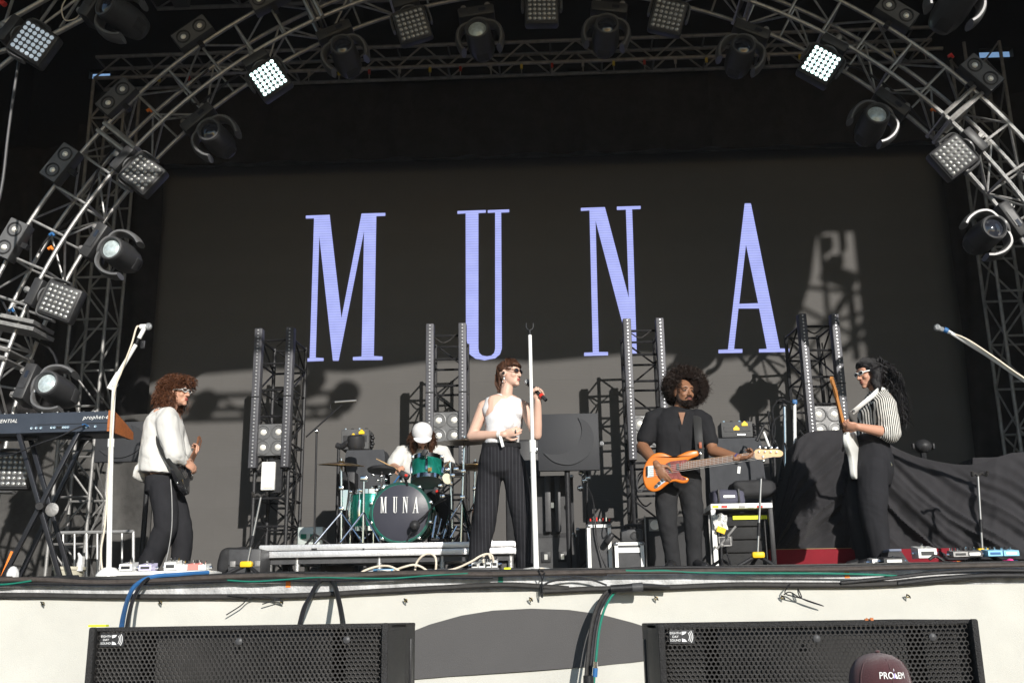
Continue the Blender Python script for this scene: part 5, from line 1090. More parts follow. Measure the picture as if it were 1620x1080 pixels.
tag(MB().tube(spline([at(1146, 864, 9.0), at(1152, 880, 8.98), at(1160, 905, 8.9)], 5), .006, 6).obj('cable', BLK, None), 'black lead hanging from the short boom stand', 'cable')
t = thing('monitor_case', 'black hard case with latches on the floor left of the riser', 'case', fl(385, 9.3, 0)); c_, s_ = onfloor(360, 413, 868, 9.3, .35); MB().box(c_, s_, bev=.012).obj('body', GREYP, t); MB().box(c_+V((0, -.176, 0)), (s_[0]-.01, .008, .012)).obj('seam', BLK, t, False)
for dx in (-.1, .12): MB().box(c_+V((dx, -.178, .01)), (.05, .016, .05), bev=.004).obj('latch', ALUD, t)
bag('gig_bag', 'rounded black gig bag leaning behind the hard case left of the riser', 340, 392, 864, 912, 9.7, .3, MATS.get('black nylon') or TOLEX, 5)

# ------------------------------------------------------------------ pedals, boxes and cables on the stage edge
PY = 8.12
t = thing('pedalboard', 'long white pedalboard at the feet of the left guitarist', 'pedalboard', fl(258, PY, .02)); c_, s_ = bpx(184, 331, 911.5, 916, PY, .30); zb = .045
MB().box((c_.x, PY+.15, zb-.018), (s_[0], .32, .03), bev=.004).obj('board', WHTG, t)
for px in (195, 320): MB().box(fl(px, PY+.1, .015), (.05, .2, .03)).obj('foot', WHT, t, False)
def pedal(lab, px0, px1, h, Y, m, knobs=3, z=0., face=None, depth=.13):
    a, c2 = fl(px0, Y, z), fl(px1, Y, z); w = c2.x-a.x; x = (a.x+c2.x)/2; t = thing('effects_pedal', lab, 'pedal', (x, Y, z))
    MB().prism([V((a.x, Y, z+.002)), V((a.x, Y, z+h*.72)), V((a.x, Y+depth, z+h)), V((a.x, Y+depth, z+.002))], V((w, 0, 0))).obj('enclosure', m, t, False)
    for k in range(knobs): MB().cyl((a.x+w*(k+.7)/(knobs+.4), Y+depth*.75, z+h*.9), (a.x+w*(k+.7)/(knobs+.4), Y+depth*.72, z+h+.018), min(.010, w*.1), 8).obj('knob', BLKP if k % 2 else CHROME, t)
    MB().lathe([(.009, 0), (.009, .014), (.0001, .016)], (x, Y+depth*.25, z+h*.76), (0, -.2, 1), 8).obj('footswitch', CHROME, t)
    if face: MB().box((x, Y-.0015, z+h*.36), (w*.7, .003, h*.30)).obj('face_print', face, t, False)
    for s in (-1, 1): MB().cyl((x+s*w/2, Y+.07, z+h*.4), (x+s*(w/2+.03), Y+.07, z+h*.4), .010, 8).obj('jack_plug', CHROME, t)
    return t
LIL = mat('pale violet enamel', (.62, .58, .78), .35); PINK = mat('salmon enamel', (.78, .25, .22), .4); SKY_ = mat('light blue enamel', (.25, .55, .75), .35); MAG = mat('magenta foam', (.75, .05, .25), .6)
pedal('white pedal with a black switch, leftmost on the white pedalboard', 188, 208, .075, PY, WHTG, 1, zb, BLKP); pedal('pale violet pedal second from left on the white pedalboard', 219, 239, .065, PY, LIL, 2, zb, GREYP)
pedal('tall white pedal in the middle of the white pedalboard', 259, 278, .085, PY, WHTG, 3, zb, GREYP); pedal('low white pedal right of the tall one on the white pedalboard', 279, 297, .06, PY+.02, WHTG, 2, zb); pedal('salmon pedal with white top on the white pedalboard', 296, 313, .062, PY, PINK, 3, zb, None); pedal('white pedal at the right end of the white pedalboard', 312, 325, .055, PY+.01, WHTG, 1, zb)
t = thing('stage_di_box', 'blue box on the floor before the riser among cream cables', 'box', fl(607, 8.25, 0)); c_, s_ = onfloor(590, 625, 899, 8.25, .14); MB().box(c_, s_, bev=.006).obj('body', mat('blue box enamel', (.10, .25, .42), .45, .2, .1, 80, .15), t); MB().box(c_+V((0, -.072, .0)), (s_[0]*.6, .004, .02)).obj('label', WHT, t, False); MB().cyl(c_+V((-s_[0]/2, 0, 0)), c_+V((-s_[0]/2-.05, 0, -.01)), .014, 8).obj('plug', SILV, t)
t = thing('black_board', 'long black pedal case on the stage edge at the singer\'s feet', 'pedalboard', fl(730, 8.3, 0)); c_, s_ = onfloor(675, 790, 898, 8.3, .3); MB().box(c_, s_, bev=.008).obj('tray', GREYP, t); ztop = c_.z+s_[2]/2
for k, (a, c2) in enumerate(((746, 756), (757, 767), (768, 777), (778, 787))): pedal('small white pedal with leads on the black case, number %s from the left' % ('one', 'two', 'three', 'four')[k], a, c2, .055+.02*(k % 2), 8.33, (SILV, WHTG, WHTG, SILV)[k], 2, ztop, BLKP)
pts = [(562, 913), (575, 903), (595, 896), (615, 895), (630, 902), (634, 909), (628, 911), (619, 905)]
def cr(lab, pts, Y=8.15, r=.0085): tag(MB().tube(spline([at(x, y, Y+.01*(i % 3)) for i, (x, y) in enumerate(pts)], 7), r, 7).obj('cream_cable', CREAM, None), lab, 'cable')
cr('cream cable arching over the blue box', pts); cr('cream cable curling right of the blue box', [(614, 920), (616, 910), (624, 902), (640, 896), (655, 893), (668, 897), (682, 908), (689, 916), (680, 919), (650, 918), (636, 921)])
cr('cream cable forming a tall loop before the riser', [(662, 912), (657, 903), (659, 890), (668, 879), (679, 875), (688, 880), (690, 893), (687, 906), (676, 912), (660, 913), (690, 905), (720, 899), (745, 888), (760, 879), (772, 876), (777, 884)], 8.2)
cr('cream cable with three short legs plugged into the white pedals', [(765, 890), (765, 880), (770, 876), (778, 878), (781, 888)], 8.28); cr('cream cable end curling at the foot of the tall white stand', [(856, 912), (853, 902), (858, 899), (865, 903), (866, 909)], 8.05); cr('cream cable lying on the edge right of the tall white stand', [(893, 912), (915, 910), (935, 908), (948, 905)], 8.0)
for x0, x1, lab in ((797, 808, 'yellow-taped microphone plug at the singer\'s feet, left one'), (829, 836, 'yellow-taped plug end at the singer\'s feet, right one')):
    t = thing('yellow_plug', lab, 'plug', fl((x0+x1)/2, 8.1, 0)); c_, s_ = onfloor(x0, x1, 897 if x0 < 800 else 902, 8.1, .03, .005); MB().box(c_, s_, bev=.006).obj('tape', YELT, t); MB().cyl(c_+V((s_[0]/2, 0, -.01)), c_+V((s_[0]/2+.09, .02, -.015)), .018, 10).obj('handle', BLKP, t)
t = thing('blue_plug', 'blue and white connector on the stage edge at the bass player\'s feet', 'plug', fl(1055, 8.0, .02)); MB().cyl(at(1047, 900, 8.0), at(1057, 904, 8.0), .03, 12).obj('shell', BLUEC, t); MB().cyl(at(1057, 904, 8.0), at(1063, 906, 8.0), .031, 12).obj('ring', WHT, t); MB().cyl(at(1063, 905, 8.0), at(1080, 907, 8.0), .024, 12).obj('tail', BLK, t); MB().cyl(at(1080, 907, 7.98), at(1092, 907, 7.98), .016, 10).obj('boot', BLUEC, t)
for lab, cm, pts in (('blue cable coiled in front of the red platform', BLUEC, [(1195, 904), (1215, 899), (1240, 896), (1262, 896), (1285, 899), (1262, 901), (1235, 902)]), ('black cable coiled over the blue one before the red platform', BLK, [(1225, 903), (1250, 897), (1280, 897), (1300, 901), (1285, 905), (1255, 904)]), ('black cable loops before the pedals at right', BLK, [(1425, 899), (1437, 892), (1455, 893), (1475, 897), (1500, 893), (1530, 897), (1560, 893), (1600, 892), (1650, 888)]), ('blue cable behind the pedals at the right edge', BLUEC, [(1518, 893), (1540, 891), (1575, 890), (1610, 888)]), ('black lead looping over the silver pedal at right', BLK, [(1470, 884), (1480, 879), (1492, 886), (1500, 893), (1510, 892)]), ('thick black cable at right along the pedals', RUB, [(1400, 899), (1450, 897), (1500, 900), (1560, 897), (1630, 893), (1700, 890)])):
    tag(MB().tube(spline([at(x, y, 8.02 if cm != BLUEC else 8.06) for x, y in pts], 6), .012, 7).obj('cable', cm, None), lab, 'cable')
t = thing('orange_plug', 'black plug with an orange ring on the stage edge at right', 'plug', at(1510, 895, 7.97)); MB().cyl(at(1492, 892, 7.97), at(1513, 894, 7.97), .027, 12).obj('body', BLK, t); MB().cyl(at(1513, 894, 7.97), at(1519, 894.5, 7.97), .034, 12).obj('ring', ORP, t); MB().cyl(at(1519, 894.5, 7.97), at(1545, 897, 7.97), .016, 12).obj('tail', GREYP, t)
vx = thing('wah_pedal', 'black tapered rocker pedal marked VOX at the right guitarist\'s feet', 'pedal', fl(1421, 8.25, 0)); a, c2 = at(1402, 889, 8.25), at(1438, 889, 8.25); zt = at(1420, 872, 8.25).z; zb2 = at(1420, 889, 8.25).z
w_ = c2.x-a.x; xm = (a.x+c2.x)/2; vs = [V((a.x, 8.25, zb2)), V((c2.x, 8.25, zb2)), V((c2.x-w_*.22, 8.28, zt)), V((a.x+w_*.22, 8.28, zt))]; MB().add(vs+[v+V((0, .2, 0)) for v in vs], [(0, 1, 2, 3), (7, 6, 5, 4), (0, 4, 5, 1), (1, 5, 6, 2), (2, 6, 7, 3), (3, 7, 4, 0)]).obj('body', BLKP, vx, False)
text_mesh('VOX', .034, V((xm, 8.262, (zb2+zt)/2-.012)), (1, 0, 0), (0, .3, 1)).obj('lettering', WHT, vx, False); MB().box(V((xm, 8.36, zt+.012)), (w_*.56, .18, .02), bev=.006).obj('treadle', mat('blue-grey rubber', (.14, .16, .22), .5), vx)
MB().box(V((xm, 8.35, zb2/2)), (w_*1.1, .22, zb2)).obj('riser_block', BLK, vx, False)
t = pedal('white-topped silver pedal right of the black rocker pedal', 1454, 1483, .10, 8.25, WHTG, 1, .045, BLKP, .16); pedal('low white box at the right guitarist\'s shoes', 1381, 1398, .055, 8.2, SILV, 0, .0); pedal('low black pedal with white lettering under the rocker pedal', 1399, 1432, .06, 8.1, BLKP, 0, .0, SILV)
pedal('silver pedal left of the yellow-hubbed stand at right', 1509, 1532, .055, 8.25, ALUD, 4, .05, BLKP); pedal('dark pedal with silver print left of the yellow hub at right', 1531, 1555, .065, 8.3, GREYP, 3, .05, SILV); pedal('light blue pedal right of the yellow hub', 1564, 1587, .06, 8.25, SKY_, 3, .05, BLUEC); pedal('white and blue pedal at the right end of the pedal row', 1589, 1613, .058, 8.25, SKY_, 3, .05, WHTG)
t = thing('magenta_foam', 'magenta foam windscreen among the cables at right', 'windscreen', at(1592, 891, 8.1)); MB().ell(at(1590, 890, 8.1), (.045, .03, .02), None, 12, 8).ell(at(1598, 888, 8.1), (.03, .03, .024), None, 12, 8).obj('foam', MAG, t)
# ------------------------------------------------------------------ people
def skinmat(name, col): return mat(name, col, .48, 0, .08, 160, .07, 9, spec=.35)
def head_shapes(b, c, f, u, s=1.0, jaw=1.0):
    f = V(f).normalized(); u = V(u); u = (u-f*u.dot(f)).normalized(); x = f.cross(u); R = Matrix((x, f, u)).transposed()
    E = lambda o, r: b.ell(c+x*o[0]*s+f*o[1]*s+u*o[2]*s, (r[0]*s, r[1]*s, r[2]*s), R, 18, 12)
    E((0, -.012, .028), (.074, .094, .088)); E((0, .02, -.03), (.060*jaw, .068, .078)); E((0, .045, -.072), (.040*jaw, .045, .034)); E((0, .072, -.098), (.022, .020, .016))
    E((0, .062, .036), (.058, .030, .030)); E((0, .066, .0), (.040, .026, .05)); E((0, .078, -.058), (.026, .016, .020))
    for k in (-1, 1): E((k*.036, .058, -.022), (.022, .026, .024)); E((k*.076, -.006, -.002), (.010, .022, .033)); E((k*.012, .096, -.030), (.010, .010, .008))
    b.limb([c+f*.083*s+u*.022*s, c+f*.098*s-u*.008*s, c+f*.108*s-u*.026*s], [.009*s, .011*s, .013*s], 10)
    return R
def face_bits(t, body, c, R, s, lipc, eyes=True, browc=None, skin=None):
    x, f, u = R.col[0], R.col[1], R.col[2]
    L = MB().ell(c+f*.089*s-u*.0545*s, (.024*s, .010*s, .0062*s), R, 14, 8).ell(c+f*.089*s-u*.0655*s, (.021*s, .0105*s, .0070*s), R, 14, 8)
    L.obj('lips', mat('lips '+lipc[0], lipc[1], .35, 0, 0, 60, .05), body)
    if eyes:
        for k in (-1, 1):
            e = c+x*k*.031*s+f*.0775*s+u*.010*s
            q = MB().ell(e, (.0145*s, .0110*s, .0064*s), R, 12, 8).obj('eye', mat('eye white', (.22, .20, .19), .4, var=0), body)
            MB().ell(e+f*.0075*s+x*.002*s, (.0068*s, .0055*s, .0070*s), R, 10, 8).obj('iris', mat('dark iris', (.03, .015, .01), .1, var=0), q)
    if browc:
        for k in (-1, 1): MB().tube([c+x*k*.012*s+f*.089*s+u*.028*s, c+x*k*.030*s+f*.088*s+u*.034*s, c+x*k*.047*s+f*.077*s+u*.030*s], [.0035, .0048, .002], 7).obj('eyebrow', browc, body)
def hand(b, w, d, n, thumb, curl=.5, s=1.0, spread=.12, tcurl=.5, flen=1.):
    # w wrist, d wrist->knuckles, n direction the palm faces, thumb +1/-1: side of the thumb along d x n
    d = V(d).normalized(); n = V(n); n = (n-d*n.dot(d)).normalized(); sd = d.cross(n)*thumb
    w = V(w); R = Matrix((sd, n, d)).transposed()
    b.ell(w+d*.048*s, (.040*s, .0165*s, .054*s), R, 14, 10); b.limb([w-d*.03*s, w+d*.03*s], [(.026*s, .022*s), (.033*s, .018*s)], 12, n)
    for k, (o, L) in enumerate(((.028, .072), (.0095, .080), (-.0095, .074), (-.027, .058))):
        p = w+d*(.088-.006*abs(k-1.2))*s+sd*o*s; dd = (d+sd*o*spread*8).normalized(); pts = [w+d*.055*s+sd*o*.9*s, p]; a = 0
        for q, fr in enumerate((.45, .31, .24)):
            a += curl*(.85, 1.05, .75)[q]*(1+.07*k); p = p+(dd*cos(a)+n*sin(a))*(L*fr*s*flen); pts.append(p)
        b.limb(pts, [.0105*s, .0102*s, .0092*s, .0086*s, .0076*s], 8)
    p = w+d*.018*s+sd*.030*s; q1 = p+(d*.55+sd*.75+n*.35).normalized()*.040*s; q2 = q1+(d*.85+sd*(.45-tcurl*.6)+n*(.3+tcurl*.5)).normalized()*.034*s; q3 = q2+(d*.9-sd*tcurl*.5+n*(.2+tcurl*.4)).normalized()*.027*s
    b.limb([w+d*.02*s+sd*.01*s, p, q1, q2, q3], [.016*s, .0165*s, .0125*s, .0112*s, .0085*s], 9)
def folds(seed, a, sc=(9, 9, 4), a2=.0, twist=0.):
    def fn(p, n):
        q = V((p.x*sc[0]+seed, p.y*sc[1], p.z*sc[2]+twist*p.x))
        v = noise.noise(q)+.5*noise.noise(q*2.3)
        w_ = .35+1.3*max(0, 1-abs(p.z-.42)/.22)+1.5*max(0, 1-p.z/.22)+.8*max(0, 1-abs(p.z-.95)/.12)
        cr_ = abs(noise.noise(V((p.x*5+seed, p.y*5, p.z*15+p.x*6))))-.2
        return a*v - a*.9*w_*cr_ + a2*(abs(noise.noise(q*1.4+V((3, 1, 2))))-.25)
    return fn
def garment(name, t, mb, m, voxel=.009, smooth=5, seed=0., a=.006, sc=(9, 9, 4), a2=.004, twist=0.):
    return rlink(name, remesh(mb, voxel, smooth), m, t, folds(seed, a, sc, a2, twist))
def curls(c, axes, n, Lr, rad_, region, seed, R=None, curl=.012, segs=6, grav=0., inner=.80):
    rr = random.Random(seed); b = MB()
    for _ in range(n):
        while True:
            d = V((rr.gauss(0, 1), rr.gauss(0, 1), rr.gauss(0, 1))).normalized()
            if region(d): break
        p = V((d.x*axes[0], d.y*axes[1], d.z*axes[2]))*inner*rr.uniform(.9, 1.08); o = d.copy()
        if R: p = R @ p; o = R @ d
        p = c+p; t1 = o.orthogonal().normalized(); t2 = o.cross(t1); ph = rr.uniform(0, 6.28); w = rr.uniform(.8, 1.5); L = Lr*rr.uniform(.6, 1.25); pts = []
        for k in range(segs):
            q = k/(segs-1); a = ph+w*6.0*q
            pts.append(p+o*(L*q*(1-.3*grav))+(t1*cos(a)+t2*sin(a))*curl*rr.uniform(.7, 1.3)+V((0, 0, -grav*L*q*q*1.2)))
        b.tube(pts, [rad_*(1-.55*k/(segs-1)) for k in range(segs)], 3, False)
    return b
def hairmat(name, col, v=.45): return mat(name, col, .5, 0, .2, 400, v, 30, spec=.18)
def blob(shapes, voxel, amp, sc, seed, smooth=3):
    me = remesh(shapes, voxel, smooth); return me, (lambda p, n: amp*(noise.noise(p*sc+V((seed, 0, 0)))+.5*noise.noise(p*sc*2.4+V((0, seed, 0)))))
def shades(t, body, c, R, s, framem, lensm, w=.026, hgt=.017, thick=.0028, up=.010):
    x, f, u = R.col[0], R.col[1], R.col[2]; g = MB(); G = None
    for k in (-1, 1):
        o = c+x*k*.033*s+f*.097*s+u*up*s; ring = [o+x*cos(a)*w*s+u*sin(a)*hgt*s-f*abs(cos(a))*.006*s*(1 if (cos(a) > 0) == (k > 0) else -.2) for a in [i*2*pi/18 for i in range(19)]]
        g.tube(ring, thick, 6); g.tube([o+x*k*w*s, c+x*k*.072*s+f*.060*s+u*(up+.004)*s, c+x*k*.080*s-f*.010*s+u*(up+.006)*s], [thick*1.3, thick*1.2, thick], 6)
    g.tube([c-x*.008*s+f*.104*s+u*(up+.004)*s, c+x*.008*s+f*.104*s+u*(up+.004)*s], thick, 6)
    G = g.obj('sunglasses', framem, t)
    for k in (-1, 1): MB().ell(c+x*k*.033*s+f*.096*s+u*up*s, (w*.95*s, .0035*s, hgt*.95*s), R, 16, 8).obj('lens', lensm, G)
def shoe(t, p, d, L=.27, m=None):
    p = V(p); d = V((d[0], d[1], 0)).normalized(); b = MB()
    b.tube([p-d*.075+V((0, 0, .045)), p-d*.06+V((0, 0, .045)), p+d*.03+V((0, 0, .048)), p+d*.11+V((0, 0, .033)), p+d*.165+V((0, 0, .028)), p+d*.195+V((0, 0, .022))], [(.02, .02), (.036, .043), (.04, .046), (.046, .032), (.04, .026), (.014, .012)], 12, True, V((0, 0, 1)))
    o = rlink('shoe', remesh(b, .007, 4), m or BLK, t); s_ = MB().tube([p-d*.085+V((0, 0, .008)), p-d*.05+V((0, 0, .008)), p+d*.05+V((0, 0, .008)), p+d*.12+V((0, 0, .008)), p+d*.2+V((0, 0, .008))], [(.02, .008), (.038, .008), (.040, .008), (.048, .008), (.016, .008)], 12, True, V((0, 0, 1))); s_.obj('sole', RUB, o)
def solid(poly, dv, bev):                      # flat outline pushed along dv with rounded rims
    b = MB().prism(poly, dv); bm = bmesh.new(); vs = [bm.verts.new(p) for p in b.v]
    for f in b.f:
        try: bm.faces.new([vs[i] for i in f])
        except ValueError: pass
    bmesh.ops.recalc_face_normals(bm, faces=bm.faces); bm.edges.ensure_lookup_table()
    es = [e for e in bm.edges if len(e.link_faces) == 2 and 1.2 < e.calc_face_angle(0) < 1.9 and abs((e.verts[0].co-e.verts[1].co).normalized().dot(V(dv).normalized())) < .3]
    bmesh.ops.bevel(bm, geom=es, offset=bev, segments=3, affect='EDGES', profile=.5)
    bm.verts.index_update(); q = MB(); q.add([v.co.copy() for v in bm.verts], [[v.index for v in f.verts] for f in bm.faces]); bm.free(); return q
PINS = mat('black pinstripe wool', (.020, .020, .023), .9, 0, .3, 350, .12, 6, wave=(11.2, .965, (.055, .055, .06), 'X', .15), spec=.05)
BLKC = mat('washed black cotton', (.021, .021, .023), .92, 0, .35, 400, .15, 6, spec=.06)
BLKS = mat('black twill trousers', (.024, .024, .027), .92, 0, .3, 380, .12, 6, spec=.06)
DENIM = mat('black denim', (.030, .030, .032), .92, 0, .4, 400, .2, 8, spec=.06)
WTEE = mat('white ribbed cotton', (.66, .65, .66), .8, 0, .25, 300, .03, 6)
WSH = mat('off-white loose shirt cloth', (.60, .59, .565), .85, 0, .25, 250, .04, 5)

# ---- singer
def singer():
    Y = 8.5; P = lambda x, y, dy=0.: at(x, y, Y+dy)
    t = thing('person', 'singer with short auburn mullet, white tank top and pinstripe trousers singing into a handheld microphone', 'person', fl(795, Y, 0))
    sk = skinmat('fair skin', (.62, .40, .31)); b = MB()
    hc = P(806, 592, 0); f = V((.86, -.50, .03)); R = head_shapes(b, hc, f, (0.02, 0, 1), .98)
    tf = V((.5, -.86, 0)); lat = tf.cross(V((0, 0, 1)))
    nb = P(799, 633, .02); b.limb([nb-V((0, 0, .03)), P(801, 622, .005), hc-V((0, 0, .05))-f*.015], [.058, .052, .050], 14)
    b.limb([P(798, 637, .02), P(797, 655, .01), P(796, 675), P(795, 700), P(793, 718)], [(.155, .070), (.165, .100), (.158, .108), (.128, .092), (.135, .095)], 20, tf)
    s1, e1, w1 = P(766, 644, .02), P(746, 690, .02), P(797, 687, -.16)
    b.limb([nb+V((-.06, 0, .0)), s1], [.045, .058], 12); b.limb([s1, s1.lerp(e1, .45), e1], [.056, .050, .041], 14); b.limb([e1, e1.lerp(w1, .3), w1], [.043, .043, .029], 14)
    hand(b, w1, V((.82, -.15, .16)), V((-.1, .85, .35)), -1, .42, 1.0, .14, .35)
    s2, e2, w2 = P(831, 646, -.03), P(849, 688, -.10), P(851, 634, -.20)
    b.limb([nb+V((.06, 0, .0)), s2], [.045, .056], 12); b.limb([s2, s2.lerp(e2, .45), e2], [.053, .046, .040], 14); b.limb([e2, e2.lerp(w2, .3), w2], [.042, .041, .028], 14)
    hand(b, w2+V((0, 0, .005)), V((-.12, -.12, .95)), V((-.25, -.85, .15)), 1, .98, .95, .05, .9)
    for hx, hy, kx, ky, ax_, ay in ((777, 745, 772, 815, 757, 892), (812, 745, 824, 820, 831, 897)): b.limb([P(hx, hy, .03), P(kx, ky, .0), P(ax_, ay, .04)], [.085, .062, .045], 14)
    body = rlink('body', remesh(b, .005, 4), sk, t)
    face_bits(t, body, hc, R, .98, ('rose', (.42, .12, .11)), False)
    x, ff, u = R.col[0], R.col[1], R.col[2]
    shades(t, t, hc, R, .98, mat('bronze wire', (.25, .12, .06), .3, .9), SMOKE, .027, .016, .0022, .012)
    # hair: bowl fringe, shaved side, long tail at the nape
    hm = hairmat('auburn hair', (.070, .033, .020)); E = MB()
    E.ell(hc+u*.052-ff*.014, (.083, .100, .072), R, 20, 14); E.ell(hc+u*.066+ff*.052, (.062, .050, .030), R, 16, 10); E.ell(hc-ff*.088+u*.005, (.052, .032, .07), R, 14, 10)
    E.limb([hc-ff*.080-u*.03, hc-ff*.088-u*.09, hc-ff*.070-u*.15+x*.01, hc-ff*.045-u*.195+x*.02], [(.042, .024), (.038, .022), (.030, .016), (.014, .010)], 12, ff)
    me, fn = blob(E, .006, .0035, 60, 2, 3); hr = rlink('hair', me, hm, t, fn)
    rr = random.Random(4); S_ = MB()
    for k in range(420):
        a = rr.uniform(-1.25, 1.25); q = rr.random()
        if q < .45:                           # fringe and crown locks
            ang = a*1.15; d0 = u*.122-ff*.02; end = (ff*cos(ang)*.104+x*sin(ang)*.084)+u*(.052 if abs(ang) < .8 else .045+.02*(abs(ang)-.8)); mid = (d0+end)*.62+u*.012; mid = mid.normalized()*max(mid.length, .108)
        elif q < .75: ang = pi+a*.8; d0 = u*.118-ff*.03; end = (ff*cos(ang)*.112+x*sin(ang)*.075)-u*rr.uniform(-.01, .06); mid = ((d0+end)*.5).normalized()*.118
        else: d0 = -ff*.106+x*rr.uniform(-.05, .05)+u*.01; mid = -ff*.112+x*rr.uniform(-.045, .05)-u*.08; end = -ff*rr.uniform(.03, .085)+x*rr.uniform(-.02, .05)-u*rr.uniform(.14, .225)
        j = lambda: V((rr.gauss(0, .003), rr.gauss(0, .003), rr.gauss(0, .003)))
        S_.tube(spline([hc+d0+j(), hc+mid+j(), hc+end+j()], 4), [.0035]*4+[.0032]*4+[.0014], 3, False)
    S_.obj('hair_lock', hm, hr); 
    MB().ell(hc-x*.0+ff*.0+u*.042, (.0785, .088, .030), R, 20, 10).obj('shaved_side', mat('shaved stubble', (.36, .25, .21), .7), t)
    for k in (-1, 1):
        e = hc+x*k*.083-ff*.004-u*.004; q = MB().ell(e, (.008, .012, .014), R, 10, 8).obj('earpiece', BLKP, t)
        MB().tube([hc+x*k*.084-u*.030, hc+x*k*.086-u*.046], .002, 5).obj('earring', CHROME, t); MB().ell(hc+x*k*.086-u*.052, (.008, .008, .009), None, 10, 8).obj('earring', WHTG, t); ring = [hc+x*k*.086-u*.075+V((0, cos(a)*.0, 0))+ff*cos(a)*.016+u*sin(a)*.018 for a in [i*pi/8 for i in range(17)]]; MB().tube(ring, .0022, 5).obj('earring', CHROME, t)
    # necklace
    nk = MB()
    for i in range(24):
        a = 2*pi*i/24; nk.ell(nb+lat*cos(a)*.066+tf*(sin(a)*.060+.018)+V((0, 0, -.015-.028*max(0, sin(a)))), (.006, .006, .006), None, 6, 5)
    nk.obj('necklace', mat('grey beads', (.25, .22, .2), .4, .4), t)
    g = MB(); g.tube([P(800, 633, .015), P(800, 640, .015), P(799, 652, .01), P(797, 668), P(795, 688), P(794, 704)], [(.088, .078), (.122, .100), (.152, .118), (.168, .126), (.148, .112), (.150, .114)], 26, True, tf)
    g.ell(P(802, 672, -.085), (.055, .05, .05), None, 14, 10); g.ell(P(784, 672, -.07), (.055, .05, .05), None, 14, 10)
    for s_, q_, o_ in ((s1, 1.12, V((0, -.018, .006))), (s2, 1, V((0, 0, .004)))): g.limb([nb.lerp(s_, .22)+o_, nb.lerp(s_, .62)+o_, P(797, 660).lerp(s_, .6)+o_], [.056*q_, .064*q_, .078*q_], 14)
    garment('tank_top', t, g, WTEE, .0075, 6, 1, .004, (8, 8, 9), .003)
    # trousers
    g = MB(); g.tube([P(793, 703), P(792, 715), P(792, 732), P(793, 748), P(795, 758)], [(.155, .115), (.165, .122), (.188, .135), (.165, .125), (.06, .06)], 24, True, V((0, -1, 0)))
    g.limb([P(777, 733, .02), P(770, 785, .0), P(767, 820, -.01), P(760, 860, .02), P(755, 893, .04)], [.105, .100, .096, .090, .088], 18); g.limb([P(811, 733, .01), P(821, 785, -.03), P(828, 820, -.04), P(832, 860, -.01), P(835, 897, .02)], [.105, .100, .093, .089, .087], 18)
    garment('trousers', t, g, PINS, .009, 16, 5, .006, (7, 7, 3.4), .009, 3)
    MB().tube([P(793, 701), P(793, 709)], [(.158, .118), (.160, .119)], 28, True, V((0, -1, 0))).obj('waistband', BLKC, t)
    shoe(t, fl(757, Y+.03, 0), (.3, -1)); shoe(t, fl(832, Y+.02, 0), (.6, -1))
    wb = MB(); 
    for k in range(2): wb.tube([w1.lerp(e1, .06+.05*k)-V((0, 0, 0)), w1.lerp(e1, .10+.05*k)], [(.036, .033)]*2, 16)
    o = wb.obj('wristband', WHT, t); MB().box(w1.lerp(e1, .1)+V((.01, -.03, -.06)), (.022, .004, .09), Matrix.Rotation(-.25, 3, 'Y')).obj('band_tail', WHT, o, False)
    MB().lathe([(.010, -.004), (.013, -.004), (.013, .004), (.010, .004)], w1+V((.10, -.03, .02)), (.9, -.1, .1), 12).obj('finger_ring', CHROME, t)
    # handheld microphone
    mk = thing('handheld_microphone', 'black handheld microphone with a red ring held at the singer\'s mouth', 'microphone', P(848, 617, -.2))
    tip = P(830, 601, -.17); end = P(864, 633, -.26); d = (end-tip).normalized(); L = (end-tip).length
    mic(mk, tip, d, L, BLKP, MICG, .019); MB().cyl(tip+d*L*.74, tip+d*L*.82, .0195, 14).obj('ring', REDP, mk); MB().cyl(tip+d*L*.84, tip+d*L*1.0, .0155, 12).obj('tail_cap', BLKP, mk)
singer()

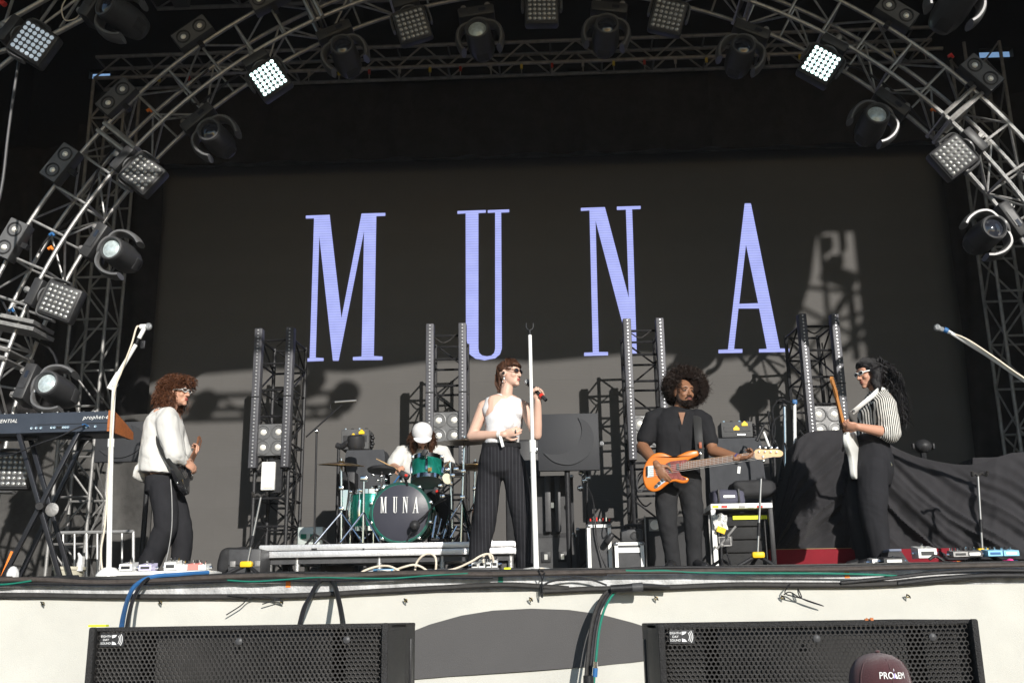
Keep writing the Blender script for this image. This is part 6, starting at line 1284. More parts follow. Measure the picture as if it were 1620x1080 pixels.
# ---- bass player
def bassist():
    Y = 8.6; P = lambda x, y, dy=0.: at(x, y, Y+dy)
    t = thing('person', 'bass player with a big afro and beard in black shirt and black jeans', 'person', fl(1080, Y, 0))
    sk = skinmat('brown skin', (.235, .112, .062)); b = MB()
    hc = P(1081, 622, -.02); f = V((.42, -.9, -.02)); R = head_shapes(b, hc, f, (0, 0, 1), 1.02, 1.08); x, ff, u = R.col
    tf = V((.18, -.98, 0)); nb = P(1076, 655, .02)
    b.limb([nb-V((0, 0, .04)), P(1077, 645, .0), hc-V((0, 0, .05))], [.066, .060, .056], 14)
    b.limb([P(1075, 662, .02), P(1074, 690, 0), P(1073, 715), P(1072, 735)], [(.19, .08), (.185, .112), (.165, .108), (.15, .10)], 20, tf)
    s1, e1, w1 = P(1034, 664, .02), P(1016, 706, -.02), P(1040, 737, -.27)
    b.limb([nb, s1], [.05, .066], 12); b.limb([s1, s1.lerp(e1, .5), e1], [.064, .058, .046], 14); b.limb([e1, e1.lerp(w1, .3), w1], [.050, .050, .032], 14)
    hand(b, w1, V((.25, -.12, -.5)), V((.35, .8, -.05)), 1, .42, 1.05, .16, .3)
    s2, e2, w2 = P(1112, 668, .0), P(1128, 713, -.12), P(1168, 724, -.26)
    b.limb([nb, s2], [.05, .066], 12); b.limb([s2, s2.lerp(e2, .5), e2], [.064, .056, .045], 14); b.limb([e2, e2.lerp(w2, .3), w2], [.048, .046, .031], 14)
    hand(b, w2, V((.75, .10, .12)), V((-.1, -.45, .85)), 1, .85, 1.05, .10, .5)
    for hx, kx, ax_ in ((1054, 1056, 1064), (1091, 1096, 1098)): b.limb([P(hx, 770, .02), P(kx, 830, -.02), P(ax_, 893, .03)], [.085, .062, .045], 14)
    body = rlink('body', remesh(b, .005, 4), sk, t)
    DK = hairmat('black brown hair', (.022, .014, .011), .5)
    face_bits(t, body, hc, R, 1.02, ('brown rose', (.19, .075, .06)), True, DK)
    for k in (-1, 1): MB().tube(spline([hc+x*k*.047+ff*.074+u*.014, hc+x*k*.032+ff*.089+u*.0205, hc+x*k*.015+ff*.088+u*.014], 4), .0035, 6).obj('eyelid', sk, body)
    # beard and moustache
    B = MB(); B.ell(hc+ff*.045-u*.088, (.050, .050, .034), R, 16, 10); B.ell(hc+ff*.070-u*.104, (.030, .026, .024), R, 12, 8)
    for k in (-1, 1): B.limb([hc+x*k*.064+ff*.012-u*.02, hc+x*k*.060+ff*.022-u*.065, hc+x*k*.040+ff*.050-u*.095], [(.012, .02), (.017, .022), (.02, .022)], 10)
    me, fn = blob(B, .0055, .003, 120, 1, 2); br = rlink('beard', me, DK, t, fn)
    MB().tube(spline([hc-x*.032+ff*.080-u*.060, hc-x*.018+ff*.094-u*.045, hc+ff*.101-u*.043, hc+x*.018+ff*.094-u*.045, hc+x*.032+ff*.080-u*.060], 4), .0055, 7).obj('moustache', DK, t)
    curls(hc+ff*.05-u*.085, (.055, .055, .035), 500, .012, .0022, lambda d: d.z < .25, 3, R, .004, 4, 0, .92).obj('beard_curl', DK, br)
    # afro
    ac = P(1084, 612, .045); A = MB(); A.ell(ac+V((0, .035, 0)), (.172, .12, .15), None, 26, 18); A.ell(ac+V((-.03, .03, -.05)), (.15, .11, .12), None, 20, 14)
    me, fn = blob(A, .011, .012, 22, 3, 2)
    fx = hc+ff*.085
    me.update(); bmm = bmesh.new(); bmm.from_mesh(me)          # open the hair over the face
    for q in bmm.verts:
        r = q.co-hc; s_ = r.dot(ff); h = r.dot(u); l = r.dot(x)
        k_ = max(0, s_-.01)*max(0, min(1, (.0825-abs(l-.0175))/.03))*max(0, min(1, (.115-h)/.045)); q.co -= ff*k_
    bmm.to_mesh(me); bmm.free()
    hr = rlink('hair', me, mat('matt hair depth', (.010, .0065, .0055), 1., 0, 0, 60, .2, spec=0.), t, fn)
    reg = lambda d: not ((d.dot(ff) > .25) and d.z < .36 and -.34 < d.dot(x) < .62)
    curls(ac+V((0, .015, 0)), (.178, .145, .160), 4200, .040, .0030, reg, 5, None, .010, 5, 0, .90).obj('hair_curl', DK, hr)
    curls(ac+V((0, .015, 0)), (.180, .15, .163), 420, .065, .0014, reg, 77, None, .013, 6, 0, .95).obj('hair_wisp', DK, hr)
    # shirt
    g = MB(); g.tube([P(1077, 646, .02), P(1076, 653, .02), P(1075, 667, .01), P(1074, 690, 0), P(1073, 712), P(1072, 735), P(1072, 752)], [(.085, .078), (.16, .105), (.215, .122), (.205, .138), (.188, .13), (.185, .135), (.19, .14)], 28, True, tf)
    g.limb([P(1046, 660, .02), s1+V((0, 0, .008)), s1.lerp(e1, .55), s1.lerp(e1, .70)], [.085, .086, .078, .076], 16); g.limb([P(1103, 662, .01), s2+V((0, 0, .008)), s2.lerp(e2, .5), s2.lerp(e2, .66)], [.085, .086, .076, .073], 16)
    garment('shirt', t, g, BLKC, .009, 5, 3, .006, (9, 9, 6), .009, 2)
    cl_ = MB()
    for k in (-1, 1): cl_.tube(spline([P(1077+k*11, 646, .02), P(1077+k*9, 652, -.05), P(1078+k*3, 662, -.105)], 4), [(.006, .020)]*9, 8, True, tf)
    cl_.obj('collar', BLKC, t); MB().prism([P(1073.5, 652, -.10), P(1084, 652, -.10), P(1079, 672, -.135)], V((0, .03, 0))).obj('open_neck', sk, t)
    MB().box(P(1077, 695, -.135), (.012, .006, .26)).obj('placket', BLKC, t, False)
    # jeans
    g = MB(); g.tube([P(1072, 740), P(1072, 752), P(1072, 766), P(1073, 776)], [(.17, .125), (.178, .132), (.16, .125), (.07, .07)], 24, True, V((0, -1, 0))); g.ell(P(1073, 768, .0), (.07, .095, .07), None, 14, 10)
    g.limb([P(1054, 758, .01), P(1054, 800, -.01), P(1056, 830, -.02), P(1061, 862, .01), P(1065, 892, .03)], [.098, .090, .076, .068, .062], 18); g.limb([P(1091, 758, .01), P(1095, 800, -.01), P(1097, 830, -.02), P(1098, 862, .01), P(1099, 892, .03)], [.098, .090, .076, .068, .062], 18)
    garment('jeans', t, g, DENIM, .009, 4, 8, .004, (8, 8, 7), .009, 4)
    shoe(t, fl(1064, Y+.02, 0), (-.25, -1)); shoe(t, fl(1099, Y+.02, 0), (.45, -1))
    # bass guitar (traced on its own plane in front of the player)
    g = thing('bass_guitar', 'orange bass guitar with tortoiseshell pickguard worn by the bass player', 'bass guitar', P(1065, 740, -.25))
    yb_ = Y-.27; Q = lambda x, y, d=0.: at(1000+x/4.908, 570+y/4.908, yb_+d)
    ol = [(515, 712), (505, 698), (470, 697), (425, 706), (380, 726), (335, 744), (300, 738), (250, 718), (205, 714), (160, 730), (118, 775), (92, 830), (84, 890), (92, 945), (112, 990), (150, 1014), (185, 1016), (225, 1000), (268, 965), (300, 945), (335, 938), (385, 952), (425, 947), (442, 925), (432, 908), (390, 893), (368, 868), (362, 830), (395, 800), (432, 778), (460, 760), (505, 742), (518, 728)]
    poly = spline([Q(*p) for p in ol+ol[:1]], 3)[:-1]
    ORG = mat('orange amber lacquer', (.62, .165, .018), .22, 0, .02, 20, .08, 3, coat=.7, stretch=(1, 1, 6))
    bo = solid(poly, V((0, .044, 0)), .011).obj('body', ORG, g)
    pk = [(262, 800), (300, 782), (420, 768), (436, 775), (400, 800), (365, 825), (360, 855), (385, 895), (418, 912), (425, 925), (395, 928), (345, 918), (300, 922), (262, 895), (252, 850)]
    MB().prism([Q(*p, d=-.004) for p in pk], V((0, .005, 0))).obj('pickguard', mat('tortoiseshell plastic', (.17, .022, .016), .2, 0, 0, 60, .6, 22, coat=.6), g, False)
    MB().prism([Q(*p, d=-.005) for p in ((108, 820), (165, 815), (168, 900), (118, 908))], V((0, .008, 0))).obj('bridge', CHROME, g, False)
    for k in range(7): MB().cyl(Q(110, 826+11*k, -.012), Q(122, 825+11*k, -.012), .006, 6).obj('saddle', CHROME, g)
    MB().prism([Q(*p, d=-.007) for p in ((172, 978), (255, 898), (275, 895), (283, 910), (270, 930), (190, 990), (178, 990))], V((0, .005, 0))).obj('control_plate', mat('bluish chrome plate', (.42, .47, .55), .2, .9), g, False)
    for px, py in ((188, 973), (210, 951), (236, 928), (262, 908)): MB().lathe([(.013, 0), (.012, .016), (.0001, .017)], Q(px, py, -.007), (0, -1, 0), 14).obj('knob', BLKP, g)
    for x0, y0, x1, y1 in ((276, 795, 300, 868), (345, 800, 360, 850)): MB().prism([Q(*p, d=-.010) for p in ((x0, y0), (x0+20, y0-3), (x1+8, y1), (x1-12, y1+3))], V((0, .008, 0))).obj('pickup', BLKP, g, False)
    n0, n1 = (368, 822), (950, 732); up_ = lambda q, o: (n0[0]+(n1[0]-n0[0])*q, n0[1]+(n1[1]-n0[1])*q+o)
    MB().prism([Q(*up_(0, -31), d=.004), Q(*up_(1, -21), d=.004), Q(*up_(1, 21), d=.004), Q(*up_(0, 31), d=.004)], V((0, .026, 0))).obj('neck', mat('maple wood', (.62, .40, .20), .35, 0, .05, 30, .12, 8, coat=.4), g)
    fb_ = MB().prism([Q(*up_(-.0, -30), d=-.003), Q(*up_(1, -20), d=-.003), Q(*up_(1, 20), d=-.003), Q(*up_(0, 30), d=-.003)], V((0, .007, 0))).obj('fretboard', mat('rosewood', (.13, .062, .036), .4, 0, .1, 60, .3, 12), g, False)
    for k in range(20):
        q = 1-(2**(-k/12.)*1.0-0.315)/.685; 
        if q < 0 or q > 1: q = min(max(q, 0), 1)
        q = 1-q; hh = 30-10*q; MB().prism([Q(*up_(q, -hh), d=-.0045), Q(*up_(q+.0035, -hh), d=-.0045), Q(*up_(q+.0035, hh), d=-.0045), Q(*up_(q, hh), d=-.0045)], V((0, .002, 0))).obj('fret', ALUD, fb_, False)
    hd = [(945, 712), (962, 692), (992, 688), (1040, 693), (1100, 690), (1142, 694), (1168, 708), (1172, 728), (1158, 744), (1130, 748), (1090, 748), (1050, 756), (1010, 768), (975, 766), (955, 754)]
    MB().prism(spline([Q(*p) for p in hd+hd[:1]], 3)[:-1], V((0, .018, 0))).obj('headstock', MATS['maple wood'], g)
    for px, py in ((985, 708), (1030, 710), (1075, 711), (1120, 713), (1015, 748)): 
        q = MB().lathe([(.011, 0), (.008, .010), (.0001, .012)], Q(px, py, -.001), (0, -1, 0), 10).obj('tuner', CHROME, g); MB().ell(Q(px+5, py-(33 if py < 730 else -30), .01), (.013, .008, .016), None, 8, 6).obj('tuner_key', CHROME, q)
    for k in range(5): MB().cyl(Q(130, 838+15*k, -.014), Q(985+30*min(k, 4), 720+6.5*k, -.004), .0009, 5).obj('string', mat('steel string', (.32, .31, .30), .5, .6), g)
    MB().box(Q(528, 722, .02), (.02, .03, .02), bev=.005).obj('strap_button', CHROME, g)
    # strap
    st = spline([P(1096, 650, .05), P(1102, 655, -.05), P(1104, 675, -.12), P(1106, 700, -.165), P(1107.5, 716, -.2)], 5); MB().tube(st, [(.034, .004)]*len(st), 8, True, V((0, -1, .2))).obj('strap', mat('black leather', (.03, .03, .03), .35, 0, .1, 200, .15), g)
    MB().box(P(1108, 704, -.20), (.024, .008, .05), bev=.003).obj('strap_end', mat('brown leather', (.28, .08, .04), .5), g)
    MB().tube(spline([Q(100, 985, .03), Q(60, 1020, .03), Q(38, 980, .06), Q(45, 900, .12), Q(80, 860, .2)], 6), .006, 6).obj('lead', GREYP, g)
    MB().tube([w2.lerp(e2, .02), w2.lerp(e2, .08)], [(.038, .034)]*2, 14).obj('wristband', mat('violet band', (.08, .06, .16), .6), t); MB().box(P(1169, 743, -.30), (.022, .005, .055), Matrix.Rotation(.15, 3, 'Y')).obj('band_tag', WHT, t, False)
bassist()

STRAT = [(.205, .030), (.215, .075), (.190, .115), (.140, .130), (.08, .118), (.02, .108), (-.05, .125), (-.12, .150), (-.17, .140), (-.20, .09), (-.205, .0), (-.19, -.09), (-.15, -.145), (-.09, -.152), (-.02, -.118), (.04, -.108), (.09, -.125), (.135, -.125), (.155, -.095), (.135, -.055), (.12, -.03), (.13, .0), (.17, .025)]
def guitar(g, O, u, n, bodym, neckm, pgm, thick=.042, L=.52, hs=1):
    u = V(u).normalized(); n = V(n); n = (n-u*n.dot(u)).normalized(); v = n.cross(u)*hs; q = lambda a, b_, c=0.: O+u*a+v*b_+n*c
    poly = spline([q(a, b_, thick/2) for a, b_ in STRAT+STRAT[:1]], 3)[:-1]
    solid(poly, -n*thick, .010).obj('body', bodym, g)
    MB().prism([q(a, b_, thick/2+.003) for a, b_ in ((.14, .02), (.13, .07), (.06, .075), (-.02, .06), (-.09, .03), (-.13, -.04), (-.13, -.10), (-.06, -.105), (.02, -.075), (.09, -.085), (.12, -.04))], -n*.003).obj('pickguard', pgm, g, False)
    for a in (.075, .02, -.035): MB().box(q(a, 0, thick/2+.006), (.02, .07, .008), Matrix((u, v, n)).transposed(), bev=.003).obj('pickup', BLKP, g)
    MB().box(q(-.085, 0, thick/2+.006), (.035, .065, .010), Matrix((u, v, n)).transposed()).obj('bridge', CHROME, g, False)
    nk = MB().tube([q(.10, 0, thick/2+.000), q(.2, 0, thick/2+.002), q(L, 0, thick/2+.003)], [(.028, .014), (.026, .012), (.021, .011)], 12, True, n).obj('neck', neckm, g)
    MB().prism([q(.09, -.027, thick/2+.012), q(L, -.020, thick/2+.012), q(L, .020, thick/2+.012), q(.09, .027, thick/2+.012)], n*.005).obj('fretboard', MATS['rosewood'], g, False)
    hd = [(L, -.021), (L+.03, -.030), (L+.10, -.020), (L+.165, -.012), (L+.185, .015), (L+.175, .040), (L+.14, .045), (L+.11, .034), (L+.05, .026), (L, .021)]
    MB().prism([q(a, b_, thick/2-.004) for a, b_ in hd], n*.015).obj('headstock', neckm, g)
    for k in range(6): p = q(L+.03+.025*k, -.025+.0045*k, thick/2-.006); MB().box(p, (.016, .014, .014), Matrix((u, v, n)).transposed(), bev=.003).obj('tuner', CHROME, g); MB().ell(p-v*.022, (.008, .010, .006), None, 8, 6).obj('tuner_key', CHROME, g)
    for k in range(6): MB().cyl(q(-.085, -.025+.01*k, thick/2+.018), q(L+.03+.025*k, -.012+.005*k, thick/2+.014), .0012, 4).obj('string', MATS['steel string'], g)
    MB().ell(q(-.207, 0, 0), (.010, .010, .010), None, 8, 6).obj('strap_button', CHROME, g); MB().ell(q(.213, .075, 0), (.010, .010, .010), None, 8, 6).obj('strap_button', CHROME, g)
    return q

# ---- left guitarist
def guitarist_left():
    Y = 8.6; P = lambda x, y, dy=0.: at(x, y, Y+dy)
    t = thing('person', 'guitarist with curly brown hair, white sunglasses and loose white shirt, in profile at left', 'person', fl(262, Y, 0))
    sk = skinmat('tan skin', (.52, .28, .19)); b = MB(); hc = P(281, 622, .02); f = V((.95, -.25, .02)); R = head_shapes(b, hc, f, (-.05, 0, 1), 1.0); x, ff, u = R.col
    tf = V((.93, -.36, 0)); nb = P(268, 650, .03)
    b.limb([nb-V((0, 0, .04)), P(270, 645, .03), hc-V((0, 0, .05))-ff*.02], [.058, .053, .05], 14)
    b.limb([P(264, 660, .04), P(262, 690, .03), P(262, 725, .02), P(260, 748, .02)], [(.16, .085), (.16, .11), (.14, .10), (.135, .10)], 20, tf)
    s1, e1, w1 = P(264, 664, -.13), P(276, 718, -.18), P(293, 730, -.10)
    b.limb([nb, s1], [.045, .06], 12); b.limb([s1, e1], [.055, .042], 14); b.limb([e1, w1], [.042, .03], 14); hand(b, w1, V((.45, .50, -.38)), V((-.85, .40, -.15)), 1, .42, 1.0, .1, .4)
    s2, e2, w2 = P(272, 664, .18), P(290, 716, .26), P(303, 724, .34)
    b.limb([nb, s2], [.045, .06], 12); b.limb([s2, e2], [.055, .042], 14); b.limb([e2, w2], [.042, .03], 14); hand(b, w2, V((.35, .35, .75)), V((-.6, -.6, .2)), 1, .75, 1.0, .1, .5)
    b.limb([P(258, 770, -.05), P(262, 832, -.08), P(234, 893, -.02)], [.085, .062, .045], 14); b.limb([P(266, 770, .10), P(287, 832, .08), P(286, 893, .12)], [.085, .062, .045], 14)
    body = rlink('body', remesh(b, .005, 4), sk, t); face_bits(t, body, hc, R, 1.0, ('muted red', (.36, .09, .08)), False)
    shades(t, t, hc, R, 1.0, WHTG, SMOKE, .026, .016, .0045, .013)
    hm = hairmat('curly brown hair', (.090, .036, .018), .55); H = MB(); H.ell(hc+u*.045-ff*.035, (.100, .100, .085), R, 20, 14); H.ell(hc-ff*.085-u*.035, (.105, .07, .10), R, 18, 12)
    for k in (-1, 1): H.ell(hc+x*k*.078-ff*.045-u*.035, (.035, .055, .08), R, 14, 10)
    H.ell(hc+u*.085+ff*.055, (.07, .055, .03), R, 14, 10)
    me, fn = blob(H, .008, .010, 34, 5, 2); hr = rlink('hair', me, hm, t, fn); C_ = MB()
    for c_, ax_, n_, rg, gr in ((hc+u*.045-ff*.035, (.110, .115, .100), 900, lambda d: d.z > -.2, .2), (hc-ff*.085-u*.035, (.125, .085, .115), 900, lambda d: d.y < .5, .5), (hc+u*.085+ff*.065, (.085, .065, .04), 260, lambda d: d.z > -.5, .25)):
        q = curls(c_, ax_, n_, .055, .0036, rg, n_+int(ax_[0]*1000), R, .011, 7, gr, .92); C_.add(q.v, q.f)
    for k in (-1, 1): q = curls(hc+x*k*.080-ff*.05-u*.035, (.04, .06, .085), 420, .045, .0034, lambda d: True, 11+k, R, .011, 7, .6, .9); C_.add(q.v, q.f)
    q = curls(hc-ff*.03+u*.01, (.125, .125, .13), 260, .075, .0014, lambda d: d.y < .55, 78, R, .014, 7, .35, .92); C_.add(q.v, q.f)
    C_.obj('hair_curl', hm, hr)
    # loose shirt, open at the back hem
    g = MB(); g.tube([P(270, 646, .03), P(266, 652, .03), P(261, 668, .02), P(258, 692, .02), P(257, 718, .01), P(256, 738, .01), P(254, 750, .01)], [(.07, .07), (.12, .09), (.185, .135), (.19, .165), (.19, .185), (.19, .20), (.185, .205)], 28, True, tf)
    g.limb([P(228, 742, .0), P(221, 757, .0)], [(.11, .03), (.09, .022)], 12, tf)
    g.limb([P(264, 660, -.10), s1+V((.0, 0, -.01)), s1.lerp(e1, .5)+V((-.005, -.01, 0)), e1+V((-.004, 0, -.01))], [.085, .095, .092, .082], 18); g.limb([e1, e1.lerp(w1, .5), w1.lerp(e1, .12)], [.078, .066, .045], 16)
    g.limb([P(270, 660, .14), s2, e2], [.08, .085, .07], 16); g.limb([e2, w2.lerp(e2, .2)], [.065, .045], 14)
    garment('shirt', t, g, WSH, .009, 5, 12, .009, (7, 7, 5), .016, 3)
    MB().tube([w1.lerp(e1, .10), w1.lerp(e1, .24)], [(.040, .040), (.047, .047)], 16).obj('cuff', WSH, t)
    st = spline([P(276, 650, .02), P(262, 645, -.05), P(246, 660, -.06), P(243, 682, -.12), P(252, 706, -.19), P(266, 728, -.235), P(279, 745, -.24), P(288, 757, -.2)], 5); 
    gt = thing('electric_guitar', 'dark electric guitar worn by the curly-haired guitarist, seen edge-on', 'guitar', P(290, 755, 0))
    MB().tube(st, [(.004, .024)]*len(st), 8, True, V((.4, -.3, .8))).obj('strap', MATS['black leather'], gt)
    GO = P(289, 747, -.02); guitar(gt, GO, P(315, 694, .60)-GO, V((.90, -.30, .1)), mat('black gloss lacquer', (.018, .018, .02), .15, 0, 0, 60, .1, coat=.8), mat('dark neck wood', (.22, .10, .055), .4), BLKP)
    # wide trousers with a pale side seam
    g = MB(); g.tube([P(257, 752, .02), P(257, 762, .02), P(257, 776, .02), P(259, 788, .02)], [(.155, .125), (.165, .135), (.165, .135), (.07, .07)], 24, True, tf)
    g.limb([P(256, 770, -.05), P(262, 805, -.08), P(262, 835, -.08), P(248, 868, -.05), P(233, 895, -.02)], [.112, .104, .096, .090, .090], 18); g.limb([P(266, 770, .10), P(279, 805, .09), P(287, 832, .08), P(288, 865, .10), P(284, 895, .12)], [.108, .10, .092, .086, .085], 18)
    garment('trousers', t, g, BLKS, .009, 6, 15, .006, (7, 7, 3.6), .010, 2)
    sm_ = spline([P(270, 758, -.137), P(272, 790, -.193), P(272, 830, -.183), P(268, 862, -.15), P(262, 890, -.125)], 5); MB().tube(sm_, [(.004, .003)]*len(sm_), 6).obj('side_seam', mat('pale piping', (.30, .30, .30), .7), t)
    shoe(t, fl(236, Y-.02, 0), (1, -.3)); shoe(t, fl(286, Y+.12, 0), (1, -.2))
guitarist_left()

# ---- right guitarist
def guitarist_right():
    Y = 8.6; P = lambda x, y, dy=0.: at(x, y, Y+dy)
    t = thing('person', 'guitarist with long wavy black hair and striped shirt, in profile at right', 'person', fl(1385, Y, 0))
    sk = skinmat('warm skin', (.48, .25, .17)); b = MB(); hc = P(1374, 592, 0); f = V((-.93, -.30, -.16)); R = head_shapes(b, hc, f, (-.1, 0, 1), 1.0); x, ff, u = R.col
    tf = V((-.96, -.25, 0)); nb = P(1389, 622, .02)
    b.limb([nb-V((0, 0, .04)), P(1386, 616, .01), hc-V((0, 0, .05))-ff*.02], [.058, .053, .05], 14)
    b.limb([P(1391, 635, .03), P(1389, 660, .02), P(1384, 690, .01), P(1381, 712, .01)], [(.155, .085), (.155, .115), (.125, .095), (.125, .10)], 20, tf)
    s1, e1, w1 = P(1398, 640, -.14), P(1408, 685, -.17), P(1358, 675, -.28)
    b.limb([nb, s1], [.045, .06], 12); b.limb([s1, e1], [.055, .043], 14); b.limb([e1, e1.lerp(w1, .3), w1], [.045, .046, .031], 14); hand(b, w1, V((-.85, -.15, .10)), V((-.2, .6, .65)), 1, .80, 1.0, .1, .3)
    s2, e2, w2 = P(1386, 640, .18), P(1376, 690, .2), P(1356, 712, .06)
    b.limb([nb, s2], [.045, .06], 12); b.limb([s2, e2], [.055, .042], 14); b.limb([e2, w2], [.042, .03], 14); hand(b, w2, V((-.6, -.3, -.4)), V((.2, -.6, .4)), 1, .6, 1.0)
    b.limb([P(1381, 740, -.08), P(1376, 810, -.12), P(1392, 885, -.06)], [.095, .068, .045], 14); b.limb([P(1374, 740, .08), P(1353, 812, .04), P(1371, 885, .10)], [.095, .068, .045], 14)
    body = rlink('body', remesh(b, .005, 4), sk, t); face_bits(t, body, hc, R, 1.0, ('dusky red', (.32, .12, .10)), False)
    shades(t, t, hc, R, 1.0, WHTG, SMOKE, .027, .015, .0045, .014)
    hm = hairmat('black wavy hair', (.012, .011, .012), .4); hm.node_tree.nodes['Principled BSDF'].inputs['Roughness'].default_value = .3
    H = MB(); H.ell(hc+u*.040-ff*.030, (.094, .104, .092), R, 20, 14); H.ell(hc+u*.075+ff*.035, (.068, .052, .042), R, 16, 10)
    for k in (-1, 1): H.ell(hc+x*k*.072-ff*.020-u*.012, (.034, .058, .075), R, 14, 10)
    path = [P(1386, 584, .03), P(1401, 592, .05), P(1409, 608, .06), P(1413, 628, .07), P(1416, 646, .08), P(1417, 658, .08)]
    H.limb(path, [(.095, .10), (.098, .10), (.085, .09), (.065, .07), (.045, .05), (.018, .02)], 14)
    H.limb([hc-ff*.03-x*.08, P(1386, 606, -.08), P(1391, 622, -.10)], [.05, .045, .022], 12)
    me, fn = blob(H, .008, .012, 19, 7, 3); hr = rlink('hair', me, hm, t, fn); rr = random.Random(9); S_ = MB()
    for k in range(700):                       # combed locks over the skull, then waves down the back
        if rr.random() < .45:
            a0 = rr.uniform(-1.9, 1.9); st_ = hc+R @ V((sin(a0)*.05, .085-.02*abs(a0), .045+cos(a0)*.06)); md = hc+R @ V((sin(a0)*.10, -.02, .04+cos(a0)*.095)); pts = [st_, md, path[1]+V((rr.gauss(0, .03), rr.gauss(0, .05), rr.gauss(0, .04)))]
        else: pts = [path[0]+V((rr.gauss(0, .04), rr.gauss(0, .06), rr.gauss(0, .045)))]
        en = rr.randint(2, 6); ph = rr.uniform(0, 6.28); amp = rr.uniform(.006, .022); sp = V((rr.gauss(0, .030), rr.gauss(0, .045), rr.gauss(0, .02)))
        for j, q in enumerate(path[1:en]):
            for h_ in (0, .5):
                z_ = q.lerp(path[min(5, j+2)], h_); pts.append(z_+sp*(1+.12*j)+V((amp*sin(ph+(j+h_)*3.1), amp*cos(ph+(j+h_)*2.7), amp*.4*sin(ph*2+j*3))))
        pts = spline(pts, 3); S_.tube(pts, [.0042*(1-.65*i/len(pts)) for i in range(len(pts))], 3, False)
    S_.obj('hair_lock', hm, hr)
    cq = MB()
    for q_, n_ in zip(path[1:], (150, 180, 180, 130, 60)): z_ = curls(q_, (.085, .08, .05), n_, .07, .0034, lambda d: True, n_, None, .014, 8, .75, .85); cq.add(z_.v, z_.f)
    cq.obj('hair_curl', hm, hr)
    STP = mat('black and white striped cotton', (.020, .020, .022), .8, 0, .25, 300, .05, 6, wave=(20, .46, (.70, .68, .63), 'X', 1.0))
    g = MB(); g.tube([P(1388, 619, .02), P(1389, 626, .02), P(1390, 640, .02), P(1388, 660, .01), P(1384, 680, .01), P(1382, 694, .01)], [(.07, .07), (.12, .10), (.17, .13), (.17, .155), (.15, .13), (.14, .118)], 26, True, tf)
    g.limb([P(1396, 634, -.09), s1, s1.lerp(e1, .5), e1+V((.005, 0, .0))], [.085, .098, .096, .082], 18); g.limb([e1, e1.lerp(w1, .20)], [.078, .056], 14); g.limb([P(1388, 636, .14), s2, e2], [.08, .085, .07], 16)
    garment('shirt', t, g, STP, .008, 5, 22, .005, (9, 9, 6), .010, 2)
    MB().tube([e1.lerp(w1, .18), e1.lerp(w1, .30)], [(.060, .060), (.054, .054)], 16).obj('cuff', STP, t)
    g = MB(); g.tube([P(1382, 690, .01), P(1381, 702, .01), P(1381, 725, .01), P(1379, 745, .01), P(1377, 765, .01)], [(.14, .122), (.148, .128), (.17, .16), (.175, .175), (.15, .16)], 26, True, tf)
    g.limb([P(1381, 745, -.07), P(1380, 780, -.10), P(1382, 815, -.11), P(1389, 855, -.09), P(1394, 888, -.06)], [.128, .120, .108, .092, .084], 18); g.limb([P(1371, 745, .08), P(1360, 780, .06), P(1357, 812, .04), P(1364, 852, .07), P(1373, 888, .10)], [.120, .108, .096, .086, .08], 18)
    garment('trousers', t, g, BLKS, .009, 6, 25, .005, (7, 7, 3.2), .010, 3)
    MB().tube([P(1382, 691, .01), P(1382, 699, .01)], [(.146, .128), (.150, .131)], 28, True, tf).obj('waistband', BLKS, t)
    sz = spline([P(1405, 722, -.115), P(1408, 729, -.125), P(1411, 736, -.12)], 3); MB().tube(sz, .003, 5).obj('zip', CHROME, t)
    shoe(t, fl(1393, Y-.06, 0), (-1, -.3)); shoe(t, fl(1372, Y+.10, 0), (-1, -.3))
    gt = thing('electric_guitar', 'white electric guitar with a wooden neck held upright by the striped-shirt guitarist', 'guitar', P(1350, 700, 0))
    GO = P(1350, 714, -.10); guitar(gt, GO, P(1322, 600, -.48)-GO, V((-.84, .50, .10)), mat('white guitar lacquer', (.78, .78, .75), .18, 0, 0, 60, .03, coat=.7), mat('amber neck wood', (.50, .22, .07), .32, 0, .05, 30, .15, 8, coat=.4), WHTG, hs=-1)
    st = spline([P(1348, 653, -.22), P(1362, 641, -.25), P(1378, 628, -.20), P(1390, 618, -.10), P(1400, 619, .0), P(1410, 632, .06), P(1408, 660, .1)], 5); MB().tube(st, [(.005, .026)]*len(st), 8, True, V((-.4, -.7, .5))).obj('strap', WHTG, gt); MB().lathe([(.012, 0), (.012, .008), (.0001, .01)], P(1350, 650, -.25), (0, -1, 0), 12).obj('strap_lock', BLKP, gt)
guitarist_right()

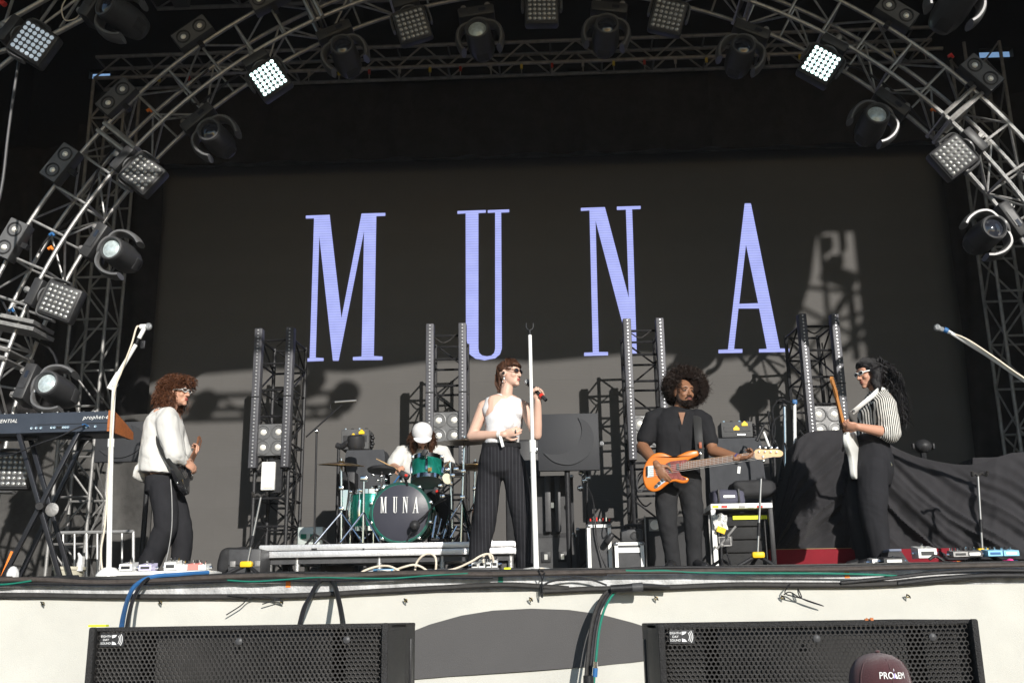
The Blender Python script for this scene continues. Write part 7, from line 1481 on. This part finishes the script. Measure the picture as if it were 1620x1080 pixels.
# ---- drummer
def drummer():
    Y = 10.7; P = lambda x, y, dy=0.: at(x, y, Y+dy)
    t = thing('person', 'drummer in white cap and white T-shirt bending over the drum kit', 'person', fl(665, Y, RZ))
    sk = skinmat('light tan skin', (.50, .27, .18)); b = MB(); hc = P(668, 690, -.14); f = V((.15, -.80, -.58)); R = head_shapes(b, hc, f, (.05, -.55, .8), 1.0); x, ff, u = R.col; nb = P(667, 706, .0)
    b.limb([nb-V((0, 0, .03)), hc-u*.05], [.062, .055], 14); tf = V((0, -1, 0))
    b.limb([P(666, 715, .02), P(666, 745, .04), P(666, 775, .06), P(666, 800, .08)], [(.19, .09), (.185, .12), (.16, .12), (.18, .13)], 20, tf)
    for sx, ex, ey, ed, wx, wy, wd, th in ((635, 622, 738, -.10, 632, 742, -.34, 1), (700, 710, 738, -.12, 694, 748, -.34, -1)):
        s1, e1, w1 = P(sx, 716, .0), P(ex, ey, ed), P(wx, wy, wd); b.limb([nb, s1], [.05, .064], 12); b.limb([s1, e1], [.058, .044], 14); b.limb([e1, w1], [.046, .031], 14); hand(b, w1, V((.2*th, -.8, .05)), V((.5*th, 0, -.8)), -th, 1.0, 1.0)
        st = thing('drumstick', 'wooden drumstick in the drummer\'s %s hand' % ('left-side' if th > 0 else 'right-side'), 'drumstick', w1); d = V((-.5*th if th > 0 else .35, -.6, .22)).normalized(); MB().tube([w1+V((.0, -.06, -.015))-d*.1, w1+V((.0, -.06, -.015))+d*.24, w1+V((.0, -.06, -.015))+d*.29, w1+V((.0, -.06, -.015))+d*.30], [.007, .006, .004, .006], 8).obj('stick', MATS['maple wood'], st)
    for kx, fx_ in ((628, 622), (705, 706)): b.limb([P(666+(kx-666)*.4, 792, .05), P(kx, 796, -.45)], [.10, .07], 14); b.limb([P(kx, 796, -.45), V((fl(fx_, Y-.42, RZ).x, Y-.40, RZ+.09))], [.066, .045], 14)
    body = rlink('body', remesh(b, .006, 4), sk, t)
    hm = hairmat('dark brown long hair', (.05, .022, .012), .5); H = MB(); H.ell(hc-ff*.02+u*.01, (.095, .10, .085), R, 18, 12)
    for k in (-1, 1): H.limb([hc+x*k*.075+u*.02, hc+x*k*.095-u*.07, hc+x*k*.09-u*.14+V((0, -.02, -.03))], [.035, .045, .03], 12)
    H.ell(hc+ff*.062-u*.078, (.036, .026, .028), R, 14, 10); me, fn = blob(H, .009, .010, 30, 9, 2); hr = rlink('hair', me, hm, t, fn)
    C_ = MB()
    for k in (-1, 1): q = curls(hc+x*k*.088-ff*.02-u*.04, (.04, .045, .085), 300, .045, .0036, lambda d: True, 21+k, R, .010, 6, .6, .92); C_.add(q.v, q.f)
    C_.obj('hair_curl', hm, hr)
    cap = MB(); cap.lathe([(.104, .0), (.106, .03), (.100, .065), (.082, .098), (.050, .120), (.012, .128), (.0001, .128)], hc+u*.018-ff*.005, u, 28, ff); ob = cap.obj('cap', WTEE, t)
    me = [hc+u*.022+ff*(.085+.085*cos(a))+x*.092*sin(a)-u*(.016*cos(a)) for a in [-pi/2+i*pi/12 for i in range(13)]]; MB().prism(me, u*.006).obj('cap_brim', WTEE, ob)
    g = MB(); g.tube([P(667, 704, .0), P(667, 709, .01), P(666, 722, .02), P(666, 745, .03), P(666, 770, .05), P(666, 795, .07)], [(.075, .07), (.14, .09), (.205, .12), (.205, .145), (.19, .145), (.19, .15)], 26, True, tf)
    for sx, ex, ey, ed in ((635, 622, 738, -.10), (700, 710, 738, -.12)): s1, e1 = P(sx, 716, .0), P(ex, ey, ed); g.limb([P((sx+666)/2, 714, .0), s1, s1.lerp(e1, .75)], [.08, .086, .082], 16)
    garment('shirt', t, g, WSH, .010, 5, 32, .008, (8, 8, 6), .010, 2)
    g = MB()
    for kx, fx_ in ((628, 622), (705, 706)): g.limb([P(666+(kx-666)*.4, 792, .05), P(kx, 796, -.45)], [.115, .085], 14); g.limb([P(kx, 796, -.45), V((fl(fx_, Y-.42, RZ).x, Y-.40, RZ+.12))], [.08, .06], 14)
    garment('trousers', t, g, DENIM, .012, 4, 35, .005); 
    for fx_ in (622, 706): shoe(t, V((fl(fx_, Y-.42, RZ).x, Y-.42, RZ)), (0, -1))
drummer()

# ---- person with the cap in the pit
def pit_person():
    Y = 3.4; hc = at(1387, 1033, Y); hc.z -= .125
    t = thing('person', 'person in a maroon cap with white lettering in front of the right subwoofer', 'person', V((hc.x, Y, -2)))
    sk = skinmat('pit skin', (.45, .26, .18)); b = MB(); f = V((.12, -1, -.05)); R = head_shapes(b, hc, f, (0, 0, 1), .9); x, ff, u = R.col; nb = hc-u*.17-ff*.02
    b.limb([nb-V((0, 0, .04)), hc-u*.06], [.062, .056], 14); Z = lambda dx, dy, z: V((hc.x+dx, Y+dy, z)); z0 = hc.z
    b.limb([nb-V((0, 0, .06)), Z(0, .02, z0-.4), Z(0, .02, z0-.62), Z(0, .02, z0-.75)], [(.18, .09), (.185, .12), (.15, .11), (.17, .12)], 18, V((0, -1, 0)))
    for s in (-1, 1): b.limb([nb, Z(s*.2, .02, z0-.25), Z(s*.24, .03, z0-.53), Z(s*.22, -.06, z0-.76)], [.05, .06, .045, .03], 12); hand(b, Z(s*.22, -.06, z0-.76), V((0, -.1, -1)), V((-s, 0, 0)), s, .3); b.limb([Z(s*.09, .02, z0-.78), Z(s*.1, 0, z0-1.15), V((hc.x+s*.1, Y+.02, -1.92))], [.09, .065, .045], 14)
    body = rlink('body', remesh(b, .008, 4), sk, t); face_bits(t, body, hc, R, 1.0, ('pit lips', (.35, .10, .09)), True, hairmat('pit brow', (.03, .02, .015)))
    g = MB(); g.tube([nb-V((0, 0, .01)), nb-V((0, 0, .06)), Z(0, .02, z0-.32), Z(0, .02, z0-.6), Z(0, .02, z0-.76)], [(.08, .075), (.16, .09), (.21, .13), (.18, .13), (.18, .13)], 24, True, V((0, -1, 0)))
    for s in (-1, 1): g.limb([Z(s*.12, .02, z0-.24), Z(s*.2, .02, z0-.25), Z(s*.235, .03, z0-.45)], [.07, .078, .07], 14)
    garment('shirt', t, g, BLKC, .011, 4, 3); g = MB()
    for s in (-1, 1): g.limb([Z(s*.09, .02, z0-.76), Z(s*.1, 0, z0-1.15), V((hc.x+s*.1, Y+.02, -1.9))], [.11, .085, .07], 14)
    garment('trousers', t, g, DENIM, .012, 4, 5); shoe(t, V((hc.x-.1, Y, -2)), (0, -1)); shoe(t, V((hc.x+.1, Y, -2)), (0, -1))
    MAR = mat('maroon felt', (.072, .026, .030), .9, 0, .5, 500, .15, 20, spec=.15, sheen=.3)
    cap = MB(); prof = [(.088, -.03), (.0905, .01), (.090, .045), (.083, .078), (.067, .104), (.042, .120), (.013, .1265), (.0001, .127)]
    cap.lathe(prof, hc, u, 36, ff); cm = cap.obj('cap', MAR, t)
    MB().prism([hc-u*.022+ff*(.075+.10*cos(a))+x*.088*sin(a)-u*.02*cos(a) for a in [-pi/2+i*pi/12 for i in range(13)]], u*.006).obj('cap_brim', MAR, cm)
    MB().ell(hc+u*.131, (.009, .009, .005), None, 10, 6).obj('cap_button', MAR, cm)
    def onc(a, h):                             # a point on the cap's shell: angle from the front, height
        for (r0, h0), (r1, h1) in zip(prof, prof[1:]):
            if h0 <= h <= h1: r = r0+(r1-r0)*(h-h0)/(h1-h0); break
        else: r = .1
        return hc+u*h+ff*cos(a)*(r+.0012)+x*sin(a)*(r+.0012)
    for a in (-.02, 1.05, -1.05, 2.1, -2.1, 3.14):  # panel seams
        MB().tube([onc(a, -.03+.155*k/12) for k in range(13)], .0012, 5, False).obj('seam', MAR, cm)
    def curved(mesh, m, nm):
        q = MB(); sgn = 1 if x.x > 0 else -1
        q.add([onc(sgn*(p.x/.0905), p.y) for p in mesh.v], mesh.f); q.obj(nm, m, cm, False)
    def wrap(txt, x0, y0, size, m=WHT):
        tm = text_mesh(txt, size, (0, 0, 0), (1, 0, 0), (0, 1, 0)); q = MB(); q.add([V((x0+p.x*.86, y0+p.y, 0)) for p in tm.v], tm.f)
        me = bpy.data.meshes.new('w'); me.from_pydata([tuple(p) for p in q.v], [], q.f); bm = bmesh.new(); bm.from_mesh(me); bmesh.ops.subdivide_edges(bm, edges=bm.edges[:], cuts=2); bm.verts.index_update(); q = MB(); q.add([V(p.co) for p in bm.verts], [[p.index for p in f_.verts] for f_ in bm.faces]); bm.free(); bpy.data.meshes.remove(me); curved(q, m, 'lettering')
    cxp = .006
    wrap('PRO', cxp-.020, .068, .028); wrap('EM', cxp+.031, .067, .026)
    q = MB(); q.add([(cxp+.002, .060, 0), (cxp+.006, .062, 0), (cxp+.009, .060, 0), (cxp+.006, .084, 0)], [(0, 1, 3), (1, 2, 3)]); curved(q, mat('lilac print', (.35, .28, .62), .6), 'emblem')
    q = MB(); q.add([(cxp+.009, .060, 0), (cxp+.017, .060, 0), (cxp+.0115, .072, 0), (cxp+.008, .089, 0), (cxp+.0065, .084, 0)], [(0, 1, 2), (0, 2, 3), (0, 3, 4)]); curved(q, WHT, 'emblem')
pit_person()

# ------------------------------------------------------------------ thin haze volume added to lift the blacks in shade
hz = bpy.data.materials.new('black lifting haze'); hz.use_nodes = True; n_ = hz.node_tree.nodes; n_.clear(); o_ = n_.new('ShaderNodeOutputMaterial'); v_ = n_.new('ShaderNodeVolumePrincipled')
v_.inputs['Density'].default_value = .00055; v_.inputs['Color'].default_value = (.93, .95, 1, 1); v_.inputs['Anisotropy'].default_value = .0; hz.node_tree.links.new(v_.outputs[0], o_.inputs['Volume'])
h_ = MB().box((0, 5.0, 4.0), (124, 124, 14.0)).obj('haze', hz, None, False); tag(h_, kind='stuff')
